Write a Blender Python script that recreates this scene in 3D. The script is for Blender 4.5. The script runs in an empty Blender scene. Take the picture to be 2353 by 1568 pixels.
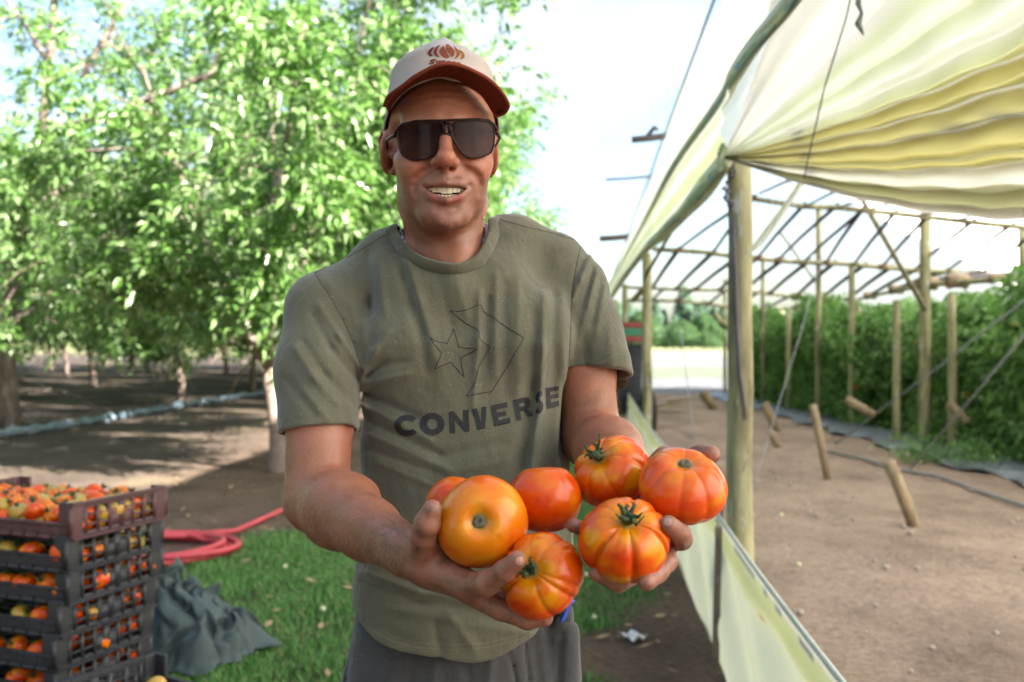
import bpy, bmesh, math, random
import numpy as np
from mathutils import Vector, Matrix, Euler, noise as mnoise
from mathutils.bvhtree import BVHTree

# ------------------------------------------------------------------ camera, sky, sun, exposure
sc = bpy.context.scene
COL = sc.collection
CAM_Z = 1.475
PITCH = 0.0
cam_d = bpy.data.cameras.new('camera')
cam_d.sensor_width = 36.0
cam_d.lens = 35.0
cam_d.clip_start = 0.05
cam_d.clip_end = 3000
cam_d.dof.use_dof = True
cam_d.dof.focus_distance = 1.30
cam_d.dof.aperture_fstop = 5.0
cam_d.dof.aperture_blades = 9
cam = bpy.data.objects.new('camera', cam_d)
cam.location = (0, 0, CAM_Z)
cam.rotation_euler = (math.pi / 2 - PITCH, 0, 0)
COL.objects.link(cam)
sc.camera = cam

SUN_EL = math.radians(34)
SUN_DIR = Vector((0.86, -0.52, 0)).normalized()       # horizontal direction towards the sun
w = bpy.data.worlds.new('World'); sc.world = w; w.use_nodes = True
nt = w.node_tree; bg = nt.nodes['Background']
sky = nt.nodes.new('ShaderNodeTexSky'); sky.sky_type = 'NISHITA'; sky.sun_disc = False
sky.sun_elevation = SUN_EL
sky.sun_rotation = math.atan2(SUN_DIR.x, SUN_DIR.y)
sky.air_density = 1.0; sky.dust_density = 2.5; sky.ozone_density = 1.0
_tc = nt.nodes.new('ShaderNodeTexCoord'); _mp = nt.nodes.new('ShaderNodeMapping'); _mp.inputs['Scale'].default_value = (1, 1, 2.6)
_cn = nt.nodes.new('ShaderNodeTexNoise'); _cn.inputs['Scale'].default_value = 2.4; _cn.inputs['Detail'].default_value = 7; _cn.inputs['Roughness'].default_value = 0.55
_cr = nt.nodes.new('ShaderNodeValToRGB'); _cr.color_ramp.elements[0].position = 0.46; _cr.color_ramp.elements[1].position = 0.66
_mx = nt.nodes.new('ShaderNodeMix'); _mx.data_type = 'RGBA'; _mx.inputs['B'].default_value = (2.9, 3.1, 3.3, 1)
nt.links.new(_tc.outputs['Generated'], _mp.inputs[0]); nt.links.new(_mp.outputs[0], _cn.inputs['Vector']); nt.links.new(_cn.outputs['Fac'], _cr.inputs[0])
nt.links.new(_cr.outputs[0], _mx.inputs['Factor']); nt.links.new(sky.outputs[0], _mx.inputs['A'])
nt.links.new(_mx.outputs['Result'], bg.inputs[0]); bg.inputs[1].default_value = 0.066
sun_d = bpy.data.lights.new('sun', 'SUN'); sun_d.energy = 5.0; sun_d.angle = math.radians(0.53)
sun_d.color = (1.0, 0.94, 0.85)
sun = bpy.data.objects.new('sun', sun_d); COL.objects.link(sun)
_sd = Vector((SUN_DIR.x * math.cos(SUN_EL), SUN_DIR.y * math.cos(SUN_EL), math.sin(SUN_EL)))
sun.rotation_euler = _sd.to_track_quat('Z', 'Y').to_euler()
sun.location = (12, -8, 20)

sc.view_settings.view_transform = 'Standard'
sc.view_settings.look = 'None'
sc.view_settings.gamma = 1.0
sc.view_settings.exposure = 2.72
sc.cycles.use_denoising = True
sc.cycles.max_bounces = 8
sc.cycles.transparent_max_bounces = 12
sc.cycles.caustics_reflective = False
sc.cycles.caustics_refractive = False
sc.cycles.sample_clamp_indirect = 6.0
sc.render.film_transparent = False

# ------------------------------------------------------------------ helpers
FPX = 2288.0
_c, _s = math.cos(PITCH), math.sin(PITCH)
def ray(px, py):
    a = (px - 1176.5) / FPX; b = (py - 784.0) / FPX
    return Vector((a, _c - b * _s, -_s - b * _c))
def P(px, py, d):
    """the world point that stands d metres away (along Y) where the picture has (px, py)"""
    v = ray(px, py); t = d / v.y
    return Vector((v.x * t, d, CAM_Z + v.z * t))
def G(px, py, z=0.0):
    """the ground point seen at (px, py)"""
    v = ray(px, py); t = (z - CAM_Z) / v.z
    return Vector((v.x * t, v.y * t, z))

def tag(o, label=None, cat=None, group=None, kind=None):
    if label: o['label'] = label
    if cat: o['category'] = cat
    if group: o['group'] = group
    if kind: o['kind'] = kind
    return o

def mesh_obj(name, verts, faces, mats=(), parent=None, smooth=True, loc=None, fmat=None):
    me = bpy.data.meshes.new(name)
    if loc is not None:
        verts = np.asarray(verts, dtype=np.float32) - np.array(loc, dtype=np.float32)
    if isinstance(verts, np.ndarray) and isinstance(faces, np.ndarray):
        n = len(verts); m, k = faces.shape
        me.vertices.add(n); me.vertices.foreach_set('co', verts.astype(np.float32).ravel())
        me.loops.add(m * k); me.loops.foreach_set('vertex_index', faces.astype(np.int32).ravel())
        me.polygons.add(m); me.polygons.foreach_set('loop_start', np.arange(0, m * k, k, dtype=np.int32))
        me.update(calc_edges=True); me.validate()
    else:
        me.from_pydata([tuple(v) for v in verts], [], [tuple(int(i) for i in f) for f in faces])
        me.update()
    for m_ in (mats if isinstance(mats, (list, tuple)) else [mats]):
        me.materials.append(m_)
    if fmat is not None:
        me.polygons.foreach_set('material_index', np.asarray(fmat, dtype=np.int32))
    if smooth:
        me.polygons.foreach_set('use_smooth', np.ones(len(me.polygons), dtype=bool))
    o = bpy.data.objects.new(name, me); COL.objects.link(o)
    if loc is not None: o.location = loc
    if parent is not None:
        o.parent = parent
        if loc is None and parent.matrix_world is not None:
            pass
    return o

class MB:
    """collects shapes and links them as one mesh object"""
    def __init__(s): s.v = []; s.f = []; s.m = []
    def add(s, vs, fs, mi=0):
        b = len(s.v); s.v += [tuple(v) for v in vs]
        s.f += [tuple(b + i for i in f) for f in fs]; s.m += [mi] * len(fs)
    def box(s, c, size, rot=None, mi=0, bev=0.0):
        hx, hy, hz = size[0] / 2, size[1] / 2, size[2] / 2
        R = rot.to_matrix() if isinstance(rot, Euler) else (rot or Matrix.Identity(3))
        c = Vector(c)
        if bev <= 0:
            vs = [c + R @ Vector((x, y, z)) for x in (-hx, hx) for y in (-hy, hy) for z in (-hz, hz)]
            fs = [(0, 1, 3, 2), (4, 6, 7, 5), (0, 4, 5, 1), (2, 3, 7, 6), (0, 2, 6, 4), (1, 5, 7, 3)]
            s.add(vs, fs, mi)
        else:
            bm = bmesh.new(); bmesh.ops.create_cube(bm, size=1.0)
            for v in bm.verts: v.co = Vector((v.co.x * 2 * hx, v.co.y * 2 * hy, v.co.z * 2 * hz))
            bmesh.ops.bevel(bm, geom=bm.edges[:], offset=bev, segments=2, affect='EDGES', profile=0.6)
            bm.verts.index_update()
            s.add([c + R @ v.co for v in bm.verts], [[v.index for v in f.verts] for f in bm.faces], mi)
            bm.free()
    def tube(s, pts, rs, n=10, mi=0, caps=True, closed=False, wob=None):
        pts = [Vector(p) for p in pts]
        if not isinstance(rs, (list, tuple)): rs = [rs] * len(pts)
        m = len(pts); vs = []; up = None
        for i, p in enumerate(pts):
            if closed: t = pts[(i + 1) % m] - pts[i - 1]
            else: t = pts[min(i + 1, m - 1)] - pts[max(i - 1, 0)]
            t = t.normalized() if t.length > 1e-9 else Vector((0, 0, 1))
            if up is None:
                up = Vector((0, 0, 1)) if abs(t.z) < 0.9 else Vector((1, 0, 0))
            a = (up - t * up.dot(t)).normalized(); b = t.cross(a); up = a
            for j in range(n):
                an = 2 * math.pi * j / n
                r = rs[i] * (wob(i, j) if wob else 1.0)
                vs.append(p + (a * math.cos(an) + b * math.sin(an)) * r)
        fs = []
        for i in range(m if closed else m - 1):
            for j in range(n):
                i2 = (i + 1) % m; j2 = (j + 1) % n
                fs.append((i * n + j, i * n + j2, i2 * n + j2, i2 * n + j))
        if caps and not closed:
            fs.append(tuple(range(n - 1, -1, -1))); fs.append(tuple((m - 1) * n + j for j in range(n)))
        s.add(vs, fs, mi)
    def lathe(s, prof, c=(0, 0, 0), n=24, mi=0):
        c = Vector(c); vs = []; fs = []
        for r, z in prof:
            for j in range(n):
                a = 2 * math.pi * j / n; vs.append(c + Vector((r * math.cos(a), r * math.sin(a), z)))
        for i in range(len(prof) - 1):
            for j in range(n):
                fs.append((i * n + j, i * n + (j + 1) % n, (i + 1) * n + (j + 1) % n, (i + 1) * n + j))
        s.add(vs, fs, mi)
    def build(s, name, mats, parent=None, smooth=True, loc=None):
        v = s.v
        if loc is not None: v = [tuple(Vector(p) - Vector(loc)) for p in v]
        o = mesh_obj(name, v, s.f, mats, parent, smooth, None, s.m)
        if loc is not None: o.location = loc
        return o

def empty(name, loc, rz=0.0):
    o = bpy.data.objects.new(name, None); o.location = loc; o.rotation_euler = (0, 0, rz)
    o.empty_display_size = 0.1; COL.objects.link(o); return o

def copy_tree(root, kids):
    """a copy of a thing with copies of its parts and sub-parts"""
    c = root.copy(); COL.objects.link(c)
    for k in kids.get(root.name, []):
        d = copy_tree(k, kids); d.parent = c; d.matrix_parent_inverse = k.matrix_parent_inverse.copy()
    return c
def kids_of(root):
    res = {}
    for o in bpy.data.objects:
        if o.parent: res.setdefault(o.parent.name, []).append(o)
    return res

# ------------------------------------------------------------------ materials
def new_mat(name):
    m = bpy.data.materials.new(name); m.use_nodes = True
    nt = m.node_tree; b = nt.nodes['Principled BSDF']
    return m, nt, b
def N(nt, t, **kw):
    n = nt.nodes.new(t)
    for k, v in kw.items():
        if hasattr(n, k) and not k.startswith('i_'): setattr(n, k, v)
    return n
def noise_tex(nt, scale, detail=4, rough=0.6, coords='Object', vec=None, stretch=None):
    tc = nt.nodes.new('ShaderNodeTexCoord'); n = nt.nodes.new('ShaderNodeTexNoise')
    n.inputs['Scale'].default_value = scale; n.inputs['Detail'].default_value = detail; n.inputs['Roughness'].default_value = rough
    src = vec or tc.outputs[coords]
    if stretch:
        mp = nt.nodes.new('ShaderNodeMapping'); mp.inputs['Scale'].default_value = stretch
        nt.links.new(src, mp.inputs[0]); src = mp.outputs[0]
    nt.links.new(src, n.inputs['Vector']); return n
def ramp(nt, fac, stops, interp='LINEAR'):
    r = nt.nodes.new('ShaderNodeValToRGB'); r.color_ramp.interpolation = interp
    el = r.color_ramp.elements
    while len(el) < len(stops): el.new(0.5)
    for e, (p, c) in zip(el, stops):
        e.position = p; e.color = (*c, 1) if len(c) == 3 else c
    nt.links.new(fac, r.inputs[0]); return r
def bump(nt, b, height, strength=0.3, dist=0.01, prev=None):
    bp = nt.nodes.new('ShaderNodeBump'); bp.inputs['Strength'].default_value = strength; bp.inputs['Distance'].default_value = dist
    nt.links.new(height, bp.inputs['Height'])
    if prev: nt.links.new(prev.outputs[0], bp.inputs['Normal'])
    nt.links.new(bp.outputs[0], b.inputs['Normal']); return bp
def mixc(nt, fac, a, b, blend='MIX'):
    m = nt.nodes.new('ShaderNodeMix'); m.data_type = 'RGBA'; m.blend_type = blend
    for s, v in ((m.inputs['Factor'], fac), (m.inputs['A'], a), (m.inputs['B'], b)):
        if isinstance(v, (int, float)): s.default_value = v
        elif isinstance(v, tuple): s.default_value = (*v, 1) if len(v) == 3 else v
        else: nt.links.new(v, s)
    return m.outputs['Result']
def simple_mat(name, c1, c2=None, scale=20, rough=0.6, bmp=0.0, bscale=None, spec=0.5, metal=0.0, detail=4, stretch=None, bdist=0.005):
    m, nt, b = new_mat(name)
    b.inputs['Roughness'].default_value = rough; b.inputs['Metallic'].default_value = metal
    b.inputs['Specular IOR Level'].default_value = spec
    if c2 is None: c2 = tuple(x * 0.7 for x in c1)
    n = noise_tex(nt, scale, detail, stretch=stretch)
    r = ramp(nt, n.outputs['Fac'], [(0.3, c2), (0.7, c1)])
    nt.links.new(r.outputs[0], b.inputs['Base Color'])
    if bmp: bump(nt, b, noise_tex(nt, bscale or scale * 4, 3, stretch=stretch).outputs['Fac'], bmp, bdist)
    return m
# ------------------------------------------------------------------ implicit surfaces (bodies and cloth are grown as ONE continuous skin)
def _v(x): return np.array(tuple(x), dtype=np.float32)
class SDF:
    def __init__(s): s.ops = []; s.M = None
    def frame(s, M=None): s.M = None if M is None else (np.array(M.to_3x3(), dtype=np.float32), _v(M.translation))
    def _loc(s):
        M = s.M
        return (lambda p: p) if M is None else (lambda p: (p - M[1]) @ M[0])
    def add(s, op, fn, k, lip=1.0):
        L = s._loc(); s.ops.append((op, (lambda p, fn=fn, L=L: fn(L(p))), k, lip)); return s
    def cap(s, a, b, ra, rb=None, k=0.01, op='u', sq=None):
        a, b = _v(a), _v(b); rb = ra if rb is None else rb; ab = b - a; l2 = max(float(ab @ ab), 1e-12)
        def fn(p):
            q = p - a; t = np.clip(q @ ab / l2, 0, 1); e = q - t[:, None] * ab
            if sq is not None: e = e * _v(sq)
            return np.sqrt((e * e).sum(1)) - (ra + (rb - ra) * t)
        return s.add(op, fn, k)
    def chain(s, pts, rs, k=0.01, op='u', ki=0.004):
        segs = []
        for i in range(len(pts) - 1):
            a, b = _v(pts[i]), _v(pts[i + 1]); ab = b - a
            segs.append((a, ab, max(float(ab @ ab), 1e-12), rs[i], rs[i + 1]))
        def fn(p):
            r = None
            for a, ab, l2, ra, rb in segs:
                q = p - a; t = np.clip(q @ ab / l2, 0, 1); e = q - t[:, None] * ab
                d = np.sqrt((e * e).sum(1)) - (ra + (rb - ra) * t)
                if r is None: r = d
                else:
                    h = np.clip(0.5 + 0.5 * (r - d) / ki, 0, 1); r = r * (1 - h) + d * h - ki * h * (1 - h)
            return r
        return s.add(op, fn, k)
    def ell(s, c, r, k=0.01, op='u', rot=None):
        c, r = _v(c), _v(r); R = None if rot is None else np.array(Euler(rot).to_matrix(), dtype=np.float32)
        def fn(p):
            q = p - c
            if R is not None: q = q @ R
            a = q / r; k0 = np.sqrt((a * a).sum(1)); a = a / r; k1 = np.sqrt((a * a).sum(1)) + 1e-9
            return k0 * (k0 - 1) / k1
        return s.add(op, fn, k, 2.0)
    def disp(s, fn, amp): s.ops.append(('d', fn, amp, 1.0)); return s
    def eval(s, p, act=None, pre=None):
        r = np.full(len(p), 1.0, dtype=np.float32)
        for i, (op, fn, k, lip) in enumerate(s.ops):
            if act is not None and not act[i]: continue
            if op == 'd': r = r + fn(p); continue
            d = fn(p)
            if op == 'u': h = np.clip(0.5 + 0.5 * (r - d) / k, 0, 1); r = r * (1 - h) + d * h - k * h * (1 - h)
            elif op == 's': h = np.clip(0.5 - 0.5 * (r + d) / k, 0, 1); r = r * (1 - h) - d * h + k * h * (1 - h)
            elif op == 'i': h = np.clip(0.5 - 0.5 * (d - r) / k, 0, 1); r = d * (1 - h) + r * h + k * h * (1 - h)
        return r
    def mesh(s, lo, hi, vox):
        """surface nets over the blocks the surface passes"""
        NB = 16; lo = np.array(lo, dtype=np.float64); hi = np.array(hi, dtype=np.float64)
        nb = np.ceil((hi - lo) / (vox * NB)).astype(int)
        bi = np.stack(np.meshgrid(*[np.arange(n) for n in nb], indexing='ij'), -1).reshape(-1, 3)
        cen = (lo + (bi * NB + NB / 2 - 0.5) * vox).astype(np.float32)
        hd = vox * (NB + 2) / 2 * 1.7321
        act = np.ones((len(s.ops), len(cen)), dtype=bool); r = np.full(len(cen), 1.0, dtype=np.float32); extra = 0.0
        for i, (op, fn, k, lip) in enumerate(s.ops):
            if op == 'd': extra += k; continue
            d = fn(cen)
            if op in 'us': act[i] = d < (hd + k) * lip + 0.002
            if op == 'u': r = np.minimum(r, d / 1.0 - k * 0.25)
            elif op == 's': pass
        keep = np.where(r < hd * 1.6 + extra + 0.004)[0]
        n1 = NB + 2; ar = np.arange(-1, NB + 1)
        gx = np.stack(np.meshgrid(ar, ar, ar, indexing='ij'), -1).reshape(-1, 3)
        BIG = 1 << 20
        VK, VP, QK = [], [], []
        for b in keep:
            g = bi[b] * NB + gx
            p = (lo + g * vox).astype(np.float32)
            a = act[:, b]
            f = s.eval(p, a).reshape(n1, n1, n1)
            sg = f < 0
            if sg.all() or not sg.any(): continue
            ps = p.reshape(n1, n1, n1, 3)
            # cell vertices
            m = n1 - 1; acc = np.zeros((m, m, m, 3), dtype=np.float32); cnt = np.zeros((m, m, m), dtype=np.float32)
            for ax in range(3):
                sl0 = [slice(None)] * 3; sl1 = [slice(None)] * 3; sl0[ax] = slice(0, n1 - 1); sl1[ax] = slice(1, n1)
                f0, f1 = f[tuple(sl0)], f[tuple(sl1)]; cr = (f0 < 0) != (f1 < 0)
                t = np.where(cr, f0 / np.where(cr, f0 - f1, 1), 0)
                pt = ps[tuple(sl0)] + (t[..., None] * vox) * np.eye(3, dtype=np.float32)[ax]
                pt = pt * cr[..., None]
                o = [x for x in range(3) if x != ax]
                for u in (0, 1):
                    for v in (0, 1):
                        sl = [slice(None)] * 3; sl[o[0]] = slice(u, u + m); sl[o[1]] = slice(v, v + m)
                        acc += pt[tuple(sl)]; cnt += cr[tuple(sl)]
                # quads owned by the block: edges whose corner index is >= 1 in every axis and < NB+1
                own = np.zeros_like(cr); s_ = [slice(1, NB + 1)] * 3; own[tuple(s_)] = True
                e = np.argwhere(cr & own)
                if len(e):
                    ge = e - 1 + bi[b] * NB
                    d1 = np.zeros(3, int); d1[o[0]] = 1; d2 = np.zeros(3, int); d2[o[1]] = 1
                    q = [ge - d1 - d2, ge - d2, ge, ge - d1]
                    key = np.stack([((c[:, 0] + 8) * BIG + (c[:, 1] + 8)) * BIG + (c[:, 2] + 8) for c in q], 1)
                    flip = sg[e[:, 0], e[:, 1], e[:, 2]]
                    if ax == 1: flip = ~flip
                    key[~flip] = key[~flip][:, ::-1]
                    QK.append(key)
            c = np.argwhere(cnt > 0)
            if len(c):
                gc = c - 1 + bi[b] * NB
                VK.append(((gc[:, 0] + 8) * BIG + (gc[:, 1] + 8)) * BIG + (gc[:, 2] + 8))
                VP.append(acc[c[:, 0], c[:, 1], c[:, 2]] / cnt[c[:, 0], c[:, 1], c[:, 2]][:, None])
        VK = np.concatenate(VK); VP = np.concatenate(VP); QK = np.concatenate(QK)
        uk, ix = np.unique(VK, return_index=True)
        verts = VP[ix]; q = np.searchsorted(uk, QK)
        ok = (uk[np.clip(q, 0, len(uk) - 1)] == QK).all(1); q = q[ok]
        used = np.unique(q); rm = np.zeros(len(verts), dtype=np.int64); rm[used] = np.arange(len(used))
        return verts[used], rm[q]

def relax(verts, quads, it=2, lam=0.5):
    """Laplacian smoothing"""
    n = len(verts)
    for _ in range(it):
        acc = np.zeros_like(verts); cnt = np.zeros(n, dtype=np.float32)
        for a, b in ((0, 1), (1, 2), (2, 3), (3, 0)):
            for i, j in ((a, b), (b, a)):
                for ax in range(3): acc[:, ax] += np.bincount(quads[:, i], weights=verts[quads[:, j], ax], minlength=n).astype(np.float32)
                cnt += np.bincount(quads[:, i], minlength=n)
        verts = verts * (1 - lam) + lam * acc / np.maximum(cnt, 1)[:, None]
    return verts.astype(np.float32)

def set_attr(o, name, arr):
    """colour attribute (n,3) per vertex"""
    me = o.data; a = me.color_attributes.new(name, 'FLOAT_COLOR', 'POINT')
    full = np.ones((len(me.vertices), 4), dtype=np.float32); full[:, :arr.shape[1]] = arr
    a.data.foreach_set('color', full.ravel())
def sstep(a, b, x): t = np.clip((x - a) / (b - a), 0, 1); return t * t * (3 - 2 * t)
def to_px(p):
    """picture coordinates of world points (n,3)"""
    x, y, z = p[:, 0], p[:, 1], p[:, 2] - CAM_Z
    f = y * _c - z * _s; u = y * _s + z * _c
    return 1176.5 + FPX * x / f, 784.0 - FPX * u / f
def seg_dist(u, v, a, b):
    ax, ay = a; bx, by = b; dx, dy = bx - ax, by - ay
    t = np.clip(((u - ax) * dx + (v - ay) * dy) / (dx * dx + dy * dy + 1e-9), 0, 1)
    return np.sqrt((u - ax - t * dx) ** 2 + (v - ay - t * dy) ** 2), t
# ------------------------------------------------------------------ ground
def hnoise(x, y, s, seed=0.0):
    return (np.sin(x * s + 1.3 * np.sin(y * s * 0.7 + seed) + seed) * np.cos(y * s * 1.1 + 1.7 * np.sin(x * s * 0.6 + seed * 2)) + 0.5 * np.sin(x * s * 2.3 + seed * 3 + 2 * np.cos(y * s * 1.9)) * np.cos(y * s * 2.7 - seed)) / 1.5
def grass_mask(x, y):
    n = 1.0 * hnoise(x, y, 0.9, 4.0) + 0.40 * hnoise(x, y, 2.1, 1.0) + 0.18 * hnoise(x, y, 5.3, 2.0) + 0.10 * hnoise(x, y, 13.0, 3.3)
    right = 0.42 + 0.062 * y + 0.35 * np.exp(-((y - 5.2) / 0.9) ** 2) * 0 - 0.25 * np.exp(-((y - 4.9) / 0.7) ** 2)
    left = -2.25 + 0.02 * y - 0.35 * (y < 4.6)
    far = np.where(x < -0.8, 8.0 + 0.25 * (x + 0.8), 13.0)
    e = np.minimum(np.minimum(right - x, x - left), (far - y) * 0.6)
    return sstep(-0.16, 0.22, e + n * 0.55)
def build_ground():
    xs = np.unique(np.concatenate([np.linspace(-6, 8, 240), np.linspace(-40, 40, 90), np.array([-1500, -700, -300, -150, -80, 80, 150, 300, 700, 1500])]))
    ys = np.unique(np.concatenate([np.linspace(1.5, 16, 260), np.linspace(-20, 60, 110), np.array([-1500, -600, -200, -60, 90, 150, 230, 400, 800, 1600])]))
    X, Y = np.meshgrid(xs, ys, indexing='ij')
    near = np.exp(-(np.maximum(np.abs(X) - 10, 0) / 6) ** 2) * np.exp(-(np.maximum(np.abs(Y - 12) - 14, 0) / 8) ** 2)
    Z = near * (0.010 * hnoise(X, Y, 1.1, 0.4) + 0.008 * hnoise(X, Y, 4.0, 1.4) + 0.006 * hnoise(X, Y, 11.0, 5.4)) - 0.01
    Z = Z + 0.03 * np.exp(-((X - 5.6 - 0.2 * hnoise(X, Y, 1.3, 2.0)) / 0.5) ** 2) * (Y > 3) * (Y < 28)
    # a shallow rut from right to left inside the greenhouse
    v = np.stack([X, Y, Z], -1).reshape(-1, 3).astype(np.float32); nx, ny = len(xs), len(ys)
    i, j = np.meshgrid(np.arange(nx - 1), np.arange(ny - 1), indexing='ij'); a = (i * ny + j).ravel()
    f = np.stack([a, a + ny, a + ny + 1, a + 1], 1)
    m, nt, b = new_mat('soil')
    at = nt.nodes.new('ShaderNodeAttribute'); at.attribute_name = 'Col'
    n1 = noise_tex(nt, 1.1, 8, 0.70, stretch=(1.0, 0.7, 1)); n2 = noise_tex(nt, 26, 6, 0.7); n3 = noise_tex(nt, 140, 3, 0.7)
    r1 = ramp(nt, n1.outputs['Fac'], [(0.32, (0.60, 0.57, 0.55)), (0.5, (0.98, 0.98, 0.98)), (0.68, (1.30, 1.28, 1.26))])
    r2 = ramp(nt, n2.outputs['Fac'], [(0.28, (0.50, 0.48, 0.46)), (0.46, (0.98, 0.98, 0.98)), (0.72, (1.40, 1.36, 1.32))])
    c = mixc(nt, 1.0, at.outputs['Color'], r1.outputs[0], 'MULTIPLY'); c = mixc(nt, 1.0, c, r2.outputs[0], 'MULTIPLY')
    nt.links.new(c, b.inputs['Base Color']); b.inputs['Roughness'].default_value = 0.95; b.inputs['Specular IOR Level'].default_value = 0.2
    b1 = bump(nt, b, n3.outputs['Fac'], 0.5, 0.008); bump(nt, b, n2.outputs['Fac'], 0.9, 0.05, b1)
    o = mesh_obj('ground', v, f, m)
    x, y = v[:, 0], v[:, 1]
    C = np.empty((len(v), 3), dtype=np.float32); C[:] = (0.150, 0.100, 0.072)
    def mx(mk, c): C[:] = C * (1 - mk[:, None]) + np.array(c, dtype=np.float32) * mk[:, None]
    mx(sstep(-2.4, -4.5, x), (0.120, 0.092, 0.074)); mx(0.85 * sstep(-6.5, -9.5, x - 0.07 * (y - 12)), (0.042, 0.034, 0.030))  # darker orchard soil, with the deep shade under the trees painted in
    mx(sstep(0.7, 1.3, x - 0.07 * y) * sstep(31, 26, y), (0.300, 0.222, 0.180))
    mx(0.75 * sstep(0.2, 0.8, hnoise(x, y, 1.7, 7.0)) * (x < 0.9) * sstep(2.0, 4.0, y), (0.17, 0.135, 0.085))
    g = grass_mask(x, y) * (y > 1.0); mx(0.8 * g, (0.055, 0.080, 0.022))
    mx(sstep(27, 29, y) * (x > -1), (0.150, 0.155, 0.170)); mx(sstep(38, 42, y) * (x > -1) * sstep(60, 55, y), (0.13, 0.15, 0.11)); mx(sstep(62, 66, y) * (x > -1) * sstep(100, 90, y), (0.20, 0.18, 0.155))
    mx(sstep(100, 180, y), (0.28, 0.30, 0.14))
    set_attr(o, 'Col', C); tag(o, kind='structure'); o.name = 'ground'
    # pasture strips beyond the greenhouse show as two flat fields
def blades(pos, h, wd, lean, name, mat, seed=1):
    rg = np.random.RandomState(seed); n = len(pos); a = rg.uniform(0, 2 * math.pi, n); h = h * rg.uniform(0.5, 1.3, n); b = rg.uniform(0, 2 * math.pi, n)
    d = np.stack([np.cos(b), np.sin(b), np.zeros(n)], 1) * (lean * h)[:, None]; s = np.stack([np.cos(a), np.sin(a), np.zeros(n)], 1) * wd
    p = pos; up = np.zeros((n, 3)); up[:, 2] = h
    V = np.stack([p - s, p + s, p + up * 0.6 + d * 0.35 + s * 0.7, p + up * 0.6 + d * 0.35 - s * 0.7, p + up + d, p + up + d * 1.01], 1).reshape(-1, 3)
    k = np.arange(n) * 6; F = np.concatenate([np.stack([k, k + 1, k + 2, k + 3], 1), np.stack([k + 3, k + 2, k + 5, k + 4], 1)])
    return mesh_obj(name, V.astype(np.float32), F, mat, smooth=False)
def build_grass():
    rg = np.random.RandomState(5); n = 330000
    x = rg.uniform(-2.9, 1.4, n); y = rg.uniform(3.0, 13, n) ; y = 3.0 + (y - 3.0) ** 1.25 / 10 ** 0.25
    m = grass_mask(x, y) * (0.55 + 0.45 * sstep(-0.4, 0.2, hnoise(x, y, 3.0, 9.0))); keep = rg.uniform(0, 1, n) < m ** 1.5
    x, y = x[keep], y[keep]
    mat, nt, b = new_mat('grass_blade'); gi = nt.nodes.new('ShaderNodeNewGeometry')
    r = ramp(nt, gi.outputs['Random Per Island'], [(0.0, (0.055, 0.180, 0.035)), (0.5, (0.090, 0.270, 0.050)), (0.90, (0.17, 0.32, 0.075)), (0.95, (0.28, 0.24, 0.12))])
    nt.links.new(r.outputs[0], b.inputs['Base Color']); b.inputs['Roughness'].default_value = 0.6
    o = blades(np.stack([x, y, np.full(len(x), -0.012)], 1), 0.038, 0.0030, 0.6, 'grass', mat); tag(o, 'short green lawn grass between the man and the plastic skirt', 'grass', kind='stuff')
    # fallen leaves and pale windfalls
    lm = simple_mat('dry_leaf', (0.40, 0.28, 0.15), (0.25, 0.16, 0.09), 6, 0.9)
    rr = random.Random(3); g = MB()
    for i in range(520):
        xx = rr.uniform(-3.6, 1.0); yy = rr.uniform(3.4, 12); a = rr.uniform(0, 6.28); l = rr.uniform(0.02, 0.045)
        c = Vector((xx, yy, rr.uniform(0.008, 0.03))); u = Vector((math.cos(a), math.sin(a), rr.uniform(-.3, .3))) * l; v = Vector((-math.sin(a), math.cos(a), rr.uniform(-.3, .3))) * l * 0.45
        g.add([c - u, c + v, c + u, c - v], [(0, 1, 2, 3)])
    tag(g.build('leaf_litter', lm, smooth=False), 'dry brown fallen leaves scattered over lawn and dirt', 'leaves', kind='stuff')

# ------------------------------------------------------------------ foliage
def leaf_mesh(pos, dirs, ln, wd, rg, droop=0.25):
    """one folded leaf per row: pos (n,3) base, dirs (n,3) unit"""
    n = len(pos); up = rg.normal(0, 1, (n, 3)) + np.array([0.25, -0.2, 0.9]); s = np.cross(dirs, up); s /= np.linalg.norm(s, axis=1, keepdims=True) + 1e-9
    nn = np.cross(s, dirs); ln = ln * rg.uniform(0.65, 1.2, n); w_ = (wd * rg.uniform(0.8, 1.15, n))[:, None]; L_ = ln[:, None]
    tip = pos + dirs * L_ + np.array([0, 0, -1]) * (droop * ln)[:, None]
    m1 = pos + dirs * L_ * 0.42 + s * w_ / 2 + nn * w_ * 0.22; m2 = pos + dirs * L_ * 0.42 - s * w_ / 2 + nn * w_ * 0.22
    mid = pos + dirs * L_ * 0.45 - np.array([0, 0, 1]) * (droop * 0.2 * ln)[:, None]
    V = np.stack([pos, m1, tip, mid, m2], 1).reshape(-1, 3).astype(np.float32); k = np.arange(n) * 5
    F = np.concatenate([np.stack([k, k + 1, k + 2, k + 3], 1), np.stack([k, k + 3, k + 2, k + 4], 1)])
    return V, F
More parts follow.
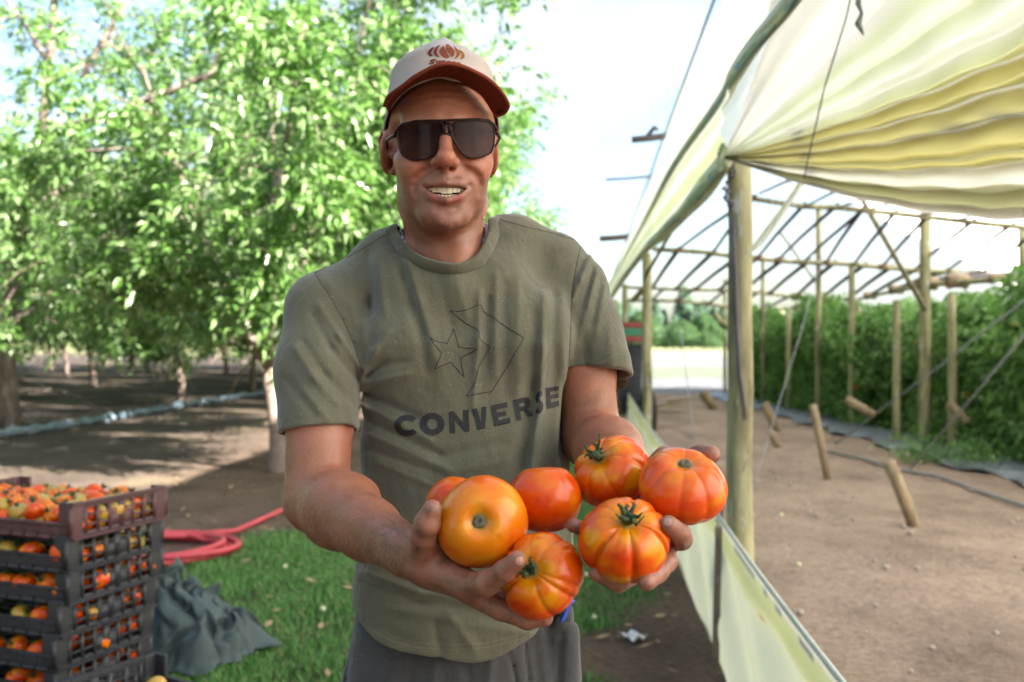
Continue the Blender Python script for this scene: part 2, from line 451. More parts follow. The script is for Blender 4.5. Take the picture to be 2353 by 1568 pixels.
def leaf_mat(name, a, b_, c, trans=0.45, rough=0.42):
    m, nt, b = new_mat(name); gi = nt.nodes.new('ShaderNodeNewGeometry'); r = ramp(nt, gi.outputs['Random Per Island'], [(0.0, a), (0.55, b_), (1.0, c)])
    nt.links.new(r.outputs[0], b.inputs['Base Color']); b.inputs['Roughness'].default_value = rough; b.inputs['Specular IOR Level'].default_value = 0.5
    t = nt.nodes.new('ShaderNodeBsdfTranslucent'); g = nt.nodes.new('ShaderNodeGamma'); g.inputs[1].default_value = 0.75; nt.links.new(r.outputs[0], g.inputs[0]); 
    tint = mixc(nt, 1.0, g.outputs[0], (0.80, 1.12, 0.55), 'MULTIPLY'); nt.links.new(tint, t.inputs[0])
    mx = nt.nodes.new('ShaderNodeMixShader'); mx.inputs[0].default_value = trans
    nt.links.new(b.outputs[0], mx.inputs[1]); nt.links.new(t.outputs[0], mx.inputs[2]); nt.links.new(mx.outputs[0], nt.nodes['Material Output'].inputs[0]); return m
def unit(v): return v / (np.linalg.norm(v, axis=-1, keepdims=True) + 1e-9)

def make_tree(seed, limbs=None, H=8.2, R=3.4, z0=1.3, twigs=1900, lpt=14, paint=False):
    """orchard tree: trunk with limbs and branches (one mesh), crown of leaves (one mesh)"""
    rr = random.Random(seed); rg = np.random.RandomState(seed)
    root = empty('orchard_tree', (0, 0, 0)); g = MB()
    if limbs is None:
        t = [(0, 0, -0.1), (0.03 * rr.uniform(-1, 1), 0.02, 0.5), (rr.uniform(-.12, .12), rr.uniform(-.1, .1), 1.15)]
        limbs = [([Vector(p) for p in t], [0.115, 0.085, 0.080])]; tp = Vector(t[-1])
        k = 5
        for i in range(k):
            a = 2 * math.pi * (i + rr.uniform(-.3, .3)) / k; sp = rr.uniform(0.5, 1.0) * R * 0.62; pts = [tp]; hh = H * rr.uniform(0.55, 0.85); b = a
            for s_ in (0.25, 0.5, 0.75, 1.0):
                b += rr.uniform(-.25, .25); q = sp * s_ ** 0.8; pts.append(Vector((tp.x + q * math.cos(b), tp.y + q * math.sin(b), tp.z + (hh - tp.z) * s_)))
            limbs.append((pts, [0.062, 0.05, 0.038, 0.026, 0.012]))
    ends = []
    for pts, rs in limbs:
        g.tube(pts, rs, 9, wob=lambda i, j: 1 + 0.10 * math.sin(j * 2.1 + i * 1.7))
        if len(pts) >= 4 or rs[0] < 0.075:
            for i in range({9: 6, 6: 4}.get(len(rs), 1) if seed == 11 else 1, len(pts)):
                for s_ in (0.3, 0.8):
                    ends.append((pts[i - 1].lerp(pts[i], s_), rs[i] * 0.7))
    # secondary branches
    br = []
    for p, r in ends:
        for _ in range(3):
            d = Vector((rr.uniform(-1, 1), rr.uniform(-1, 1), rr.uniform(-0.55, 0.75))).normalized(); out = Vector((p.x, p.y, 0)).normalized() if Vector((p.x, p.y, 0)).length > 0.3 else d
            d = (d + out * 0.55).normalized(); l = rr.uniform(0.8, 1.7); q = [p]
            for k in range(1, 4): q.append(p + d * l * k / 3 + Vector((rr.uniform(-.1, .1), rr.uniform(-.1, .1), -0.05 * k * k)))
            g.tube(q, [max(0.010, r * 0.55), 0.012, 0.008, 0.004], 5); br.append(q)
    g.build('trunk', M('bark', bark_mat), root)
    # twigs with leaves
    Q = np.array([[tuple(v) for v in q] for q in br]); nc = int(twigs / 8.5)
    bi = rg.randint(0, len(Q), nc); sg = rg.randint(0, 3, nc); t = rg.uniform(0, 1, (nc, 1)); cc = Q[bi, sg] * (1 - t) + Q[bi, sg + 1] * t
    cc = cc + unit(cc * [1, 1, 0]) * rg.uniform(0, 0.45, (nc, 1)) + rg.normal(0, 1, (nc, 3)) * 0.12
    cc = cc[cc[:, 2] > z0 - 0.2]; nc = len(cc); k_ = rg.randint(4, 14, nc); ci = np.repeat(np.arange(nc), k_); n = len(ci)
    base = cc[ci] + rg.normal(0, 1, (n, 3)) * 0.10
    axis = unit(unit(cc * [1, 1, 0]) * 0.8 + rg.normal(0, .5, (nc, 3)) + [0, 0, 0.15])[ci]
    td = unit(axis * 1.0 + rg.normal(0, .62, (n, 3))); tl = rg.uniform(0.30, 0.70, n)
    keep = (base[:, 2] > z0 - 0.35); base, td, tl = base[keep], td[keep], tl[keep]; n = len(base)
    s = np.linspace(0.1, 1, lpt)[None, :, None]; P_ = base[:, None] + td[:, None] * s * tl[:, None, None] + np.array([0, 0, -0.09]) * (s ** 2) * tl[:, None, None]
    ld = unit(td[:, None] * 0.6 + rg.normal(0, 0.75, (n, lpt, 3)) + [0, 0, -0.02]); P_ = P_ + rg.normal(0, 0.02, P_.shape)
    V, F = leaf_mesh(P_.reshape(-1, 3), ld.reshape(-1, 3), 0.135, 0.052, rg)
    c = mesh_obj('crown', V, F, M('leaf', lambda: leaf_mat('orchard_leaf', (0.085, 0.185, 0.034), (0.155, 0.280, 0.075), (0.330, 0.420, 0.230), 0.30, 0.30)), root, smooth=False); return root
def bark_mat():
    m, nt, b = new_mat('bark'); n = noise_tex(nt, 9, 6, 0.7, stretch=(1, 1, 0.35)); r = ramp(nt, n.outputs['Fac'], [(0.3, (0.10, 0.065, 0.050)), (0.5, (0.22, 0.165, 0.135)), (0.72, (0.40, 0.34, 0.29))])
    nt.links.new(r.outputs[0], b.inputs['Base Color']); b.inputs['Roughness'].default_value = 0.9; bump(nt, b, noise_tex(nt, 40, 5, 0.7, stretch=(1, 1, 0.3)).outputs['Fac'], 0.8, 0.02); return m
def build_orchard():
    def W(px, py, d, o): p = P(px, py, d); return p - Vector(o)
    # the tree at the left edge, with its long limb
    oA = (-8.45, 16.8, 0)
    T = lambda px, py, dd=0: W(px, py, 16.8 + dd, oA)
    limbs = [([T(22, 1000), T(20, 900), T(14, 800), T(26, 690), T(42, 580)], [0.20, 0.155, 0.14, 0.12, 0.105]),
             ([T(42, 580), T(56, 480, -.5), T(78, 390, -1), T(92, 330, -1.2)], [0.105, 0.095, 0.085, 0.08]),
             ([T(92, 330, -1.2), T(100, 260, -1.4), T(112, 150, -1.5), T(122, 40, -1.5), T(128, -120, -1), T(135, -260, -.6)], [0.075, 0.068, 0.062, 0.055, 0.04, 0.02]),
             ([T(92, 330, -1.2), T(140, 298, -1.8), T(250, 268, -2.5), T(330, 235, -2.8), T(420, 195, -2.9), T(490, 168, -2.8), T(500, 120, -2.5), T(520, 0, -2), T(540, -120, -1.5)], [0.085, 0.085, 0.07, 0.06, 0.052, 0.046, 0.036, 0.025, 0.01]),
             ([T(180, 190, .1), T(215, 130, .2), T(255, 60, .3), T(300, -20, .4), T(340, -120, .4)], [0.03, 0.05, 0.045, 0.035, 0.015]),
             ([T(112, 150, .4), T(60, 60, .8), T(-10, -30, 1.2), T(-90, -140, 1.4)], [0.05, 0.04, 0.03, 0.012]),
             ([T(42, 580), T(110, 600, -.6), T(220, 560, -1.4), T(330, 520, -2.0), T(430, 500, -2.3)], [0.06, 0.05, 0.04, 0.03, 0.012]),
             ([T(14, 800), T(-60, 700, -.4), T(-160, 560, -.8), T(-260, 380, -1.0), T(-300, 200, -1)], [0.08, 0.07, 0.05, 0.03, 0.012]),
             ([T(50, 520), T(0, 420, -1.0), T(-60, 300, -1.8), T(-120, 150, -2.2)], [0.06, 0.05, 0.03, 0.012]),
             ([T(56, 480), T(170, 420, .8), T(300, 360, 1.6), T(400, 260, 2.0), T(440, 120, 2.2)], [0.05, 0.04, 0.03, 0.02, 0.01]),
             ([T(26, 690), T(110, 700, -.8), T(200, 690, -1.6), T(290, 700, -2.2)], [0.05, 0.04, 0.028, 0.01]),
             ]
    A = make_tree(11, limbs, twigs=1600, z0=1.3); A.location = oA
    # the tree with the whitewashed foot behind his elbow
    B = make_tree(23, None, H=8.4, R=3.3, z0=1.8, twigs=2900); B.location = (-2.67, 11.4, 0); B.rotation_euler.z = 2.2
    C = make_tree(37, None, H=7.8, R=3.5, z0=1.3, twigs=3100)
    wp = MB(); wp.tube([(0, 0, -0.05), (0.004, 0.003, 0.2), (0.008, 0.006, 0.42)], [0.122, 0.108, 0.098], 12, caps=False); wp.build('whitewash', simple_mat('lime_paint', (0.26, 0.20, 0.18), (0.15, 0.10, 0.085), 14, 0.9), B)
    lab = 'orchard tree in the sunlit rows behind the man at the left'
    tag(A, 'orchard tree at the left edge with peeling brown trunk and one long bare limb', 'tree', 'orchard trees in rows')
    tag(B, 'orchard tree with slender trunk whitewashed at the foot, just behind his elbow', 'tree', 'orchard trees in rows')
    tag(C, 'leaning orchard tree beside the blue pipe, between the edge tree and the whitewashed one', 'tree', 'orchard trees in rows'); C.location = (-8.0, 24, 0)
    kk = kids_of(B); kk[B.name] = [k for k in kk[B.name] if not k.name.startswith('whitewash')]
    rr = random.Random(8); spots = []
    for i in range(1, 9): spots.append((-2.67 + 0.07 * 5.2 * i + rr.uniform(-.2, .2) - (0.7 if i < 3 else 1.35), 11.4 + 5.2 * i, 1))
    for d in (29.0, 34, 39, 44, 50, 57): spots.append((-8.45 + 0.07 * (d - 16.8), d, 2))
    for d in (21, 26.5, 32, 38, 44, 51, 58): spots.append((-14.3 + 0.07 * (d - 20), d, 3))
    for d in (24, 30, 36, 42, 48, 54): spots.append((-20.3 + 0.07 * (d - 20), d, 4))
    for d in (34, 40, 46, 52, 58): spots.append((-26.3 + 0.07 * (d - 20), d, 5))
    spots += [(-9.2, 8.5, 2), (-9.5, 1.5, 2), (-15, 14.5, 3), (-15.6, 7, 3), (-21, 22, 4), (-21.5, 14, 4), (-5.2, 32, 1), (-5.0, 41, 1), (-4.5, -5.5, 6), (0.8, -7.5, 6)]  # out-of-frame trees added to hold back skylight, the last two against frontal light
    src = [B, C]
    rowtxt = {1: 'orchard tree in the row behind his shoulders, beyond the whitewashed tree', 2: 'orchard tree in the second row, beyond the leaning tree', 3: 'orchard tree in the shaded third row, dark trunk under the leaves',
              4: 'distant orchard tree of the fourth row', 5: 'distant orchard tree of the last row at the left', 6: 'unseen tree added behind the photographer to hold back frontal light'}
    for i, (x, y, row) in enumerate(spots):
        c = copy_tree(src[i % 2], kk); c.location = (x, y, 0); c.rotation_euler = (0, 0, rr.uniform(0, 6.28)); s = rr.uniform(0.92, 1.12)
        if row == 1: s *= (1.0, 1.12, 1.05, 1.0, 1.0, 1.0, 1.0)[min(i, 6)]
        c.scale = (s * 1.02, s * 1.02, s); c['label'] = rowtxt[row]; c['category'] = 'tree'; c['group'] = 'orchard trees in rows'

def build_far():
    """poplars, round trees and field edge beyond the open end of the greenhouse"""
    rg = np.random.RandomState(2); rr = random.Random(2)
    def far_tree(name, h, r, shape, seed):
        rg = np.random.RandomState(seed); root = empty(name, (0, 0, 0)); g = MB(); g.tube([(0, 0, -0.2), (0, 0, h * 0.4), (0, 0, h * 0.9)], [h * 0.02, h * 0.014, 0.03], 6); g.build('trunk', M('bark', bark_mat), root)
        n = 5200; z = rg.uniform(0.10, 1, n); a = rg.uniform(0, 6.28, n)
        prof = np.sin(np.clip(z, 0, 1) ** 0.7 * math.pi) ** 0.6 if shape == 'round' else (np.sin(np.clip(z, 0, 1) ** 0.6 * math.pi)) ** 0.7
        q = rg.uniform(0.35, 1, n) ** 0.5 * prof * r * (1 + 0.25 * np.sin(a * 3 + z * 9) + 0.15 * np.sin(a * 5 - z * 17))
        p = np.stack([q * np.cos(a), q * np.sin(a), z * h], 1); V, F = leaf_mesh(p, unit(rg.normal(0, 1, (n, 3)) + [0, 0, 0.5]), h * 0.055, h * 0.035, rg)
        mesh_obj('crown', V, F, M('farleaf' + shape, lambda: leaf_mat('far_leaf', (0.055, 0.11, 0.055), (0.09, 0.16, 0.075), (0.15, 0.23, 0.10)) if shape == 'round' else leaf_mat('poplar_leaf', (0.16, 0.23, 0.22), (0.20, 0.28, 0.26), (0.27, 0.34, 0.30))), root, smooth=False); return root  # poplar leaves paled and blued: distance haze put into their colour
    A = far_tree('poplar_tree', 9.5, 1.1, 'pop', 4); Bt = far_tree('round_tree', 5.6, 2.6, 'round', 5)
    for o_, n_, l_, g_ in ((A, 'poplar tree', 'tall slender poplar in the far windbreak beyond the field', 'poplars of the far windbreak'), (Bt, 'tree', 'round dark tree at the far edge of the field', 'round trees at the edge of the field')): tag(o_, l_, n_ if n_ == 'tree' else 'poplar', g_)
    kk = kids_of(A)
    k = 0
    for i in range(46):
        px = 1080 + i * 16 + rr.uniform(-5, 5); d = 225 + rr.uniform(-8, 8); c = A if k == 0 else copy_tree(A, kk); k += 1
        c.location = ((px - 1176.5) / FPX * d, d, 0); s = rr.uniform(0.75, 1.15) * (1.35 if i == 31 else 1); c.scale = (s * 1.3, s * 1.3, s); c.rotation_euler.z = rr.uniform(0, 6)
    k = 0
    for i in range(20):
        px = 1380 + i * 24 + rr.uniform(-8, 8); d = 165 + rr.uniform(-12, 12); c = Bt if k == 0 else copy_tree(Bt, kk); k += 1
        c.location = ((px - 1176.5) / FPX * d, d, 0); s = rr.uniform(0.7, 1.15); c.scale = (s * 1.1, s * 1.1, s); c.rotation_euler.z = rr.uniform(0, 6)
# ------------------------------------------------------------------ greenhouse at the right
def wood_mat(): 
    m, nt, b = new_mat('treated_pole'); n = noise_tex(nt, 5, 6, 0.65, stretch=(1.5, 1.5, 0.25)); r = ramp(nt, n.outputs['Fac'], [(0.34, (0.10, 0.080, 0.045)), (0.47, (0.25, 0.24, 0.13)), (0.62, (0.42, 0.39, 0.23))])
    n2 = noise_tex(nt, 14, 3, 0.5, stretch=(1, 1, 0.35)); r2 = ramp(nt, n2.outputs['Fac'], [(0.62, (0, 0, 0)), (0.70, (0.8, 0.8, 0.8))]); c = mixc(nt, r2.outputs[0], r.outputs[0], (0.50, 0.54, 0.55))
    nt.links.new(c, b.inputs['Base Color']); b.inputs['Roughness'].default_value = 0.8; bump(nt, b, noise_tex(nt, 30, 5, 0.7, stretch=(1, 1, 0.12)).outputs['Fac'], 0.6, 0.01); return m
def plastic_mat(name, att=False, col=(0.86, 0.88, 0.84), trans=0.62, rough=0.35, clear=0.0):
    m, nt, b = new_mat(name); b.inputs['Roughness'].default_value = rough; b.inputs['Specular IOR Level'].default_value = 0.4
    n = noise_tex(nt, 3.0, 5, 0.6); r = ramp(nt, n.outputs['Fac'], [(0.3, (0.90, 0.90, 0.88)), (0.7, (1.0, 1.0, 1.0))])
    if att: at = nt.nodes.new('ShaderNodeAttribute'); at.attribute_name = 'Col'; c = mixc(nt, 1.0, at.outputs['Color'], r.outputs[0], 'MULTIPLY')
    else: c = mixc(nt, 1.0, col, r.outputs[0], 'MULTIPLY')
    nt.links.new(c, b.inputs['Base Color']); t = nt.nodes.new('ShaderNodeBsdfTranslucent'); nt.links.new(c, t.inputs[0])
    mx = nt.nodes.new('ShaderNodeMixShader'); mx.inputs[0].default_value = trans; nt.links.new(b.outputs[0], mx.inputs[1]); nt.links.new(t.outputs[0], mx.inputs[2])
    out = mx
    if clear: 
        tr = nt.nodes.new('ShaderNodeBsdfTransparent'); m2 = nt.nodes.new('ShaderNodeMixShader'); m2.inputs[0].default_value = clear; nt.links.new(mx.outputs[0], m2.inputs[1]); nt.links.new(tr.outputs[0], m2.inputs[2]); out = m2
    nt.links.new(out.outputs[0], nt.nodes['Material Output'].inputs[0]); return m
def grid_obj(name, fn, nu, nv, mat, parent, colfn=None, closed=False):
    U, V_ = np.meshgrid(np.linspace(0, 1, nu + 1), np.linspace(0, 1, nv + 1), indexing='ij'); pts = np.array([fn(u, v) for u, v in zip(U.ravel(), V_.ravel())], dtype=np.float32)
    i, j = np.meshgrid(np.arange(nu), np.arange(nv), indexing='ij'); a = (i * (nv + 1) + j).ravel(); F = np.stack([a, a + nv + 1, a + nv + 2, a + 1], 1)
    o = mesh_obj(name, pts, F, mat, parent)
    if colfn is not None: set_attr(o, 'Col', np.array([colfn(u, v) for u, v in zip(U.ravel(), V_.ravel())], dtype=np.float32))
    return o
def wallx(d): return 0.62 + 0.077 * d
def interp_pts(pts, t):
    x = t * (len(pts) - 1); i = min(int(x), len(pts) - 2); f = x - i; g = lambda k: pts[max(0, min(len(pts) - 1, k))]
    p0, p1, p2, p3 = g(i - 1), g(i), g(i + 1), g(i + 2); return 0.5 * ((2 * p1) + (p2 - p0) * f + (2 * p0 - 5 * p1 + 4 * p2 - p3) * f * f + (3 * p1 - p0 - 3 * p2 + p3) * f ** 3)
def build_greenhouse():
    G_ = empty('greenhouse', (wallx(4.3), 4.3, 0)); tag(G_, 'plastic covered pole greenhouse with rolled up yellowed curtains, at the right', 'greenhouse')
    off = Vector(G_.location); wm = wood_mat(); rust = simple_mat('rusty_joint', (0.34, 0.25, 0.17), (0.22, 0.16, 0.11), 12, 0.8); rodm = simple_mat('grey_rod', (0.075, 0.062, 0.075), (0.05, 0.042, 0.05), 10, 0.6)
    def fin(mb, name, mat):
        mb.v = [tuple(Vector(v) - off) for v in mb.v]; return mb.build(name, mat, G_)
    def post(p0, p1, r, name='post'):
        g = MB(); n = 7; rr = random.Random(int(p0[0] * 100)); g.tube([Vector(p0).lerp(Vector(p1), k / n) + Vector((rr.uniform(-1, 1), rr.uniform(-1, 1), 0)) * r * 0.10 for k in range(n + 1)], [r * (1.06 - 0.10 * k / n + rr.uniform(-.03, .03)) for k in range(n + 1)], 16); return fin(g, name, wm)
    for d, px, h, r in ((4.70, 1699, 2.33, 0.060), (12.0, 1486, 2.53, 0.058), (19, 1436, 2.56, 0.055), (27, 1413, 2.6, 0.055)):
        x = (px - 1176.5) / FPX * d; post((x + 0.005, d, -0.2), (x, d, h), r)
    inner = [(2125, 1030, 400, .075), (1957, 984, 605, .055), (2060, 1025, 690, .05), (2187, 1045, 675, .055), (1812, 947, 720, .055), (1881, 965, 478, .055), (2350, 1060, 520, .05), (1753, 930, 590, .05), (1666, 905, 640, .05)]
    for px, yb, yt, r in inner:
        d = 3375 / (yb - 784); p0 = P(px, yb, d); post((p0.x, p0.y, -0.2), tuple(P(px + (3 if px == 1955 else 0), yt, d)), r)
    # braces
    for a, b, r in (((2125, 710, 13.5), (1962, 425, 11.5), .035), ((1880, 655, 22), (1790, 530, 20), .03), ((1480, 640, 11), (1580, 470, 9.5), .022), ((1997, 768, 17.5), (1965, 690, 18), .05), ((1640, 720, 26), (1672, 755, 26), .08), ((1795, 718, 30), (1808, 745, 31), .09), ((1455, 690, 17), (1478, 665, 15), .05)):
        g = MB(); g.tube([P(*a), P(*a).lerp(P(*b), .5), P(*b)], [r, r * 0.95, r * 0.9], 10); fin(g, 'brace', wm)
    # cross beams and roof rods
    beams = [[(1735, 458, 10), (1850, 475, 10), (1930, 478, 10), (2110, 497, 10), (2240, 512, 10), (2420, 530, 10)],
             [(1500, 573, 16), (1620, 580, 16), (1700, 592, 16), (1820, 602, 16), (1950, 607, 16), (2110, 622, 16), (2250, 628, 16), (2420, 640, 16)],
             [(1430, 660, 24), (1560, 666, 24), (1700, 668, 24), (1850, 685, 24), (1960, 690, 24), (2060, 668, 19), (2130, 655, 13.8), (2260, 645, 12.5), (2420, 640, 12)],
             [(1440, 690, 27), (1560, 692, 27), (1700, 708, 27), (1800, 712, 27), (1890, 700, 27)]]
    for bi, bm_ in enumerate(beams):
        g = MB(); r = (0.028, 0.04, 0.038, 0.045)[bi]; g.tube([P(*q) for q in bm_], r, 8); fin(g, 'cross_beam', wm)
    def onbeam(k, px):
        b = beams[k]
        for a, c in zip(b[:-1], b[1:]):
            if a[0] <= px <= c[0]: t = (px - a[0]) / (c[0] - a[0]); return P(px, a[1] + (c[1] - a[1]) * t, a[2] + (c[2] - a[2]) * t)
        a = b[0] if px < b[0][0] else b[-1]; return P(*a)
        # rods between the beams: (px on the far beam, px on the near beam)
    for k, lst in ((1, [(1560, 1660), (1640, 1722), (1742, 1850), (1790, 1925), (1850, 1990), (1900, 1985), (1965, 2060), (2030, 2135), (2105, 2240), (2180, 2330), (2260, 2400), (2330, 2415)]),
                   (2, [(1500, 1560), (1555, 1640), (1600, 1700), (1655, 1742), (1712, 1800), (1770, 1860), (1830, 1920), (1890, 1990), (1950, 2050), (2000, 2110), (2060, 2180), (2130, 2250), (2200, 2330), (2290, 2400)]),
                   (3, [(1500, 1530), (1560, 1600), (1630, 1672), (1700, 1745), (1765, 1820), (1830, 1890)])):
        for a, b in lst:
            p, q = onbeam(k, a), onbeam(k - 1, b)
            g = MB(); r = (0, 0.023, 0.042, 0.038)[k]; g.tube([p + Vector((0, 0, .03)), p.lerp(q, .5) + Vector((0, 0, .05)), q + Vector((0, 0, .03))], r, 6); fin(g, 'roof_rod', rodm)
            c_ = p; jn = MB(); q_ = 1 + .35 * math.sin(a * 1.7); jn.tube([c_ + Vector((-r * 2.4 * q_, 0, 0.0)), c_ + Vector((0, 0, r * .6)), c_ + Vector((r * 2.4 * q_, 0, 0.01))], r * 1.75 * q_, 7); fin(jn, 'binding', rust)
    for a, b in (((1745, 445), (1905, 395)), ((1850, 475), (2010, 415)), ((1925, 478), (2110, 435)), ((2000, 480), (2200, 455)), ((2110, 497), (2353, 470)), ((2200, 505), (2353, 490))):
        g = MB(); p, q = P(a[0], a[1], 10), P(b[0], b[1], 6.5); g.tube([p, p.lerp(q, .5) + Vector((0, 0, .03)), q], 0.012, 6); fin(g, 'roof_rod', rodm)
    # roof sheet: gutter, ridge, far eave; open at the far end
    rm = plastic_mat('roof_plastic', trans=0.60)
    prof = [(0.36, 2.62), (0.42, 3.30), (1.9, 4.70), (4.6, 6.90), (7.8, 5.0), (12, 2.7)]
    def roof(u, v):
        y = -9 + 37 * u; x = v * (len(prof) - 1); i = min(int(x), len(prof) - 2); f = x - i; a, b = prof[i], prof[i + 1]
        q = (a[0] + (b[0] - a[0]) * f, a[1] + (b[1] - a[1]) * f); z = q[1] + 0.05 * math.sin(y * 2.1) * math.sin(f * math.pi) + 0.06 * math.sin(f * math.pi * 3 + y)
        if i == 0:
            z = np.interp(y, [-9, 3, 4.3, 7, 12, 21, 28], [2.48, 2.51, 2.60, 2.72, 2.81, 2.96, 3.0]) * (1 - f) + 3.36 * f
        return (0.64 + 0.077 * y + q[0] - 0.36 - off.x, y - off.y, z + 0.002)
    grid_obj('roof_sheet', roof, 60, 40, rm, G_)
    # rolled edge along the gutter and the sagging bundle under it
    e2 = [P(1990, -260, 2.2), P(1821, 0, 3.03), P(1738, 100, 3.6), P(1685, 178, 4.26), P(1652, 240, 4.73), P(1557, 372, 6.92), P(1510, 455, 9.0), P(1470, 530, 12.0), P(1420, 621, 18), P(1395, 665, 24)]
    e1 = [P(1665, 362, 4.40), P(1650, 392, 4.75), P(1612, 440, 5.5), P(1568, 492, 6.66), P(1520, 540, 8.6), P(1478, 580, 11), P(1425, 650, 17), P(1400, 690, 23)]
    bmat = plastic_mat('bundle_plastic', True, trans=0.35, rough=0.45)
    cA, cB, cC, cD = (0.30, 0.37, 0.26), (0.62, 0.63, 0.36), (0.16, 0.28, 0.42), (0.78, 0.80, 0.70)
    def bundle(path, r0, nseg, seed, name):
        rr = random.Random(seed); m = 26
        def fn(u, v):
            p = interp_pts(path, u); t = (interp_pts(path, min(1, u + .01)) - interp_pts(path, max(0, u - .01))).normalized(); a = t.cross(Vector((0, 0, 1))).normalized(); b = a.cross(t)
            an = 2 * math.pi * v; r = r0 * (1 + 0.22 * math.sin(an * 3 + 3 * u + seed) + 0.14 * math.sin(an * 5 - 5 * u)) * (1 + 0.10 * math.sin(21 * u + seed)); return tuple(p + a * r * math.cos(an) + b * r * 1.5 * math.sin(an) - off)
        def cf(u, v):
            s_ = 0.5 + 0.5 * math.sin(v * 2 * math.pi * 2 + 6 * u + seed) + 0.3 * math.sin(v * 31 + u * 50)
            c = cA if s_ < 0.45 else (cB if s_ < 0.85 else cD)
            if s_ > 0.30 and s_ < 0.42: c = cC
            return c
        return grid_obj(name, fn, nseg, m, bmat, G_, cf)
    bundle(e2, 0.022, 160, 1, 'rolled_edge'); bundle(e1, 0.033, 120, 2, 'plastic_bundle')
    # sheet between both
    def mid(u, v):
        a = interp_pts(e2[3:], u); b = interp_pts(e1, u); p = a.lerp(b, v); p = p + Vector((-1, 0.0, 0)) * (0.03 * math.sin(v * math.pi) + 0.010 * math.sin(v * 21 + u * 5)); return tuple(p - off)
    mm = plastic_mat('sheet_plastic', True, trans=0.55)
    grid_obj('side_sheet', mid, 80, 30, mm, G_, lambda u, v: (0.84, 0.87, 0.82) if math.sin(v * 14 + u * 3) > -0.2 else (0.62, 0.68, 0.46))
    # gathered curtain fanning out from the head of the first post
    ap = P(1663, 364, 4.38); LO = [P(2700, 505, 3.3), P(2700, 430, 3.25), P(2700, 330, 3.2), P(2700, 200, 3.1), P(2700, 60, 3.0), P(2700, -120, 2.9), P(2600, -330, 2.8), P(2400, -500, 2.75), P(2200, -600, 2.75), P(2010, -560, 2.8)]
    fold = [(0.00, 0), (0.045, .5), (0.07, -.3), (0.12, 0.5), (0.175, -.9), (0.215, .9), (0.255, -0.4), (0.275, -.1), (0.31, -.8), (0.352, 1), (0.385, -.7), (0.405, -.4), (0.432, .9), (.47, -.8), (.50, .8), (.53, -.7), (0.56, .7), (0.60, -.6), (0.64, .5), (0.68, -.4), (.74, .3), (0.85, -.2), (1.0, 0)]
    fx = [a for a, b in fold]; fy = [b for a, b in fold]
    def fan(u, v):
        u = u * 1.7; e = interp_pts(LO, v); p = ap.lerp(e, u); s_ = min(u, 1.3) * (1 - 0.25 * min(u, 1.3))
        amp = 0.010 + 0.19 * s_; w_ = np.interp(v, fx, fy); w_ = math.sin(w_ * math.pi / 2)
        p = p + Vector((-0.10, -1, 0.0)) * (amp * w_ + 0.006 * math.sin(60 * v + 8 * u)); p.z -= 0.10 * math.sin(min(u, 1) * math.pi) * (1 - v) + 0.008 * math.sin(u * 40 + v * 9) * u
        return tuple(p - off)
    Y_, W_, O_, GN = (0.68, 0.63, 0.29), (0.90, 0.90, 0.88), (0.58, 0.58, 0.36), (0.72, 0.79, 0.56)
    cb = [(0, W_), (.04, W_), (.05, O_), (.165, O_), (.18, W_), (.212, W_), (.225, Y_), (.262, Y_), (.268, O_), (.30, Y_), (.345, Y_), (.352, W_), (.360, O_), (.40, Y_), (.425, Y_), (.432, W_), (.442, O_), (.48, Y_), (.495, Y_), (.50, W_), (.512, Y_), (.54, GN), (.56, W_), (.60, W_), (.63, GN), (.66, W_), (.70, GN), (.73, W_), (1.0, W_)]
    cx = [a for a, b in cb]
    def fc(u, v):
        u = u * 1.7
        c = [np.interp(v, cx, [b[k] for a, b in cb]) for k in range(3)]
        if u < 0.10: t = (0.10 - u) / 0.10; c = [c[k] * (1 - t) + (0.40, 0.42, 0.24)[k] * t for k in range(3)]
        # dirt lying in creases across the folds
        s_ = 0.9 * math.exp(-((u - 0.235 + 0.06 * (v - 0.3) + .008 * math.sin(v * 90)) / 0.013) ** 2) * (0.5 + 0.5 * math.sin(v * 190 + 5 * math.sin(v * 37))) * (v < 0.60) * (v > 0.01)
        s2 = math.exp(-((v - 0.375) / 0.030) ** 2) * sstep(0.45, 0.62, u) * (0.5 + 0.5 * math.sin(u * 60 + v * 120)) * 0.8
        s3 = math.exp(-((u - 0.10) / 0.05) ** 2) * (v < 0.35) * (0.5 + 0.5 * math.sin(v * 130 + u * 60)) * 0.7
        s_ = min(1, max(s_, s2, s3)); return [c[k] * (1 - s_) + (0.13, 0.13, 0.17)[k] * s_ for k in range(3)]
    grid_obj('gathered_curtain', fan, 110, 300, plastic_mat('curtain_plastic', True, trans=0.50, rough=0.38), G_, fc)
    def strap(u, v):
        a = P(1732, 578, 4.40).lerp(P(1862, 392, 4.55), u); return tuple(a + Vector((0.075, 0, 0.055)) * (v - .5) * (1 + .2 * math.sin(u * 7)) + Vector((0, .012 * math.sin(v * 9 + u * 4), 0)) - off)
    grid_obj('plastic_strap', strap, 20, 8, mm, G_, lambda u, v: (0.80, 0.84, 0.78) if v > .3 else (0.66, 0.72, 0.55))
    # ends of roof poles sticking out past the sheet, with ropes
    pem = simple_mat('weathered_wood', (0.22, 0.17, 0.14), (0.12, 0.09, 0.08), 20, 0.8)
    for y_, x0_, r in ((9.3, 1.12, .032), (11.6, 1.09, .014), (18.3, 1.61, .055)):
        g = MB(); g.tube([(x0_, y_, 3.355), ((x0_ + .74 + .077 * y_) / 2, y_, 3.37), (.78 + .077 * y_, y_, 3.40)], r, 10); fin(g, 'pole_end', pem)
    g = MB(); g.tube([(1.25, 9.3, 3.37), (1.33, 9.28, 3.47), (1.36, 9.28, 3.44)], .022, 8); fin(g, 'pole_hook', pem)
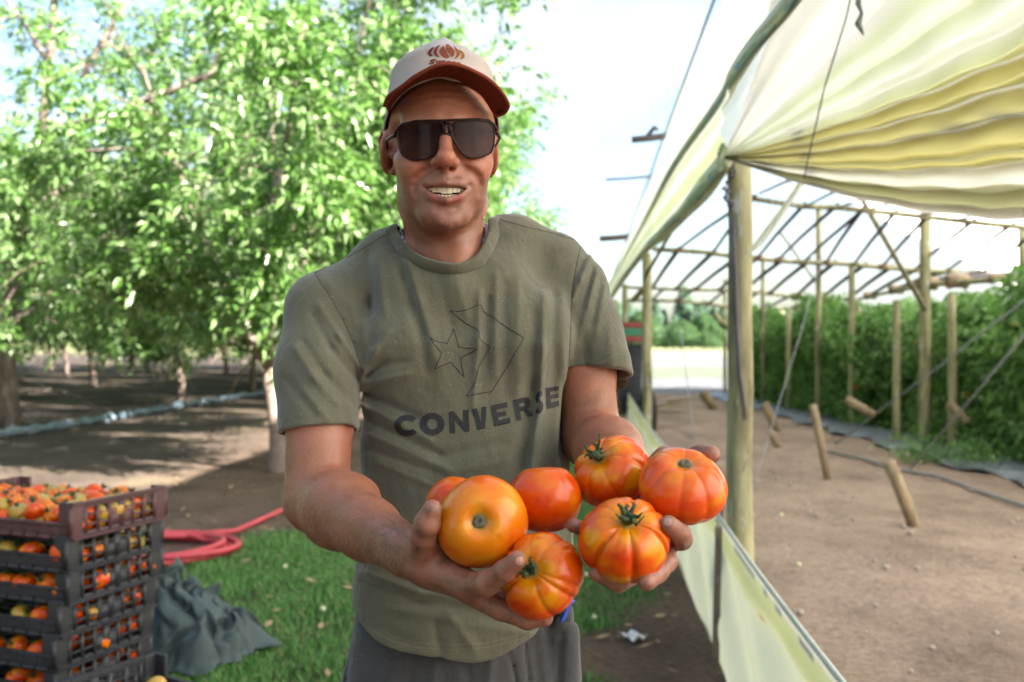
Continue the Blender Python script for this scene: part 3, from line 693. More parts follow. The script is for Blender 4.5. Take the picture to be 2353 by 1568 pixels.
    rp = MB(); rb = MB(); rb.tube([(.695 + .077 * y_, y_, 3.365) for y_ in (5.0, 6, 7, 8, 9, 10, 12, 15, 19, 24, 28)], 0.010, 7); fin(rb, 'edge_rope', simple_mat('cord_blue', (0.45, 0.58, 0.70), (0.35, 0.48, 0.62), 30, 0.7)); rp.tube([P(1962, -40, 3.3), P(1945, 40, 3.3), P(1895, 200, 3.4), P(1855, 372, 3.6), P(1848, 410, 3.7)], 0.003, 5)
    fin(rp, 'rope', simple_mat('cord_dark', (0.20, 0.24, 0.26), None, 40, 0.8)); rp = MB(); rp.tube([P(1950, 0, 3.35) + Vector((.04, 0, .1)), P(1972, 10, 3.35), P(1980, 30, 3.34), P(1972, 55, 3.34), P(1984, 80, 3.3)], [0.004, 0.010, 0.006, 0.012, 0.003], 6)
    fin(rp, 'torn_strip', simple_mat('cord_grey', (0.25, 0.30, 0.32), (0.12, 0.15, 0.17), 40, 0.8))
    cl = MB(); r_ = random.Random(5)     # bits of tape and cable at the head of the first post, cable down its side
    for k in range(9): c = P(1672 + r_.uniform(-6, 10), 385 + k * 11, 4.60); cl.tube([c, c + Vector((r_.uniform(-.03, .03), -.01, r_.uniform(-.02, .02))), c + Vector((r_.uniform(-.03, .03), -.005, -.03))], 0.006, 5)
    cl.tube([P(1684, 500, 4.63), P(1690, 620, 4.63), P(1694, 760, 4.63), P(1700, 860, 4.63), P(1712, 940, 4.63), P(1714, 965, 4.63)], [0.007, 0.010, 0.009, 0.009, 0.006, 0.003], 6)
    fin(cl, 'cable', simple_mat('cable_black', (0.10, 0.09, 0.12), None, 20, 0.5))
    # low plastic skirt
    def skirt(u, v):
        y = 1.6 + 26 * u ** 1.6; top = 0.655 + 0.012 * math.sin(y * 1.3) - 0.05 * math.exp(-((y - 10.5) / 2) ** 2); z = top * v
        b_ = 0.030 * math.sin(2.6 * (y * 1.6 - z * 3.6)) + 0.014 * math.sin(5.9 * (y * 1.5 - z * 3.2) + 1); b_ *= math.sin(min(1, v * 1.08) * math.pi) ** 0.6
        hem = -0.018 * math.exp(-((v - 0.86) / 0.05) ** 2)
        return (wallx(y) + b_ * 0.8 + hem - 0.02 * (1 - v) - off.x, y - off.y, z - 0.02)
    def sk(u, v):
        y = 1.6 + 26 * u ** 1.6; st = 0.5 + 0.5 * math.sin(y * 9 + 5 * math.sin(y * 3.7)); c = np.array((0.66, 0.71, 0.58))
        k = math.exp(-((v - 0.90) / 0.085) ** 2); c = c * (1 - k) + np.array((0.60, 0.63, 0.34)) * k
        if v > 0.975: c = np.array((0.80, 0.80, 0.78))
        if 0.935 < v < 0.972 and st > 0.75: c = np.array((0.16, 0.19, 0.24))
        if 0.80 < v < 0.84 and st > 0.93: c = np.array((0.52, 0.30, 0.10))
        if v < 0.03: c = np.array((0.35, 0.33, 0.26))
        return c
    grid_obj('skirt', skirt, 420, 44, plastic_mat('skirt_plastic', True, trans=0.40, rough=0.4), G_, sk)
    g = MB(); g.tube([Vector((wallx(y) + 0.004, y, 0.655 + 0.012 * math.sin(y * 1.3) - 0.05 * math.exp(-((y - 10.5) / 2) ** 2) - 0.018)) for y in np.linspace(1.6, 27, 70)], 0.008, 8); fin(g, 'skirt_hem', simple_mat('hem_white', (0.50, 0.52, 0.46), (0.36, 0.38, 0.33), 6, 0.5))
    # stake in front of the skirt
    s_ = MB(); a, b = P(1644, 1520, 4.47), P(1651, 1215, 4.47); s_.box(a.lerp(b, .5) + Vector((0, 0, -.04)), (0.030, 0.018, (b - a).length + .1), Euler((0, math.radians(1.4), 0)), bev=0.002)
    o = s_.build('stake', simple_mat('stake_wood', (0.20, 0.155, 0.12), (0.12, 0.09, 0.07), 30, 0.85, 0.4), loc=(a.x, a.y, 0)); tag(o, 'thin grey brown stake standing against the plastic skirt', 'stake')
    w2 = MB(); w2.tube([P(1660, 1160, 4.84), P(1656, 1215, 4.83)], 0.008, 6); fin(w2, 'skirt_rod', rodm)
    wires = MB()
    for a, b in (((1917, 1022, 14.2), (2420, 640, 11)), ((2090, 1080, 11.4), (2420, 690, 9.5)), ((1565, 760, 26), (1596, 1010, 15)), ((1725, 1140, 6.5), (1900, 560, 12)), ((1670, 1190, 4.9), (1715, 1060, 4.6))):
        wires.tube([P(*a), P(*a).lerp(P(*b), .5) - Vector((0, 0, .02)), P(*b)], 0.011 if a[2] > 9 else 0.003, 5)
    fin(wires, 'guy_wire', simple_mat('wire_grey', (0.30, 0.32, 0.36), (0.2, 0.2, 0.24), 30, 0.5))

def build_pegs():
    pm = simple_mat('peg_wood', (0.36, 0.27, 0.17), (0.17, 0.125, 0.08), 14, 0.85, 0.4, stretch=(1, 1, .3))
    lst = [((1903, 1104, 10.7), (1868, 932, 10.6), .042, 'long leaning wooden anchor peg in the bare soil, middle of the greenhouse floor'),
           ((2100, 1208, 8.0), (2043, 1062, 7.9), .050, 'nearest thick leaning wooden anchor peg on the greenhouse floor'),
           ((1785, 990, 16.5), (1756, 928, 16.5), .07, 'short leaning peg just right of the big front post'),
           ((1790, 1030, 13.9), (1770, 992, 13.9), .055, 'smallest stubby peg low beside the front post'),
           ((1640, 940, 21.8), (1616, 900, 21.8), .10, 'leaning peg at the far open end, left of the front post'),
           ((1628, 925, 23.8), (1612, 905, 23.8), .09, 'second small peg behind the leaning one at the far end'),
           ((2010, 955, 13.5), (1944, 918, 13.6), .055, 'wooden crosspiece tied into the guy wire before the plants'),
           ((2222, 972, 12.3), (2178, 926, 12.4), .055, 'wooden crosspiece tied to the rightmost guy wire')]
    for a, b, r, lab in lst:
        g = MB(); A, B = P(*a), P(*b); d = (B - A).normalized(); A2 = A - d * (0.12 if a[1] > 985 or a[2] > 16 else 0); o0 = (A.x, A.y, 0)
        g.tube([A2, A2.lerp(B, .5) + Vector((r * .1, 0, 0)), B], [r, r * 1.05, r], 10); o = g.build('peg', pm, loc=o0); tag(o, lab, 'peg', 'wooden anchor pegs')
    g = MB(); r_ = random.Random(3)
    rt = empty('wood_pile', tuple(G(1520, 945))); base = Vector(rt.location)
    for k in range(6):
        a = Vector((r_.uniform(-.3, .1), r_.uniform(-.3, .3), .06 + .07 * (k % 3))); b = a + Vector((r_.uniform(.3, .7), r_.uniform(-.3, .3), r_.uniform(-.02, .16)))
        m_ = MB(); m_.box(a.lerp(b, .5), ((b - a).length, 0.13, 0.05), (b - a).to_track_quat('X', 'Z').to_matrix(), bev=0.006); m_.build('board', pm, rt)
    tag(rt, 'small heap of wooden boards beside the trailer wheel', 'wood pile')

def build_plants():
    """tomato crop: two rows of tall plants along the right side"""
    rg = np.random.RandomState(6); rr = random.Random(6)
    lm = leaf_mat('tomato_leaf', (0.065, 0.150, 0.042), (0.120, 0.235, 0.065), (0.250, 0.400, 0.130), 0.38, 0.42)
    protos = []
    for s_ in range(3):
        rg = np.random.RandomState(40 + s_); root = empty('tomato_plant', (0, 0, 0)); st = MB()
        for k in range(4):
            a = rr.uniform(0, 6.28); q = [(0.2 * math.cos(a) * t, 0.35 * math.sin(a) * t, -0.05 + 2.0 * t) for t in (0, .3, .6, 1)]; st.tube(q, [0.014, .012, .009, .004], 6)
        st.build('stem', M('vine', lambda: simple_mat('vine_green', (0.12, 0.17, 0.06), (0.07, 0.10, 0.04), 20, 0.7)), root)
        n = 620; a = rg.uniform(0, 6.28, n); z = rg.uniform(0.05, 2.0, n) ** 1.0; q = rg.uniform(0.25, 1, n) ** 0.5 * (0.42 + 0.12 * np.sin(z * 5 + a * 2)) * np.where(z > 1.75, 0.65, 1)
        base = np.stack([q * np.cos(a) * 0.95, q * np.sin(a) * 1.35, z], 1); td = unit(np.stack([np.cos(a), np.sin(a), rg.uniform(-0.7, 0.5, n)], 1) + rg.normal(0, .35, (n, 3)))
        lp = 7; s = np.linspace(0.05, 1, lp)[None, :, None]; tl = rg.uniform(0.16, 0.32, n); P_ = base[:, None] + td[:, None] * s * tl[:, None, None] + np.array([0, 0, -.14]) * s ** 2 * tl[:, None, None] * 2
        ld = unit(td[:, None] * 0.5 + rg.normal(0, .8, (n, lp, 3)) + [0, 0, -.35]); V, F = leaf_mesh(P_.reshape(-1, 3), ld.reshape(-1, 3), 0.125, 0.058, rg, 0.38)
        mesh_obj('foliage', V, F, lm, root, smooth=False)
        fm = [simple_mat('fruit_yellow', (0.55, 0.48, 0.08), (0.40, 0.42, 0.08), 10, 0.3), simple_mat('fruit_red', (0.50, 0.10, 0.02), (0.45, 0.2, 0.02), 10, 0.3)]
        for k in range(4):
            a = rr.uniform(0, 6.28); zz = rr.uniform(0.5, 1.7); f = MB(); c = Vector((0.5 * math.cos(a), 0.62 * math.sin(a), zz)); f.lathe([(0.001, -.035), (.026, -.028), (.042, -.002), (.036, .022), (.012, .03), (.001, .026)], c, 12); f.build('fruit', fm[0 if zz > 1.0 else 1], root)
        tag(root, 'tall leafy tomato plant in the crop rows along the right side', 'plant', 'tomato plants of the greenhouse crop'); protos.append(root)
    kk = {}
    for p_ in protos: kk.update(kids_of(p_))
    spots = []
    y = 8.6
    while y < 27: spots.append((6.48 + rr.uniform(-.16, .16) + 0.05 * math.sin(y), y)); y += 1.05
    y = 9.6
    while y < 27: spots.append((7.35 + rr.uniform(-.1, .1), y)); y += 1.5
    y = 12
    while y < 27: spots.append((8.8, y)); y += 1.9
    for i in range(12): spots.append((4.7 + i * 0.75 if False else 9.6, 12 + i * 1.3))
    for i, (x, y) in enumerate(spots):
        c = protos[i] if i < 3 else copy_tree(protos[i % 3], kk); c.location = (x, y, 0); c.rotation_euler.z = rr.choice([0, math.pi]) + rr.uniform(-.3, .3); s = rr.uniform(0.92, 1.08); c.scale = (s, s, s * rr.uniform(0.84, 1.20)); c['label'] = 'leafy tomato plant in the front row along the mulch film' if x < 6.8 else ('tomato plant in the second row, half hidden by the front row' if x < 8 else 'tomato plant top showing behind the two front rows')
    def film(u, v):
        y = 9 + 18 * u; x = 5.15 + 0.9 * v + 0.10 * math.sin(y * 3.1) * (1 - v); return (x, y, 0.055 + 0.03 * math.sin(v * 3.1) + 0.02 * math.sin(y * 7 + v * 9) - 0.02 * (v < .1))
    o = grid_obj('mulch_film', film, 90, 12, simple_mat('mulch_blue_grey', (0.13, 0.15, 0.19), (0.07, 0.08, 0.11), 6, 0.4), None); tag(o, 'dark blue grey mulch film along the foot of the tomato plants', 'plastic film')
    g = MB(); pts = [G(1900, 1040), G(1990, 1060), G(2070, 1085), G(2160, 1100), G(2240, 1130), G(2330, 1160), G(2420, 1190)]; g.tube([p + Vector((0, 0, .02)) for p in pts], 0.017, 8)
    tag(g.build('drip_hose', simple_mat('hose_grey', (0.20, 0.21, 0.24), None, 10, 0.5)), 'thin grey drip hose lying across the soil near the right edge', 'hose')
    # seedlings at the foot
    w_ = MB(); rg2 = np.random.RandomState(9); n = 2600; cx = np.array([G(2010 + 0, 985), G(2245, 1075), G(1850, 950), G(2120, 1060)])[rg2.randint(0, 4, n)]
    p = cx[:, :3] + np.stack([rg2.normal(0, .18, n), rg2.normal(0, .2, n), np.abs(rg2.normal(0.12, .12, n))], 1); V, F = leaf_mesh(p, unit(rg2.normal(0, 1, (n, 3)) + [0, 0, .5]), .06, .03, rg2); tag(mesh_obj('weeds', V, F, lm, smooth=False), 'low green weeds at the edge of the mulch film', 'weeds', kind='stuff')

def build_trailer():
    t = empty('farm_trailer', tuple(G(1462, 1000))); tag(t, 'dark mesh sided farm trailer with red and green rails, behind the second post', 'trailer'); d = t.location.y
    def Pt(px, py, dd=0): return P(px, py, d + dd) - t.location
    red, grn, blk = simple_mat('red_rail', (0.32, 0.035, 0.03), None, 10, 0.5), simple_mat('green_rail', (0.03, 0.22, 0.12), None, 10, 0.5), simple_mat('black_steel', (0.035, 0.035, 0.045), None, 10, 0.5)
    x0, x1 = Pt(1405, 800).x, Pt(1486, 800).x
    for y0, y1, m in ((742, 754, red), (754, 773, grn), (773, 786, red)):
        g = MB(); a, b = Pt(1440, y0), Pt(1440, y1); g.box(((x0 + x1) / 2, 0, (a.z + b.z) / 2), (x1 - x0, 0.5, a.z - b.z - 0.004), bev=0.01); g.build('rail', m, t)
    g = MB(); z1, z0 = Pt(0, 786).z, Pt(0, 990).z
    for k in range(9): x = x0 + (x1 - x0) * k / 8; g.box((x, -.25, (z0 + z1) / 2), (0.02, 0.02, z1 - z0))
    for k in range(12): z = z0 + (z1 - z0) * k / 11; g.box(((x0 + x1) / 2, -.26, z), (x1 - x0, 0.016, 0.016))
    g.build('side_mesh', blk, t); g = MB(); g.box(((x0 + x1) / 2, 0.6, (z0 + z1) / 2 + .1), (x1 - x0 - .1, 0.9, (z1 - z0) * .8), bev=.02); g.build('body', simple_mat('trailer_dark', (0.03, 0.035, 0.05), None, 5, .7), t)
    g = MB(); c = Vector((Pt(1494, 930).x, 0.15, 0.34)); n = 28
    ring = lambda r, x: [Vector((c.x + x, c.y + r * math.cos(a), c.z + r * math.sin(a))) for a in [2 * math.pi * k / n for k in range(n)]]
    V = []; 
    for r, x in ((.20, -.06), (.30, -.09), (.34, -.06), (.34, .06), (.30, .09), (.20, .06)): V += ring(r, x)
    F = [(i * n + j, i * n + (j + 1) % n, (i + 1) * n + (j + 1) % n, (i + 1) * n + j) for i in range(5) for j in range(n)]
    g.add(V, F); wh = g.build('wheel', simple_mat('tyre_rubber', (0.02, 0.02, 0.024), None, 20, .8), t); g = MB(); g.add(ring(.2, .02) + [Vector((c.x + .04, c.y, c.z))], [(j, (j + 1) % n, n) for j in range(n)]); g.build('rim', simple_mat('rim_grey', (0.3, 0.3, 0.3), None, 20, .5), wh)
    g = MB(); g.box(((x0 + x1) / 2, .4, 0.34), (x1 - x0 + .3, .08, .08), bev=.01); g.build('axle', blk, t)
# ------------------------------------------------------------------ the man: frames and anchor points
PLOC = Vector((-0.09, 1.46, 0.0))
HC = P(1016, 348, 1.425)                          # centre of the head, at eye level between the ears
HM = Matrix.Translation(HC) @ Euler((math.radians(-2), math.radians(0), math.radians(6.5))).to_matrix().to_4x4()
HMI = HM.inverted()
def L(px, py, yl):
    o = HMI @ Vector((0, 0, CAM_Z)); d = (HMI.to_3x3()) @ ray(px, py)
    t = (yl - o.y) / d.y; return o + d * t
def Hw(v): return HM @ Vector(v)

# wrists, elbows, shoulders
S_R, E_R, W_R = P(742, 712, 1.47), P(729, 1150, 1.36), P(938, 1268, 1.13)       # his right arm (at the left of the picture)
S_L, E_L, W_L = P(1322, 660, 1.52), P(1362, 1010, 1.47), P(1478, 1128, 1.20)

# held tomatoes: centre, radii (equatorial, polar), direction of the stem, ribs ...
TOM = [
 dict(c=P(1108, 1200, 1.070), r=0.0470, h=0.93, ax=(-0.06, -1.0, 0.19), ribs=0.014, n=6, seed=3, col='gold', stem='scar', dw=0.24),
 dict(c=P(1054, 1163, 1.148), r=0.0365, h=0.90, ax=(0.3, 0.4, 0.9), ribs=0.01, n=6, seed=9, col='deep', stem='none'),
 dict(c=P(1253, 1146, 1.120), r=0.0385, h=1.0, ax=(-0.05, 0.10, 1.0), ribs=0.010, n=5, seed=5, col='deep', stem='dimple', dw=0.30),
 dict(c=P(1243, 1322, 1.035), r=0.0430, h=0.84, ax=(-0.36, -0.86, 0.36), ribs=0.055, n=11, seed=7, col='flame', stem='calyx'),
 dict(c=P(1404, 1086, 1.150), r=0.0435, h=0.82, ax=(-0.52, -0.56, 0.64), ribs=0.070, n=8, seed=8, col='flame', stem='sprig'),
 dict(c=P(1568, 1117, 1.075), r=0.0462, h=0.78, ax=(0.02, -0.46, 0.86), ribs=0.026, n=11, seed=4, col='pink', stem='scar', dw=0.32),
 dict(c=P(1436, 1241, 1.015), r=0.0450, h=0.84, ax=(0.00, -0.66, 0.70), ribs=0.070, n=10, seed=16, col='flame', stem='calyx'),
]

LIP_UP = [L(966, 421, -0.0715), L(996, 420.5, -0.0860), L(1025, 420.5, -0.0915), L(1054, 420, -0.0860), L(1084, 420, -0.0715)]
LIP_LO = [L(966, 423, -0.0710), L(994, 452, -0.0850), L(1025, 460.5, -0.0905), L(1056, 452, -0.0850), L(1084, 422, -0.0710)]
def build_body():
    B = SDF()
    # ---- torso under the shirt
    B.cap(P(1045, 720, 1.53), P(1040, 1100, 1.52), 0.080, 0.085, k=0.03, sq=(0.75, 1.0, 1.0))
    B.cap(P(970, 655, 1.54), P(1130, 645, 1.56), 0.060, 0.06, k=0.04)
    B.chain([P(1000, 630, 1.55), P(860, 675, 1.52), S_R], [0.042, 0.036, 0.040], k=0.03)
    B.chain([P(1070, 620, 1.56), P(1220, 630, 1.55), S_L], [0.040, 0.034, 0.036], k=0.03)
    # ---- neck
    B.frame(None)
    nk0 = Hw((0.0, 0.042, -0.06)); nk1 = P(1022, 600, 1.50)
    B.cap(nk0, nk1, 0.0560, 0.0600, k=0.010)
    B.cap(P(945, 580, 1.54), P(1110, 565, 1.58), 0.036, k=0.04)       # trapezius
    # sternomastoids, throat, collar bones
    B.cap(P(938, 470, 1.455), P(1035, 612, 1.425), 0.012, 0.009, k=0.025)
    B.cap(P(1100, 465, 1.47), P(1062, 612, 1.425), 0.012, 0.009, k=0.025)
    B.ell(P(1050, 575, 1.432), (0.016, 0.014, 0.022), k=0.02)
    B.cap(P(1046, 618, 1.43), P(925, 575, 1.455), 0.012, k=0.02)
    B.cap(P(1058, 618, 1.43), P(1150, 575, 1.48), 0.012, k=0.02)
    B.ell(P(1048, 640, 1.465), (0.055, 0.030, 0.04), k=0.03)
    # ---- head, in its own frame
    B.frame(HM)
    B.ell((0, 0.020, 0.030), (0.0745, 0.098, 0.092), k=0.02)
    B.ell((0, -0.004, 0.035), (0.0700, 0.0915, 0.070), k=0.02)
    B.ell((0, -0.008, -0.035), (0.0585, 0.078, 0.078), k=0.028)
    B.ell((0, -0.020, -0.072), (0.0395, 0.058, 0.038), k=0.020)
    B.cap((-0.0405, 0.012, -0.052), (-0.019, -0.062, -0.1010), 0.0140, 0.017, k=0.025)
    B.cap((0.0405, 0.012, -0.052), (0.019, -0.062, -0.1010), 0.0140, 0.017, k=0.025)
    B.ell((0, -0.066, -0.1025), (0.026, 0.020, 0.017), k=0.018)         # chin
    B.ell((0, -0.079, -0.1020), (0.013, 0.010, 0.011), k=0.012)
    B.cap((0, -0.030, -0.092), (0, 0.02, -0.088), 0.018, 0.030, k=0.02)     # under the jaw
    for sx in (-1, 1):
        B.ell((sx * 0.049, -0.050, -0.026), (0.0190, 0.026, 0.016), k=0.022)      # cheek bone
        B.ell((sx * 0.0375, -0.0655, -0.0380), (0.0205, 0.0205, 0.0180), k=0.012)
        B.ell((sx * 0.0420, -0.046, -0.058), (0.0150, 0.0260, 0.0280), k=0.022)    # cheek pushed up by the smile
        B.cap((sx * 0.012, -0.088, 0.022), (sx * 0.050, -0.066, 0.020), 0.0085, 0.008, k=0.014)   # brow
        B.ell((sx * 0.032, -0.094, -0.002), (0.0165, 0.013, 0.011), k=0.012, op='s')
        B.ell((sx * 0.032, -0.071, -0.001), (0.0125, 0.0125, 0.0125), k=0.004)     # eyeball and lids
        B.ell((sx * 0.068, -0.030, 0.012), (0.014, 0.022, 0.018), k=0.02, op='s')   # temple
        # jaw muscle
        B.ell((sx * 0.0435, -0.012, -0.054), (0.012, 0.024, 0.028), k=0.018)
    # forehead lines
    # ---- nose
    B.cap((0, -0.083, 0.014), (0, -0.1085, -0.030), 0.0066, 0.0100, k=0.012)
    B.ell((0, -0.1105, -0.0345), (0.0130, 0.0110, 0.0108), k=0.008)
    for sx in (-1, 1):
        B.ell((sx * 0.0135, -0.098, -0.0385), (0.0072, 0.0105, 0.0078), k=0.006)
        B.cap((sx * 0.0068, -0.104, -0.0485), (sx * 0.0085, -0.098, -0.043), 0.0030, 0.002, k=0.003, op='s')
        B.cap((sx * 0.022, -0.092, -0.034), (sx * 0.020, -0.091, -0.043), 0.0030, k=0.008, op='s')
    B.cap((0, -0.101, -0.0425), (0, -0.090, -0.052), 0.0042, 0.003, k=0.006)
    # ---- muzzle, smile folds, mouth
    B.ell((0, -0.064, -0.068), (0.032, 0.0265, 0.029), k=0.018)
    B.chain(LIP_UP, [0.0026, 0.0040, 0.0042, 0.0040, 0.0026], k=0.006)
    B.chain(LIP_LO, [0.0026, 0.0054, 0.0068, 0.0054, 0.0026], k=0.005)
    op2 = [(L(a_, b_, -0.085), r_) for a_, b_, r_ in ((971, 423.5, 0.0013), (986, 431, 0.0042), (1005, 438.5, 0.0068), (1025, 442, 0.0080), (1045, 438.5, 0.0068), (1064, 430.5, 0.0042), (1080, 422.5, 0.0012))]
    def opening(p):
        x, z = p[:, 0], p[:, 2]; r = None
        for (a_, ra), (b_, rb) in zip(op2[:-1], op2[1:]):
            dx, dz = b_.x - a_.x, b_.z - a_.z; t = np.clip(((x - a_.x) * dx + (z - a_.z) * dz) / (dx * dx + dz * dz), 0, 1)
            d = np.sqrt((x - a_.x - t * dx) ** 2 + (z - a_.z - t * dz) ** 2) - (ra + (rb - ra) * t)
            r = d if r is None else np.minimum(r, d)
        top = z - (op2[3][0].z + 0.0068) ; r = np.maximum(r, top)
        return np.maximum(np.maximum(r, p[:, 1] + 0.058), -0.115 - p[:, 1])
    B.add('s', opening, 0.0018)
    # ---- ears
    for sx in (-1, 1):
        o = Vector((sx * 0.0745 - (0.0065 if sx > 0 else 0), 0.012 + (0.006 if sx > 0 else 0), -0.001))
        def e(a, b, c): return (o.x + sx * a, o.y + b, o.z + c)
        B.ell(e(0.003, 0.003, 0.000), (0.0062, 0.0215, 0.0310), k=0.006, rot=(math.radians(-8), 0, math.radians(sx * 28)))
        B.chain([e(-0.006, -0.012, 0.010), e(0.002, -0.010, 0.024), e(0.009, 0.004, 0.032), e(0.014, 0.018, 0.024), e(0.013, 0.021, 0.006),
                 e(0.008, 0.014, -0.012), e(0.001, 0.003, -0.026), e(-0.004, -0.007, -0.030), e(-0.006, -0.012, -0.022)],
                [0.0030, 0.0028, 0.0030, 0.0030, 0.0028, 0.0028, 0.0032, 0.0032, 0.0028], k=0.005)
        B.ell(e(0.0075, -0.001, 0.000), (0.0050, 0.0085, 0.0125), k=0.005, op='s', rot=(0, 0, math.radians(sx * 28)))
        B.ell(e(0.0100, 0.007, 0.016), (0.0035, 0.006, 0.008), k=0.004, op='s', rot=(0, 0, math.radians(sx * 28)))
        B.ell(e(-0.003, -0.011, -0.006), (0.0040, 0.0050, 0.0060), k=0.005)      # tragus
    B.frame(None)
    # ---- his right arm
    B.cap(S_R, S_R.lerp(E_R, 0.55), 0.044, 0.0470, k=0.02)
    B.cap(S_R.lerp(E_R, 0.5), E_R, 0.0475, 0.0430, k=0.02)
    f = E_R.lerp(W_R, 0.28) + Vector((0, 0, 0.002))
    B.cap(E_R, f, 0.0420, 0.0475, k=0.015)
    B.cap(f, E_R.lerp(W_R, 0.62), 0.0475, 0.0370, k=0.015)
    B.cap(E_R.lerp(W_R, 0.6), W_R, 0.0365, 0.0270, k=0.015)
    B.ell(E_R + Vector((0.004, 0.020, -0.030)), (0.022, 0.022, 0.020), k=0.02)       # point of the elbow
    B.ell(E_R + Vector((0.045, -0.030, 0.012)), (0.050, 0.030, 0.028), k=0.02, rot=(0, 0, -0.6))
    # ---- his left arm
    B.cap(S_L, S_L.lerp(E_L, 0.55), 0.038, 0.0430, k=0.02)
    B.cap(S_L.lerp(E_L, 0.5), E_L, 0.0430, 0.0410, k=0.02)
    f = E_L.lerp(W_L, 0.30) + Vector((0.004, 0, 0.002))
    B.cap(E_L, f, 0.0410, 0.0460, k=0.02)
    B.cap(f, E_L.lerp(W_L, 0.65), 0.0450, 0.0360, k=0.02)
    B.cap(E_L.lerp(W_L, 0.6), W_L, 0.0355, 0.0270, k=0.015)
    # ---- his right hand: palm turned up, thumb up along the big tomato
    kf = 0.006
    pal = P(1030, 1306, 1.075)
    B.cap(W_R, P(985, 1292, 1.10), 0.0260, 0.0235, k=0.015, sq=None)
    B.cap(P(985, 1296, 1.10), P(1075, 1345, 1.055), 0.0225, 0.0160, k=0.018)
    B.cap(P(1000, 1312, 1.12), P(1100, 1362, 1.085), 0.0190, 0.0150, k=0.018)
    B.cap(P(965, 1262, 1.115), P(990, 1238, 1.085), 0.0210, 0.0150, k=0.015)           # ball of the thumb
    B.chain([P(975, 1268, 1.085), P(975, 1232, 1.062), P(983, 1200, 1.050), P(993, 1172, 1.046)], [0.0170, 0.0140, 0.0130, 0.0108], k=kf)
    B.ell(P(982, 1208, 1.050), (0.0130, 0.012, 0.010), k=0.006)
    # index finger, below the big tomato
    B.chain([P(1072, 1346, 1.050), P(1118, 1342, 1.020), P(1160, 1312, 1.000), P(1189, 1287, 0.990)], [0.0150, 0.0118, 0.0108, 0.0092], k=kf)
    B.ell(P(1120, 1340, 1.018), (0.0125, 0.012, 0.0115), k=0.005)
    # middle, ring and little finger run under the lower tomato
    B.chain([P(1085, 1362, 1.070), P(1150, 1400, 1.050), P(1212, 1425, 1.040), P(1252, 1420, 1.035)], [0.0145, 0.0115, 0.0100, 0.0088], k=kf)
    B.chain([P(1085, 1362, 1.095), P(1160, 1385, 1.090), P(1225, 1400, 1.090), P(1265, 1390, 1.090)], [0.0140, 0.0108, 0.0095, 0.0085], k=kf)
    B.chain([P(1075, 1345, 1.110), P(1145, 1352, 1.115), P(1200, 1345, 1.118), P(1235, 1325, 1.118)], [0.0130, 0.0098, 0.0088, 0.0078], k=kf)
    # ---- his left hand, palm up under three tomatoes
    B.cap(W_L, P(1490, 1165, 1.160), 0.0265, 0.0240, k=0.015)
    B.cap(P(1490, 1165, 1.160), P(1535, 1205, 1.090), 0.0235, 0.0150, k=0.018)
    B.cap(P(1462, 1170, 1.155), P(1470, 1228, 1.090), 0.0220, 0.0150, k=0.018)
    B.cap(P(1478, 1170, 1.150), P(1500, 1222, 1.090), 0.0220, 0.0150, k=0.018)
    B.cap(P(1500, 1130, 1.165), P(1535, 1085, 1.150), 0.0210, 0.0160, k=0.018)      # ball of the thumb
    B.chain([P(1528, 1090, 1.155), P(1572, 1062, 1.140), P(1610, 1048, 1.125), P(1633, 1045, 1.110)], [0.0165, 0.0140, 0.0130, 0.0108], k=kf)
    B.cap(P(1500, 1090, 1.175), P(1528, 1052, 1.165), 0.0170, 0.0140, k=0.015)
    B.chain([P(1538, 1215, 1.085), P(1566, 1240, 1.055), P(1563, 1227, 1.022), P(1536, 1206, 1.000)], [0.0130, 0.0112, 0.0105, 0.0096], k=kf)   # index
    B.chain([P(1515, 1235, 1.085), P(1530, 1290, 1.050), P(1511, 1314, 1.010), P(1485, 1338, 0.985)], [0.0135, 0.0118, 0.0108, 0.0092], k=kf)      # middle
    B.chain([P(1490, 1238, 1.090), P(1470, 1312, 1.070), P(1420, 1338, 1.030), P(1374, 1318, 1.005)], [0.0130, 0.0112, 0.0104, 0.0090], k=kf)      # ring
    B.chain([P(1465, 1235, 1.095), P(1420, 1262, 1.100), P(1362, 1225, 1.090), P(1318, 1208, 1.070)], [0.0120, 0.0100, 0.0090, 0.0080], k=kf)       # little
    # creases cut where the finished face shows them
    def surf(px, py, d0=1.22, d1=1.52):
        ts = np.linspace(d0, d1, 400); pts = np.array([tuple(P(px, py, float(t))) for t in ts], dtype=np.float32); f_ = B.eval(pts); k_ = int(np.argmax(f_ < 0))
        if k_ == 0: return P(px, py, 1.35)
        t = ts[k_ - 1] + (ts[k_] - ts[k_ - 1]) * f_[k_ - 1] / (f_[k_ - 1] - f_[k_]); return P(px, py, float(t))
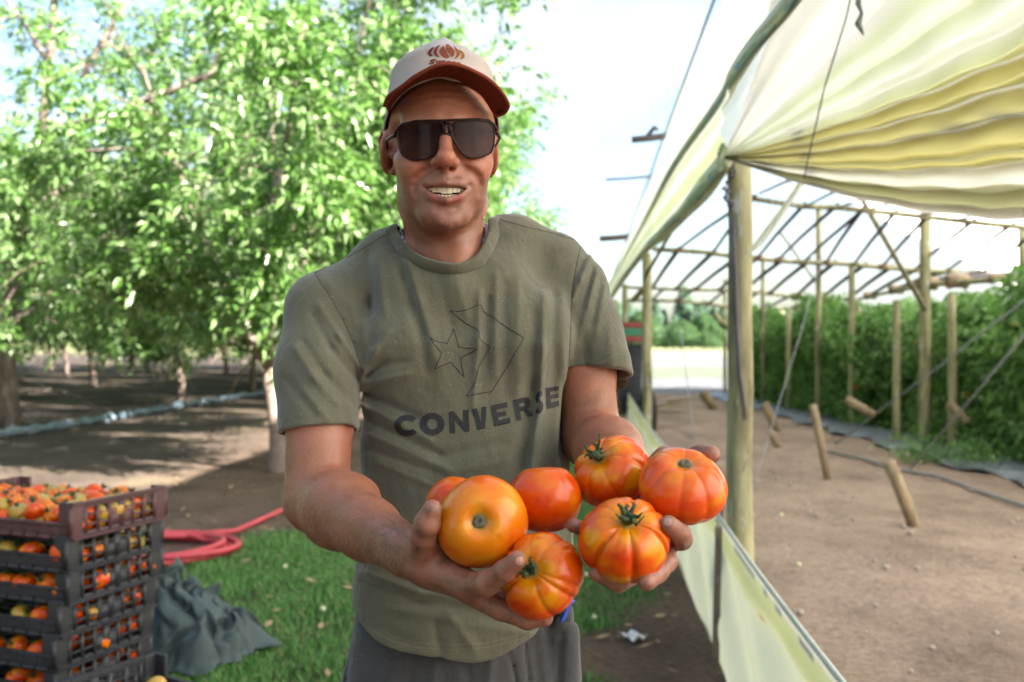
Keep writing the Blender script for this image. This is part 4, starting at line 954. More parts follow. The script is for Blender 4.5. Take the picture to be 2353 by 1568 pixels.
    cuts = [([(1001, 383), (986, 389), (969, 399), (957, 412), (951, 428), (953, 446)], [.0010, .0030, .0040, .0040, .0030, .0006], .0065),
            ([(1056, 383), (1071, 388), (1088, 397), (1101, 410), (1106, 427), (1102, 446)], [.0010, .0030, .0040, .0040, .0030, .0006], .0065),
            ([(1118, 1322), (1124, 1345), (1128, 1362)], [.0006, .0012, .0006], .003), ([(1150, 1298), (1160, 1318), (1168, 1330)], [.0005, .0010, .0005], .003), ([(985, 1248), (1010, 1285), (1052, 1318), (1085, 1325)], [.0008, .0018, .0018, .0008], .006), ([(1010, 1260), (1022, 1295), (1035, 1330)], [.0006, .0014, .0008], .005), ([(966, 1200), (982, 1205), (1000, 1203)], [.0004, .0010, .0004], .003), ([(950, 1228), (943, 1262), (940, 1300)], [.0006, .0012, .0006], .005), ([(1560, 1196), (1572, 1212), (1576, 1232)], [.0004, .0010, .0004], .003), ([(1500, 1296), (1514, 1308), (1524, 1325)], [.0004, .0010, .0004], .003),
            ([(1006, 480), (1026, 483), (1047, 480)], [.0018, .0034, .0018], .012), ([(1026, 397), (1026, 411)], [.0016, .0012], .004),
            ([(972, 428), (976, 429)], [.0022, .0010], .004), ([(1080, 427), (1076, 428)], [.0022, .0010], .004)]
    cuts = [([surf(*q) for q in pts], rs, k_) for pts, rs, k_ in cuts]
    adds = [([surf(*q) for q in pts], rs, k_) for pts, rs, k_ in (([(1012, 512), (1031, 516), (1048, 512)], [.002, .003, .002], .012),)]
    for pts, rs, k_ in adds: B.chain(pts, rs, k=k_)
    for pts, rs, k_ in cuts: B.chain(pts, rs, k=k_, op='s', ki=0.002)
    # fine surface forms
    def fine(p):
        q = (p - _v(HM.translation)) @ np.array(HM.to_3x3(), dtype=np.float32)
        x, y, z = q[:, 0], q[:, 1], q[:, 2]
        d = np.zeros(len(p), dtype=np.float32)
        m = np.exp(-((x / 0.045) ** 2)) * (y < -0.05) * (z > 0.03) * (z < 0.085)
        for z0, a in ((0.042, 0.0010), (0.053, 0.0014), (0.064, 0.0011)):
            zz = z0 + 0.0035 * np.cos(x / 0.018) * 0.6 + 0.001 * np.sin(x * 260 + z0 * 900)
            d += m * a * np.exp(-((z - zz) / 0.0014) ** 2)
        return d
    B.disp(fine, 0.002)
    lo = (-0.40, 0.94, 1.05); hi = (0.27, 1.66, 1.90)
    v, q = B.mesh(lo, hi, VOX_BODY)
    v = relax(v, q, 2, 0.4)
    # drop specks
    return v, q

VOX_BODY = 0.0018
def body_colors(v):
    q = (v - _v(HM.translation)) @ np.array(HM.to_3x3(), dtype=np.float32)
    x, y, z = q[:, 0], q[:, 1], q[:, 2]
    n = len(v); C = np.zeros((n, 3), dtype=np.float32)
    base = np.array([0.350, 0.148, 0.090], dtype=np.float32); C[:] = base
    def mix(m, c):
        m = np.clip(m, 0, 1)[:, None]; C[:] = C * (1 - m) + np.array(c, dtype=np.float32) * m
    head = (z > -0.2)
    def blob(cx, cy, cz, rx, ry, rz): return np.exp(-(((x - cx) / rx) ** 2 + ((y - cy) / ry) ** 2 + ((z - cz) / rz) ** 2))
    for sx in (-1, 1):
        mix(0.50 * blob(sx * 0.045, -0.06, -0.035, 0.022, 0.04, 0.020), (0.40, 0.105, 0.065))
        mix(0.55 * blob(sx * 0.088, 0.02, 0.0, 0.012, 0.03, 0.04), (0.44, 0.135, 0.095))
    mix(0.55 * blob(0, -0.112, -0.034, 0.016, 0.02, 0.014), (0.42, 0.115, 0.075))
    mix(0.35 * blob(0, -0.08, 0.055, 0.05, 0.04, 0.03), (0.38, 0.13, 0.075))
    # stubble: chin, jaw, upper lip
    face = (y < 0.02) * sstep(-0.046, -0.056, z) * sstep(-0.150, -0.120, z)
    ck = np.maximum(blob(0.036, -0.07, -0.047, 0.017, 0.05, 0.017), blob(-0.036, -0.07, -0.047, 0.017, 0.05, 0.017))
    mix(0.45 * face * (1 - 0.9 * ck), (0.225, 0.105, 0.080))
    mix(0.3 * blob(0, -0.085, -0.112, 0.02, 0.03, 0.014), (0.36, 0.135, 0.10))
    # lips
    def arc(pts, rad):
        d = np.full(n, 9.0, dtype=np.float32)
        for a, b in zip(pts[:-1], pts[1:]):
            a, b = _v(a), _v(b); ab = b - a; t = np.clip((q - a) @ ab / (ab @ ab), 0, 1)
            d = np.minimum(d, np.sqrt(((q - a - t[:, None] * ab) ** 2).sum(1)))
        return sstep(rad * 1.30, rad * 0.80, d) * sstep(0.030, 0.022, np.abs(x - 0.0))
    up, lowr = LIP_UP, LIP_LO
    m = np.maximum(arc(up, 0.0044), arc(lowr, 0.0064)); mix(0.85 * m, (0.36, 0.085, 0.075))
    inside = (y > -0.078) * (y < -0.045) * (np.abs(x) < 0.028) * (z > -0.088) * (z < -0.056)
    mix(0.9 * inside, (0.16, 0.035, 0.03))
    # arms: redder, hands: browner with soil in the creases
    arm = sstep(1.58, 1.50, v[:, 2]) * (1 - (np.abs(v[:, 0] + 0.08) < 0.12) * (v[:, 1] > 1.35))
    mix(0.5 * arm, (0.34, 0.132, 0.082))
    hand = sstep(1.20, 1.12, v[:, 1])
    mix(0.6 * hand, (0.27, 0.125, 0.088))
    # soil rubbed into the hands
    pu, pv = to_px(v)
    def nz(s_, k): return 0.5 + 0.5 * np.sin(pu * s_ + 2.1 * np.sin(pv * s_ * 0.8 + k)) * np.cos(pv * s_ * 1.1 - 1.7 * np.sin(pu * s_ * 0.7 + k))
    mix(0.55 * hand * sstep(0.45, 0.85, 0.6 * nz(0.06, 1.0) + 0.4 * nz(0.17, 2.0)), (0.125, 0.070, 0.050))
    mix(0.30 * hand * sstep(0.5, 0.9, nz(0.045, 4.0)), (0.34, 0.130, 0.110))
    # nails
    def nail(px, py, r, col):
        d2 = (pu - px) ** 2 + (pv - py) ** 2; near_ = d2 < 30
        if not near_.any(): return
        i = np.where(near_)[0][np.argmin(v[near_, 1])]; c = v[i]; dd = np.sqrt(((v - c) ** 2).sum(1))
        mix(0.75 * sstep(r, r * .82, dd), col); mix(0.6 * sstep(r * .80, r * .98, dd) * sstep(r * 1.25, r * 1.02, dd), (0.10, 0.05, 0.035))
    nail(1196, 1290, 0.0052, (0.42, 0.23, 0.175)); nail(1533, 1196, 0.0054, (0.50, 0.31, 0.25))
    global STUB
    STUB = np.stack([np.clip(face * (1 - .8 * ck), 0, 1)] * 3, 1).astype(np.float32)
    return C

def skin_mat():
    m, nt, b = new_mat('skin')
    at = nt.nodes.new('ShaderNodeAttribute'); at.attribute_name = 'Col'
    n1 = noise_tex(nt, 55, 5, 0.6); n2 = noise_tex(nt, 420, 3, 0.7)
    r1 = ramp(nt, n1.outputs['Fac'], [(0.32, (0.92, 0.87, 0.85)), (0.68, (1.06, 1.04, 1.03))])
    r2 = ramp(nt, n2.outputs['Fac'], [(0.3, (0.93, 0.91, 0.90)), (0.65, (1.03, 1.03, 1.03))])
    c = mixc(nt, 1.0, at.outputs['Color'], r1.outputs[0], 'MULTIPLY'); c = mixc(nt, 1.0, c, r2.outputs[0], 'MULTIPLY')
    ms = nt.nodes.new('ShaderNodeAttribute'); ms.attribute_name = 'Beard'
    dn = noise_tex(nt, 1500, 2, 0.5); dr = ramp(nt, dn.outputs['Fac'], [(0.50, (0, 0, 0)), (0.60, (0.75, 0.75, 0.75))]); df = mixc(nt, 1.0, dr.outputs[0], ms.outputs['Color'], 'MULTIPLY')
    c = mixc(nt, df, c, (0.055, 0.035, 0.030))
    nt.links.new(c, b.inputs['Base Color'])
    rg_ = ramp(nt, noise_tex(nt, 260, 3, 0.6).outputs['Fac'], [(0.3, (0.30, 0.30, 0.30)), (0.7, (0.50, 0.50, 0.50))]); nt.links.new(rg_.outputs[0], b.inputs['Roughness'])
    b.inputs['Specular IOR Level'].default_value = 0.45
    b.inputs['Subsurface Weight'].default_value = 0.22
    b.inputs['Subsurface Radius'].default_value = (0.9, 0.3, 0.15)
    b.inputs['Subsurface Scale'].default_value = 0.006
    v = nt.nodes.new('ShaderNodeTexVoronoi'); v.inputs['Scale'].default_value = 700
    tc = nt.nodes.new('ShaderNodeTexCoord'); nt.links.new(tc.outputs['Object'], v.inputs['Vector'])
    b1 = bump(nt, b, v.outputs['Distance'], 0.35, 0.0007)
    bump(nt, b, noise_tex(nt, 130, 5, 0.65).outputs['Fac'], 0.28, 0.0018, b1)
    return m
def hair_strands(bvh, zones, seed, name, body):
    """short fair hairs: thin curved blades rooted in the skin"""
    rr = random.Random(seed); V = []; F = []; o = Vector((0, 0, CAM_Z))
    for (x0, y0, x1, y1, wd, n, dirn) in zones:
        for i in range(n):
            t = rr.random(); s_ = rr.gauss(0, 1) * wd * 0.5; dx, dy = x1 - x0, y1 - y0; l = math.hypot(dx, dy)
            px = x0 + dx * t - dy / l * s_; py = y0 + dy * t + dx / l * s_; d = ray(px, py).normalized(); h = bvh.ray_cast(o, d)
            if h[0] is None or h[0].y > 1.56: continue
            p, nn = h[0], h[1]
            if nn.dot(d) > 0: nn = -nn
            tg = Vector(dirn) + Vector((rr.uniform(-.5, .5), rr.uniform(-.5, .5), rr.uniform(-.5, .5))); tg = (tg - nn * tg.dot(nn)).normalized(); sd = tg.cross(nn).normalized() * 0.00009
            ln = rr.uniform(0.006, 0.015); a = p; b = p + tg * ln * .5 + nn * ln * rr.uniform(.18, .42); c = p + tg * ln + nn * ln * rr.uniform(.15, .5) + sd * rr.uniform(-20, 20); k = len(V)
            V += [a - sd, a + sd, b + sd, b - sd, c]; F += [(k, k + 1, k + 2, k + 3), (k + 3, k + 2, k + 4)]
    return child(name, V, F, simple_mat('fair_hair', (0.40, 0.24, 0.13), (0.22, 0.12, 0.06), 50, 0.5), body, False)
# ------------------------------------------------------------------ T-shirt
# folds: (x0, y0, x1, y1, width px, height mm) seen from the front; positive = ridge
DZ = 0.09      # the man stands this much higher than his first measurements
FOLDS = [
 (1250, 690, 1247, 800, 13, 3.4), (1247, 800, 1239, 930, 12, 5.0), (1239, 930, 1222, 1080, 13, 4.5), (1222, 1080, 1205, 1230, 14, 3.0),
 (1228, 730, 1226, 900, 13, -3.0), (1222, 900, 1196, 1060, 17, -4.5), (1196, 1060, 1175, 1230, 18, -4.0),
 (1294, 690, 1296, 860, 13, 2.2), (1272, 690, 1272, 900, 12, -1.8), (1282, 900, 1270, 1150, 12, 2.5),
 (1103, 680, 1099, 780, 10, 2.4), (1099, 780, 1088, 930, 9, 3.0), (1120, 690, 1118, 840, 10, -1.8), (1140, 640, 1138, 860, 10, 1.8),
 (1160, 660, 1160, 900, 12, -1.5), (1190, 640, 1192, 900, 14, 2.0),
 (905, 560, 930, 640, 13, -3.0), (930, 640, 968, 760, 13, -4.0), (968, 760, 980, 850, 12, -2.5),
 (935, 600, 962, 690, 14, 2.6), (962, 690, 1000, 820, 14, 2.2), (870, 610, 880, 700, 13, 3.0), (845, 590, 850, 700, 13, -2.8),
 (850, 700, 852, 790, 12, -2.2), (800, 640, 815, 730, 13, 2.0), (1010, 640, 1040, 760, 12, -1.3), (1050, 640, 1070, 720, 11, 1.4),
 (838, 850, 862, 805, 8, 3.5), (862, 805, 890, 768, 9, 2.6), (845, 862, 880, 838, 7, -3.0), (880, 838, 925, 832, 9, -1.8), (850, 880, 930, 862, 9, 2.4),
 (842, 905, 960, 960, 10, -2.2), (842, 935, 985, 1010, 10, 2.2), (842, 965, 1010, 1045, 9, -2.0), (850, 1000, 1020, 1075, 9, 1.8),
 (855, 1035, 1020, 1095, 8, -1.5), (870, 1065, 1000, 1120, 8, 1.3), (1020, 1090, 1160, 1060, 12, 1.2), (1000, 1050, 1150, 1020, 12, -1.0),
 (838, 1338, 962, 1384, 8, -2.4), (962, 1384, 1080, 1400, 10, -2.4), (845, 1318, 960, 1360, 9, 3.2), (960, 1360, 1100, 1378, 10, 2.0),
 (900, 1400, 1040, 1425, 14, 2.2), (1040, 1425, 1080, 1480, 15, 2.6), (1000, 1440, 1010, 1490, 12, -2.2), (1120, 1420, 1240, 1440, 12, -1.8),
 (1090, 1440, 1200, 1452, 13, 1.8), (860, 1440, 930, 1470, 14, -1.8), (1180, 1330, 1270, 1380, 12, 1.5),
 (820, 1080, 830, 1300, 12, -2.0), (850, 1120, 870, 1300, 14, 1.6), (1265, 1200, 1262, 1380, 12, -1.6), (1160, 1230, 1180, 1330, 16, 1.6),
 # sleeve at the left
 (736, 705, 778, 770, 9, 2.6), (778, 770, 824, 838, 8, 3.0), (722, 730, 760, 800, 9, -2.2), (760, 800, 815, 868, 9, -2.4),
 (682, 806, 720, 866, 10, 2.2), (720, 866, 772, 925, 9, 2.0), (700, 790, 745, 860, 9, -1.8), (745, 860, 800, 915, 9, -1.6), (665, 880, 720, 950, 11, -1.5),
 (700, 900, 750, 960, 9, 1.3), (820, 860, 832, 990, 8, -2.5), (795, 905, 815, 985, 9, 1.6), (755, 650, 800, 700, 11, 1.5),
 # sleeve at the right
 (1358, 585, 1335, 640, 7, 2.6), (1335, 640, 1316, 690, 7, 2.2), (1345, 590, 1325, 640, 6, -2.4), (1372, 625, 1352, 700, 7, 2.4), (1362, 620, 1340, 700, 6, -2.2),
 (1390, 660, 1372, 760, 9, 1.8), (1380, 650, 1362, 740, 7, -1.6), (1352, 700, 1330, 790, 9, 1.5), (1345, 800, 1350, 860, 12, -1.4), (1400, 760, 1405, 830, 12, 1.5),
]
SEAMS = [  # grooves of the armhole seams
 [(722, 628), (752, 672), (788, 735), (812, 790), (828, 838), (834, 862)],
 [(1336, 556), (1324, 610), (1314, 680), (1311, 760), (1308, 830), (1304, 880)],
]
def build_shirt():
    T = SDF()
    # torso column: flattened capsules (sq scales the sideways distance)
    def col(a, b, ra, rb, k=0.04): T.cap(a, b, ra, rb, k=k, sq=(0.79, 1.0, 0.8))
    a = P(1070, 800, 1.512); b = P(1044, 1100, 1.505); c = P(1030, 1350, 1.500)
    T.chain([a, b, c, c + Vector((0, 0, -0.16))], [0.1210, 0.1200, 0.1240, 0.128], k=0.03, ki=0.02); op, fn, k, lip = T.ops.pop()
    def squash(p, fn=fn, c=a):
        zc = p[:, 2]
        xc = np.interp(zc, [c_.z for c_ in (a, b, c)][::-1], [c_.x for c_ in (a, b, c)][::-1]).astype(np.float32)
        zc = zc - DZ
        hw = np.interp(zc, [0.90, 0.98, 1.06, 1.18, 1.30, 1.38, 1.46], [0.172, 0.171, 0.164, 0.158, 0.158, 0.163, 0.150]).astype(np.float32)
        hd = np.interp(zc, [0.90, 0.98, 1.06, 1.18, 1.30, 1.38, 1.46], [0.136, 0.134, 0.124, 0.116, 0.120, 0.118, 0.085]).astype(np.float32)
        yc = np.interp(zc, [0.90, 1.10, 1.30, 1.40, 1.50], [1.500, 1.505, 1.512, 1.515, 1.530]).astype(np.float32)
        X = np.abs(p[:, 0] - xc) / hw; Y = np.abs(p[:, 1] - yc) / hd
        e = 2.35; r = (X ** e + Y ** e) ** (1 / e)
        d = (r - 1) * np.minimum(hw, hd) * 1.05
        top = zc - 1.47
        h = np.clip(0.5 + 0.5 * (top - d) / 0.06, 0, 1); return d * (1 - h) + top * h + 0.06 * h * (1 - h)
    T.add('u', squash, 0.03, 1.3)
    T.ell(P(940, 790, 1.440), (0.075, 0.055, 0.062), k=0.05)       # chest
    T.ell(P(1190, 770, 1.455), (0.075, 0.055, 0.062), k=0.05)
    # shoulders
    T.chain([P(1000, 590, 1.530), P(880, 622, 1.520), P(780, 684, 1.49), S_R], [0.054, 0.046, 0.043, 0.050], k=0.05, ki=0.02)
    T.chain([P(1080, 580, 1.550), P(1180, 585, 1.545), P(1270, 615, 1.535), S_L], [0.058, 0.054, 0.050, 0.045], k=0.05, ki=0.02)
    T.ell(P(905, 660, 1.50), (0.06, 0.06, 0.045), k=0.04)
    T.chain([P(900, 590, 1.495), P(955, 655, 1.455), P(1045, 675, 1.440), P(1130, 650, 1.460), P(1175, 570, 1.520)], [0.040, 0.042, 0.042, 0.042, 0.040], k=0.035, ki=0.02)
    # sleeves
    cR = P(737, 1000, 1.400); T.chain([S_R, S_R.lerp(cR, 0.5) + Vector((-0.004, 0, 0)), cR], [0.0540, 0.0600, 0.0590], k=0.018, ki=0.02)
    cL = P(1377, 868, 1.480); T.chain([S_L, S_L.lerp(cL, 0.5), cL + Vector((0.0, 0, 0))], [0.0470, 0.0490, 0.0510], k=0.012, ki=0.02)
    T.cap(S_L.lerp(cL, 0.4), P(1400, 825, 1.455), 0.040, 0.028, k=0.02)
    def plane(n, p0):
        n = _v(Vector(n).normalized()); p0 = _v(p0)
        return lambda p: (p - p0) @ n
    # cut the cuffs square and leave a thin wall round the arm
    def tube_r(pts, rs):
        segs = [(_v(pts[i]), _v(pts[i + 1]) - _v(pts[i]), rs[i], rs[i + 1]) for i in range(len(pts) - 1)]
        def fn(p):
            r = None
            for a_, ab, ra, rb in segs:
                q = p - a_; t = np.clip(q @ ab / float(ab @ ab), 0, 1.6 if ab is segs[-1][1] else 1); e_ = q - t[:, None] * ab; d = np.sqrt((e_ * e_).sum(1)) - (ra + (rb - ra) * np.minimum(t, 1)); r = d if r is None else np.minimum(r, d)
            return r
        return fn
    def cut_sleeve(tube, cpt, nrm, rad, wall, depth):
        n = _v(Vector(nrm).normalized()); c0 = _v(cpt)
        def fn(p):
            q = p - c0; h = q @ n; rr = np.sqrt(np.maximum((q * q).sum(1) - h * h, 0)); tb_ = tube(p)
            return np.minimum(np.maximum(rr - rad, -h), np.maximum(np.maximum(tb_ + wall, -h - depth), rr - rad))
        T.add('s', fn, 0.0012)
    cut_sleeve(tube_r([S_R, S_R.lerp(cR, 0.5) + Vector((-0.004, 0, 0)), cR], [0.0540, 0.0600, 0.0590]), P(737, 989, 1.400), (cR - S_R).normalized() + Vector((0.04, 0.16, 0)), 0.067, 0.0080, 0.030)
    cut_sleeve(tube_r([S_L, S_L.lerp(cL, 0.5), cL], [0.0470, 0.0490, 0.0510]), P(1373, 856, 1.475), (cL - S_L).normalized() + Vector((-0.30, 0.05, 0.0)), 0.056, 0.0070, 0.028)
    # hem: slightly bowed, higher at the sides
    def hem(p):
        zc = DZ + 0.944 + 0.55 * np.maximum(np.abs(p[:, 0] + 0.085) - 0.01, 0) ** 2 * 4.0 + 0.004 * np.sin(p[:, 0] * 40) + 0.10 * (p[:, 1] - 1.36)
        return p[:, 2] - zc
    T.add('s', hem, 0.003)
    def hollow(p):
        zc = p[:, 2] - DZ
        X = np.abs(p[:, 0] + 0.085) / 0.158; Y = np.abs(p[:, 1] - 1.50) / 0.116
        r = (X ** 2.35 + Y ** 2.35) ** (1 / 2.35)
        return np.maximum((r - 1) * 0.12, zc - 0.968)
    T.add('s', hollow, 0.003, 1.5)
    # neck hole
    hole = [(890, 500), (897, 530), (904, 548), (922, 570), (948, 592), (980, 607), (1010, 613), (1042, 617), (1075, 612), (1104, 596), (1124, 568), (1135, 535), (1138, 495), (1135, 470), (890, 470)]
    def neck(p):
        u, v = to_px(p); n = len(hole); d = np.full(len(p), 1e3, dtype=np.float32); ins = np.zeros(len(p), dtype=bool)
        for i in range(n):
            a_, b_ = hole[i - 1], hole[i]; ds, _ = seg_dist(u, v, a_, b_); d = np.minimum(d, ds)
            if a_[1] != b_[1]: ins ^= ((a_[1] > v) != (b_[1] > v)) & (u < (b_[0] - a_[0]) * (v - a_[1]) / (b_[1] - a_[1]) + a_[0])
        d = np.where(ins, -d, d) * 0.00062
        return d
    T.add('s', neck, 0.002, 1.5)
    rng = np.random.RandomState(4)
    def folds(p):
        u, v = to_px(p)
        back = p[:, 1] > 1.50
        d = np.zeros(len(p), dtype=np.float32)
        fr = sstep(1.56, 1.47, p[:, 1])
        for x0, y0, x1, y1, wd, h in FOLDS:
            wd = wd * 1.0
            m = (u > min(x0, x1) - 4 * wd) & (u < max(x0, x1) + 4 * wd) & (v > min(y0, y1) - 5 * wd) & (v < max(y0, y1) + 5 * wd)
            if not m.any(): continue
            dx, dy = x1 - x0, y1 - y0; l2 = dx * dx + dy * dy
            uu, vv = u[m], v[m]
            t = ((uu - x0) * dx + (vv - y0) * dy) / l2; tc = np.clip(t, 0, 1)
            dist = np.sqrt((uu - x0 - t * dx) ** 2 + (vv - y0 - t * dy) ** 2)
            ln = math.sqrt(l2); e = np.abs(t - tc) * ln
            g = np.exp(-(dist / wd) ** (1.5 if h > 0 else 2)) * np.exp(-(e / (wd * 1.7)) ** 2)
            d[m] -= (0.00170 * h * g * fr[m]).astype(np.float32)
        for sm in SEAMS:
            for (x0, y0), (x1, y1) in zip(sm[:-1], sm[1:]):
                m = (u > min(x0, x1) - 14) & (u < max(x0, x1) + 14) & (v > min(y0, y1) - 14) & (v < max(y0, y1) + 14)
                if not m.any(): continue
                ds, _ = seg_dist(u[m], v[m], (x0, y0), (x1, y1))
                d[m] += (0.0016 * np.exp(-(ds / 3.0) ** 2) * fr[m]).astype(np.float32)
        return d
    T.disp(folds, 0.006)
    v, q = T.mesh((-0.42, 1.28, 1.02), (0.26, 1.72, 1.69), 0.0021)
    v = relax(v, q, 1, 0.35)
    return v, q

def cloth_mat(name, c1, c2, pill=True, stitch=None):
    m, nt, b = new_mat(name)
    tc = nt.nodes.new('ShaderNodeTexCoord')
    n = noise_tex(nt, 9, 5, 0.6); r = ramp(nt, n.outputs['Fac'], [(0.3, c2), (0.7, c1)])
    fine = noise_tex(nt, 900, 2, 0.6); r2 = ramp(nt, fine.outputs['Fac'], [(0.35, (0.82, 0.82, 0.82)), (0.65, (1.12, 1.12, 1.12))])
    c = mixc(nt, 1.0, r.outputs[0], r2.outputs[0], 'MULTIPLY')
    if pill:
        v = nt.nodes.new('ShaderNodeTexVoronoi'); v.inputs['Scale'].default_value = 210; v.inputs['Randomness'].default_value = 1
        nt.links.new(tc.outputs['Object'], v.inputs['Vector'])
        pr = ramp(nt, v.outputs['Distance'], [(0.10, (1, 1, 1)), (0.22, (0, 0, 0))])
        msk = ramp(nt, noise_tex(nt, 60, 2).outputs['Fac'], [(0.46, (0, 0, 0)), (0.6, (0.6, 0.6, 0.6))])
        f = mixc(nt, 1.0, pr.outputs[0], msk.outputs[0], 'MULTIPLY')
        c = mixc(nt, f, c, tuple(min(1, x * 2.1 + 0.02) for x in c1))
    nt.links.new(c, b.inputs['Base Color'])
    b.inputs['Roughness'].default_value = 0.92; b.inputs['Specular IOR Level'].default_value = 0.15
    b.inputs['Sheen Weight'].default_value = 0.35; b.inputs['Sheen Roughness'].default_value = 0.5
    wv = nt.nodes.new('ShaderNodeTexWave'); wv.inputs['Scale'].default_value = 320; wv.inputs['Distortion'].default_value = 2
    nt.links.new(tc.outputs['Object'], wv.inputs['Vector'])
    b1 = bump(nt, b, fine.outputs['Fac'], 0.35, 0.0006)
    b2_ = bump(nt, b, noise_tex(nt, 38, 4, 0.6).outputs['Fac'], 0.30, 0.003, b1); bump(nt, b, noise_tex(nt, 13, 3, 0.55, stretch=(1.6, 1.6, .7)).outputs['Fac'], 0.55, 0.012, b2_)
    return m

# ---- trousers
def build_trousers():
    T = SDF()
    hip = Vector((-0.088, 1.50, 0.90))
    def pelvis(p):
        z = p[:, 2] - DZ
        hw = np.interp(z, [0.74, 0.86, 0.95, 1.02], [0.182, 0.172, 0.150, 0.142]).astype(np.float32)
        hd = np.interp(z, [0.74, 0.86, 0.95, 1.02], [0.120, 0.108, 0.096, 0.088]).astype(np.float32)
        r = ((np.abs(p[:, 0] + 0.088) / hw) ** 2.4 + (np.abs(p[:, 1] - 1.50) / hd) ** 2.4) ** (1 / 2.4)
        return np.maximum(np.maximum((r - 1) * 0.12, z - 1.03), 0.80 - z)
    T.add('u', pelvis, 0.02, 1.4)
    for sx in (-1, 1):
        T.chain([(-0.088 + sx * 0.085, 1.50, 0.88), (-0.088 + sx * 0.105, 1.49, 0.52), (-0.088 + sx * 0.12, 1.52, 0.09)], [0.088, 0.078, 0.068], k=0.03, ki=0.02)
        T.cap((-0.088 + sx * 0.12, 1.52, 0.13), (-0.088 + sx * 0.12, 1.52, -0.1), 0.05, 0.05, k=0.004, op='s')
    T.chain([P(1296, 1412, 1.455), P(1294, 1460, 1.455), P(1290, 1560, 1.46)], [0.0165, 0.024, 0.030], k=0.02)
    T.add('s', lambda p: p[:, 2] - 0.075, 0.003)
    pk = [[(792, 1480), (800, 1425), (820, 1395)], [(803, 1505), (860, 1516), (905, 1513), (940, 1500), (955, 1480)], [(1160, 1480), (1178, 1530), (1190, 1590), (1200, 1700)],
          [(1276, 1400), (1290, 1425), (1318, 1430), (1322, 1405)], [(1205, 1480), (1215, 1560), (1218, 1640)], [(803, 1505), (796, 1560), (790, 1640)]]
    def det(p):
        u, v = to_px(p); d = np.zeros(len(p), dtype=np.float32); fr = sstep(1.50, 1.44, p[:, 1]) * (p[:, 2] > 0.8)
        for ln in pk:
            for a, b in zip(ln[:-1], ln[1:]):
                ds, _ = seg_dist(u, v, a, b); d += (0.0042 * np.exp(-(ds / 3.8) ** 2) * fr).astype(np.float32)
        for x0, y0, x1, y1, w_, h in ((1000, 1500, 990, 1640, 12, 2.5), (1060, 1500, 1100, 1640, 14, -2.2), (900, 1540, 880, 1640, 14, 2), (1240, 1450, 1260, 1600, 14, 2.5),
                                      (1130, 1500, 1120, 1640, 12, 2.5), (1290, 1460, 1280, 1600, 11, -2.5), (950, 1520, 935, 1600, 10, -2)):
            ds, _ = seg_dist(u, v, (x0, y0), (x1, y1)); d -= (0.0018 * h * np.exp(-(ds / w_) ** 2) * fr).astype(np.float32)
        d += (0.0035 * np.sin(p[:, 2] * 55 + 3 * np.sin(p[:, 0] * 25)) * (p[:, 2] < 0.83)).astype(np.float32)
        return d
    T.disp(det, 0.010)
    v, q = T.mesh((-0.42, 1.32, 0.03), (0.25, 1.70, 1.15), 0.0036)
    return relax(v, q, 1, 0.4), q
def bvh_of(v, q):
    return BVHTree.FromPolygons([tuple(x) for x in v.tolist()], q.tolist(), all_triangles=False)

def fill_poly(loops, step):
    """dense triangulation of a 2-D outline with holes: list of (x, y), list of triangles"""
    import mathutils
    pts = []; edges = []; faces = []
    for lp in loops:
        b = len(pts); m = 0
        for i, p in enumerate(lp):
            q = lp[(i + 1) % len(lp)]; n = max(1, int(math.hypot(q[0] - p[0], q[1] - p[1]) / step))
            for k in range(n): pts.append((p[0] + (q[0] - p[0]) * k / n, p[1] + (q[1] - p[1]) * k / n)); m += 1
        edges += [(b + i, b + (i + 1) % m) for i in range(m)]
    def inside(x, y):
        c = False
        for lp in loops:
            for i in range(len(lp)):
                x0, y0 = lp[i - 1]; x1, y1 = lp[i]
                if (y0 > y) != (y1 > y) and x < (x1 - x0) * (y - y0) / (y1 - y0) + x0: c = not c
        return c
    xs = [p[0] for p in pts]; ys = [p[1] for p in pts]; nb = len(pts)
    y = min(ys) + step * 0.5
    while y < max(ys):
        x = min(xs) + step * 0.5
        while x < max(xs):
            if inside(x, y) and min((x - a) ** 2 + (y - b_) ** 2 for a, b_ in pts[:nb]) > (step * 0.45) ** 2: pts.append((x, y))
            x += step
        y += step
    v, e, f, *_ = mathutils.geometry.delaunay_2d_cdt([Vector(p) for p in pts], edges, [], 0, 1e-6)
    f = [t for t in f if inside(sum(v[i].x for i in t) / 3, sum(v[i].y for i in t) / 3)]
    return [(p.x, p.y) for p in v], f

def project_print(bvhs, loops, step, off=0.0007, limit=None):
    """lay a flat outline on the cloth where the picture shows it"""
    pts, tris = fill_poly(loops, step)
    o = Vector((0, 0, CAM_Z)); V = []
    for x, y in pts:
        d = ray(x, y).normalized(); best = None
        for t in bvhs:
            h = t.ray_cast(o, d)
            if h[0] is not None and (best is None or h[3] < best[3]): best = h
        V.append(None if best is None else best[0] - d * off)
    F = [t for t in tris if all(V[i] is not None for i in t)]
    V = [v if v is not None else Vector((0, 0, 0)) for v in V]
    return V, F
def stroke(pts, wd, closed=False):
    """outline polygon of a polyline, as separate quads"""
    res = []; n = len(pts)
    for i in range(n if closed else n - 1):
        a = pts[i]; b = pts[(i + 1) % n]; dx, dy = b[0] - a[0], b[1] - a[1]; l = math.hypot(dx, dy) or 1
        nx, ny = -dy / l * wd / 2, dx / l * wd / 2; ex, ey = dx / l * wd * 0.4, dy / l * wd * 0.4
        res.append([(a[0] - ex + nx, a[1] - ey + ny), (b[0] + ex + nx, b[1] + ey + ny), (b[0] + ex - nx, b[1] + ey - ny), (a[0] - ex - nx, a[1] - ey - ny)])
    return res
def c4(pts): return [(919.0 + u * 0.23808, 689.3 + v * 0.23808) for u, v in pts]
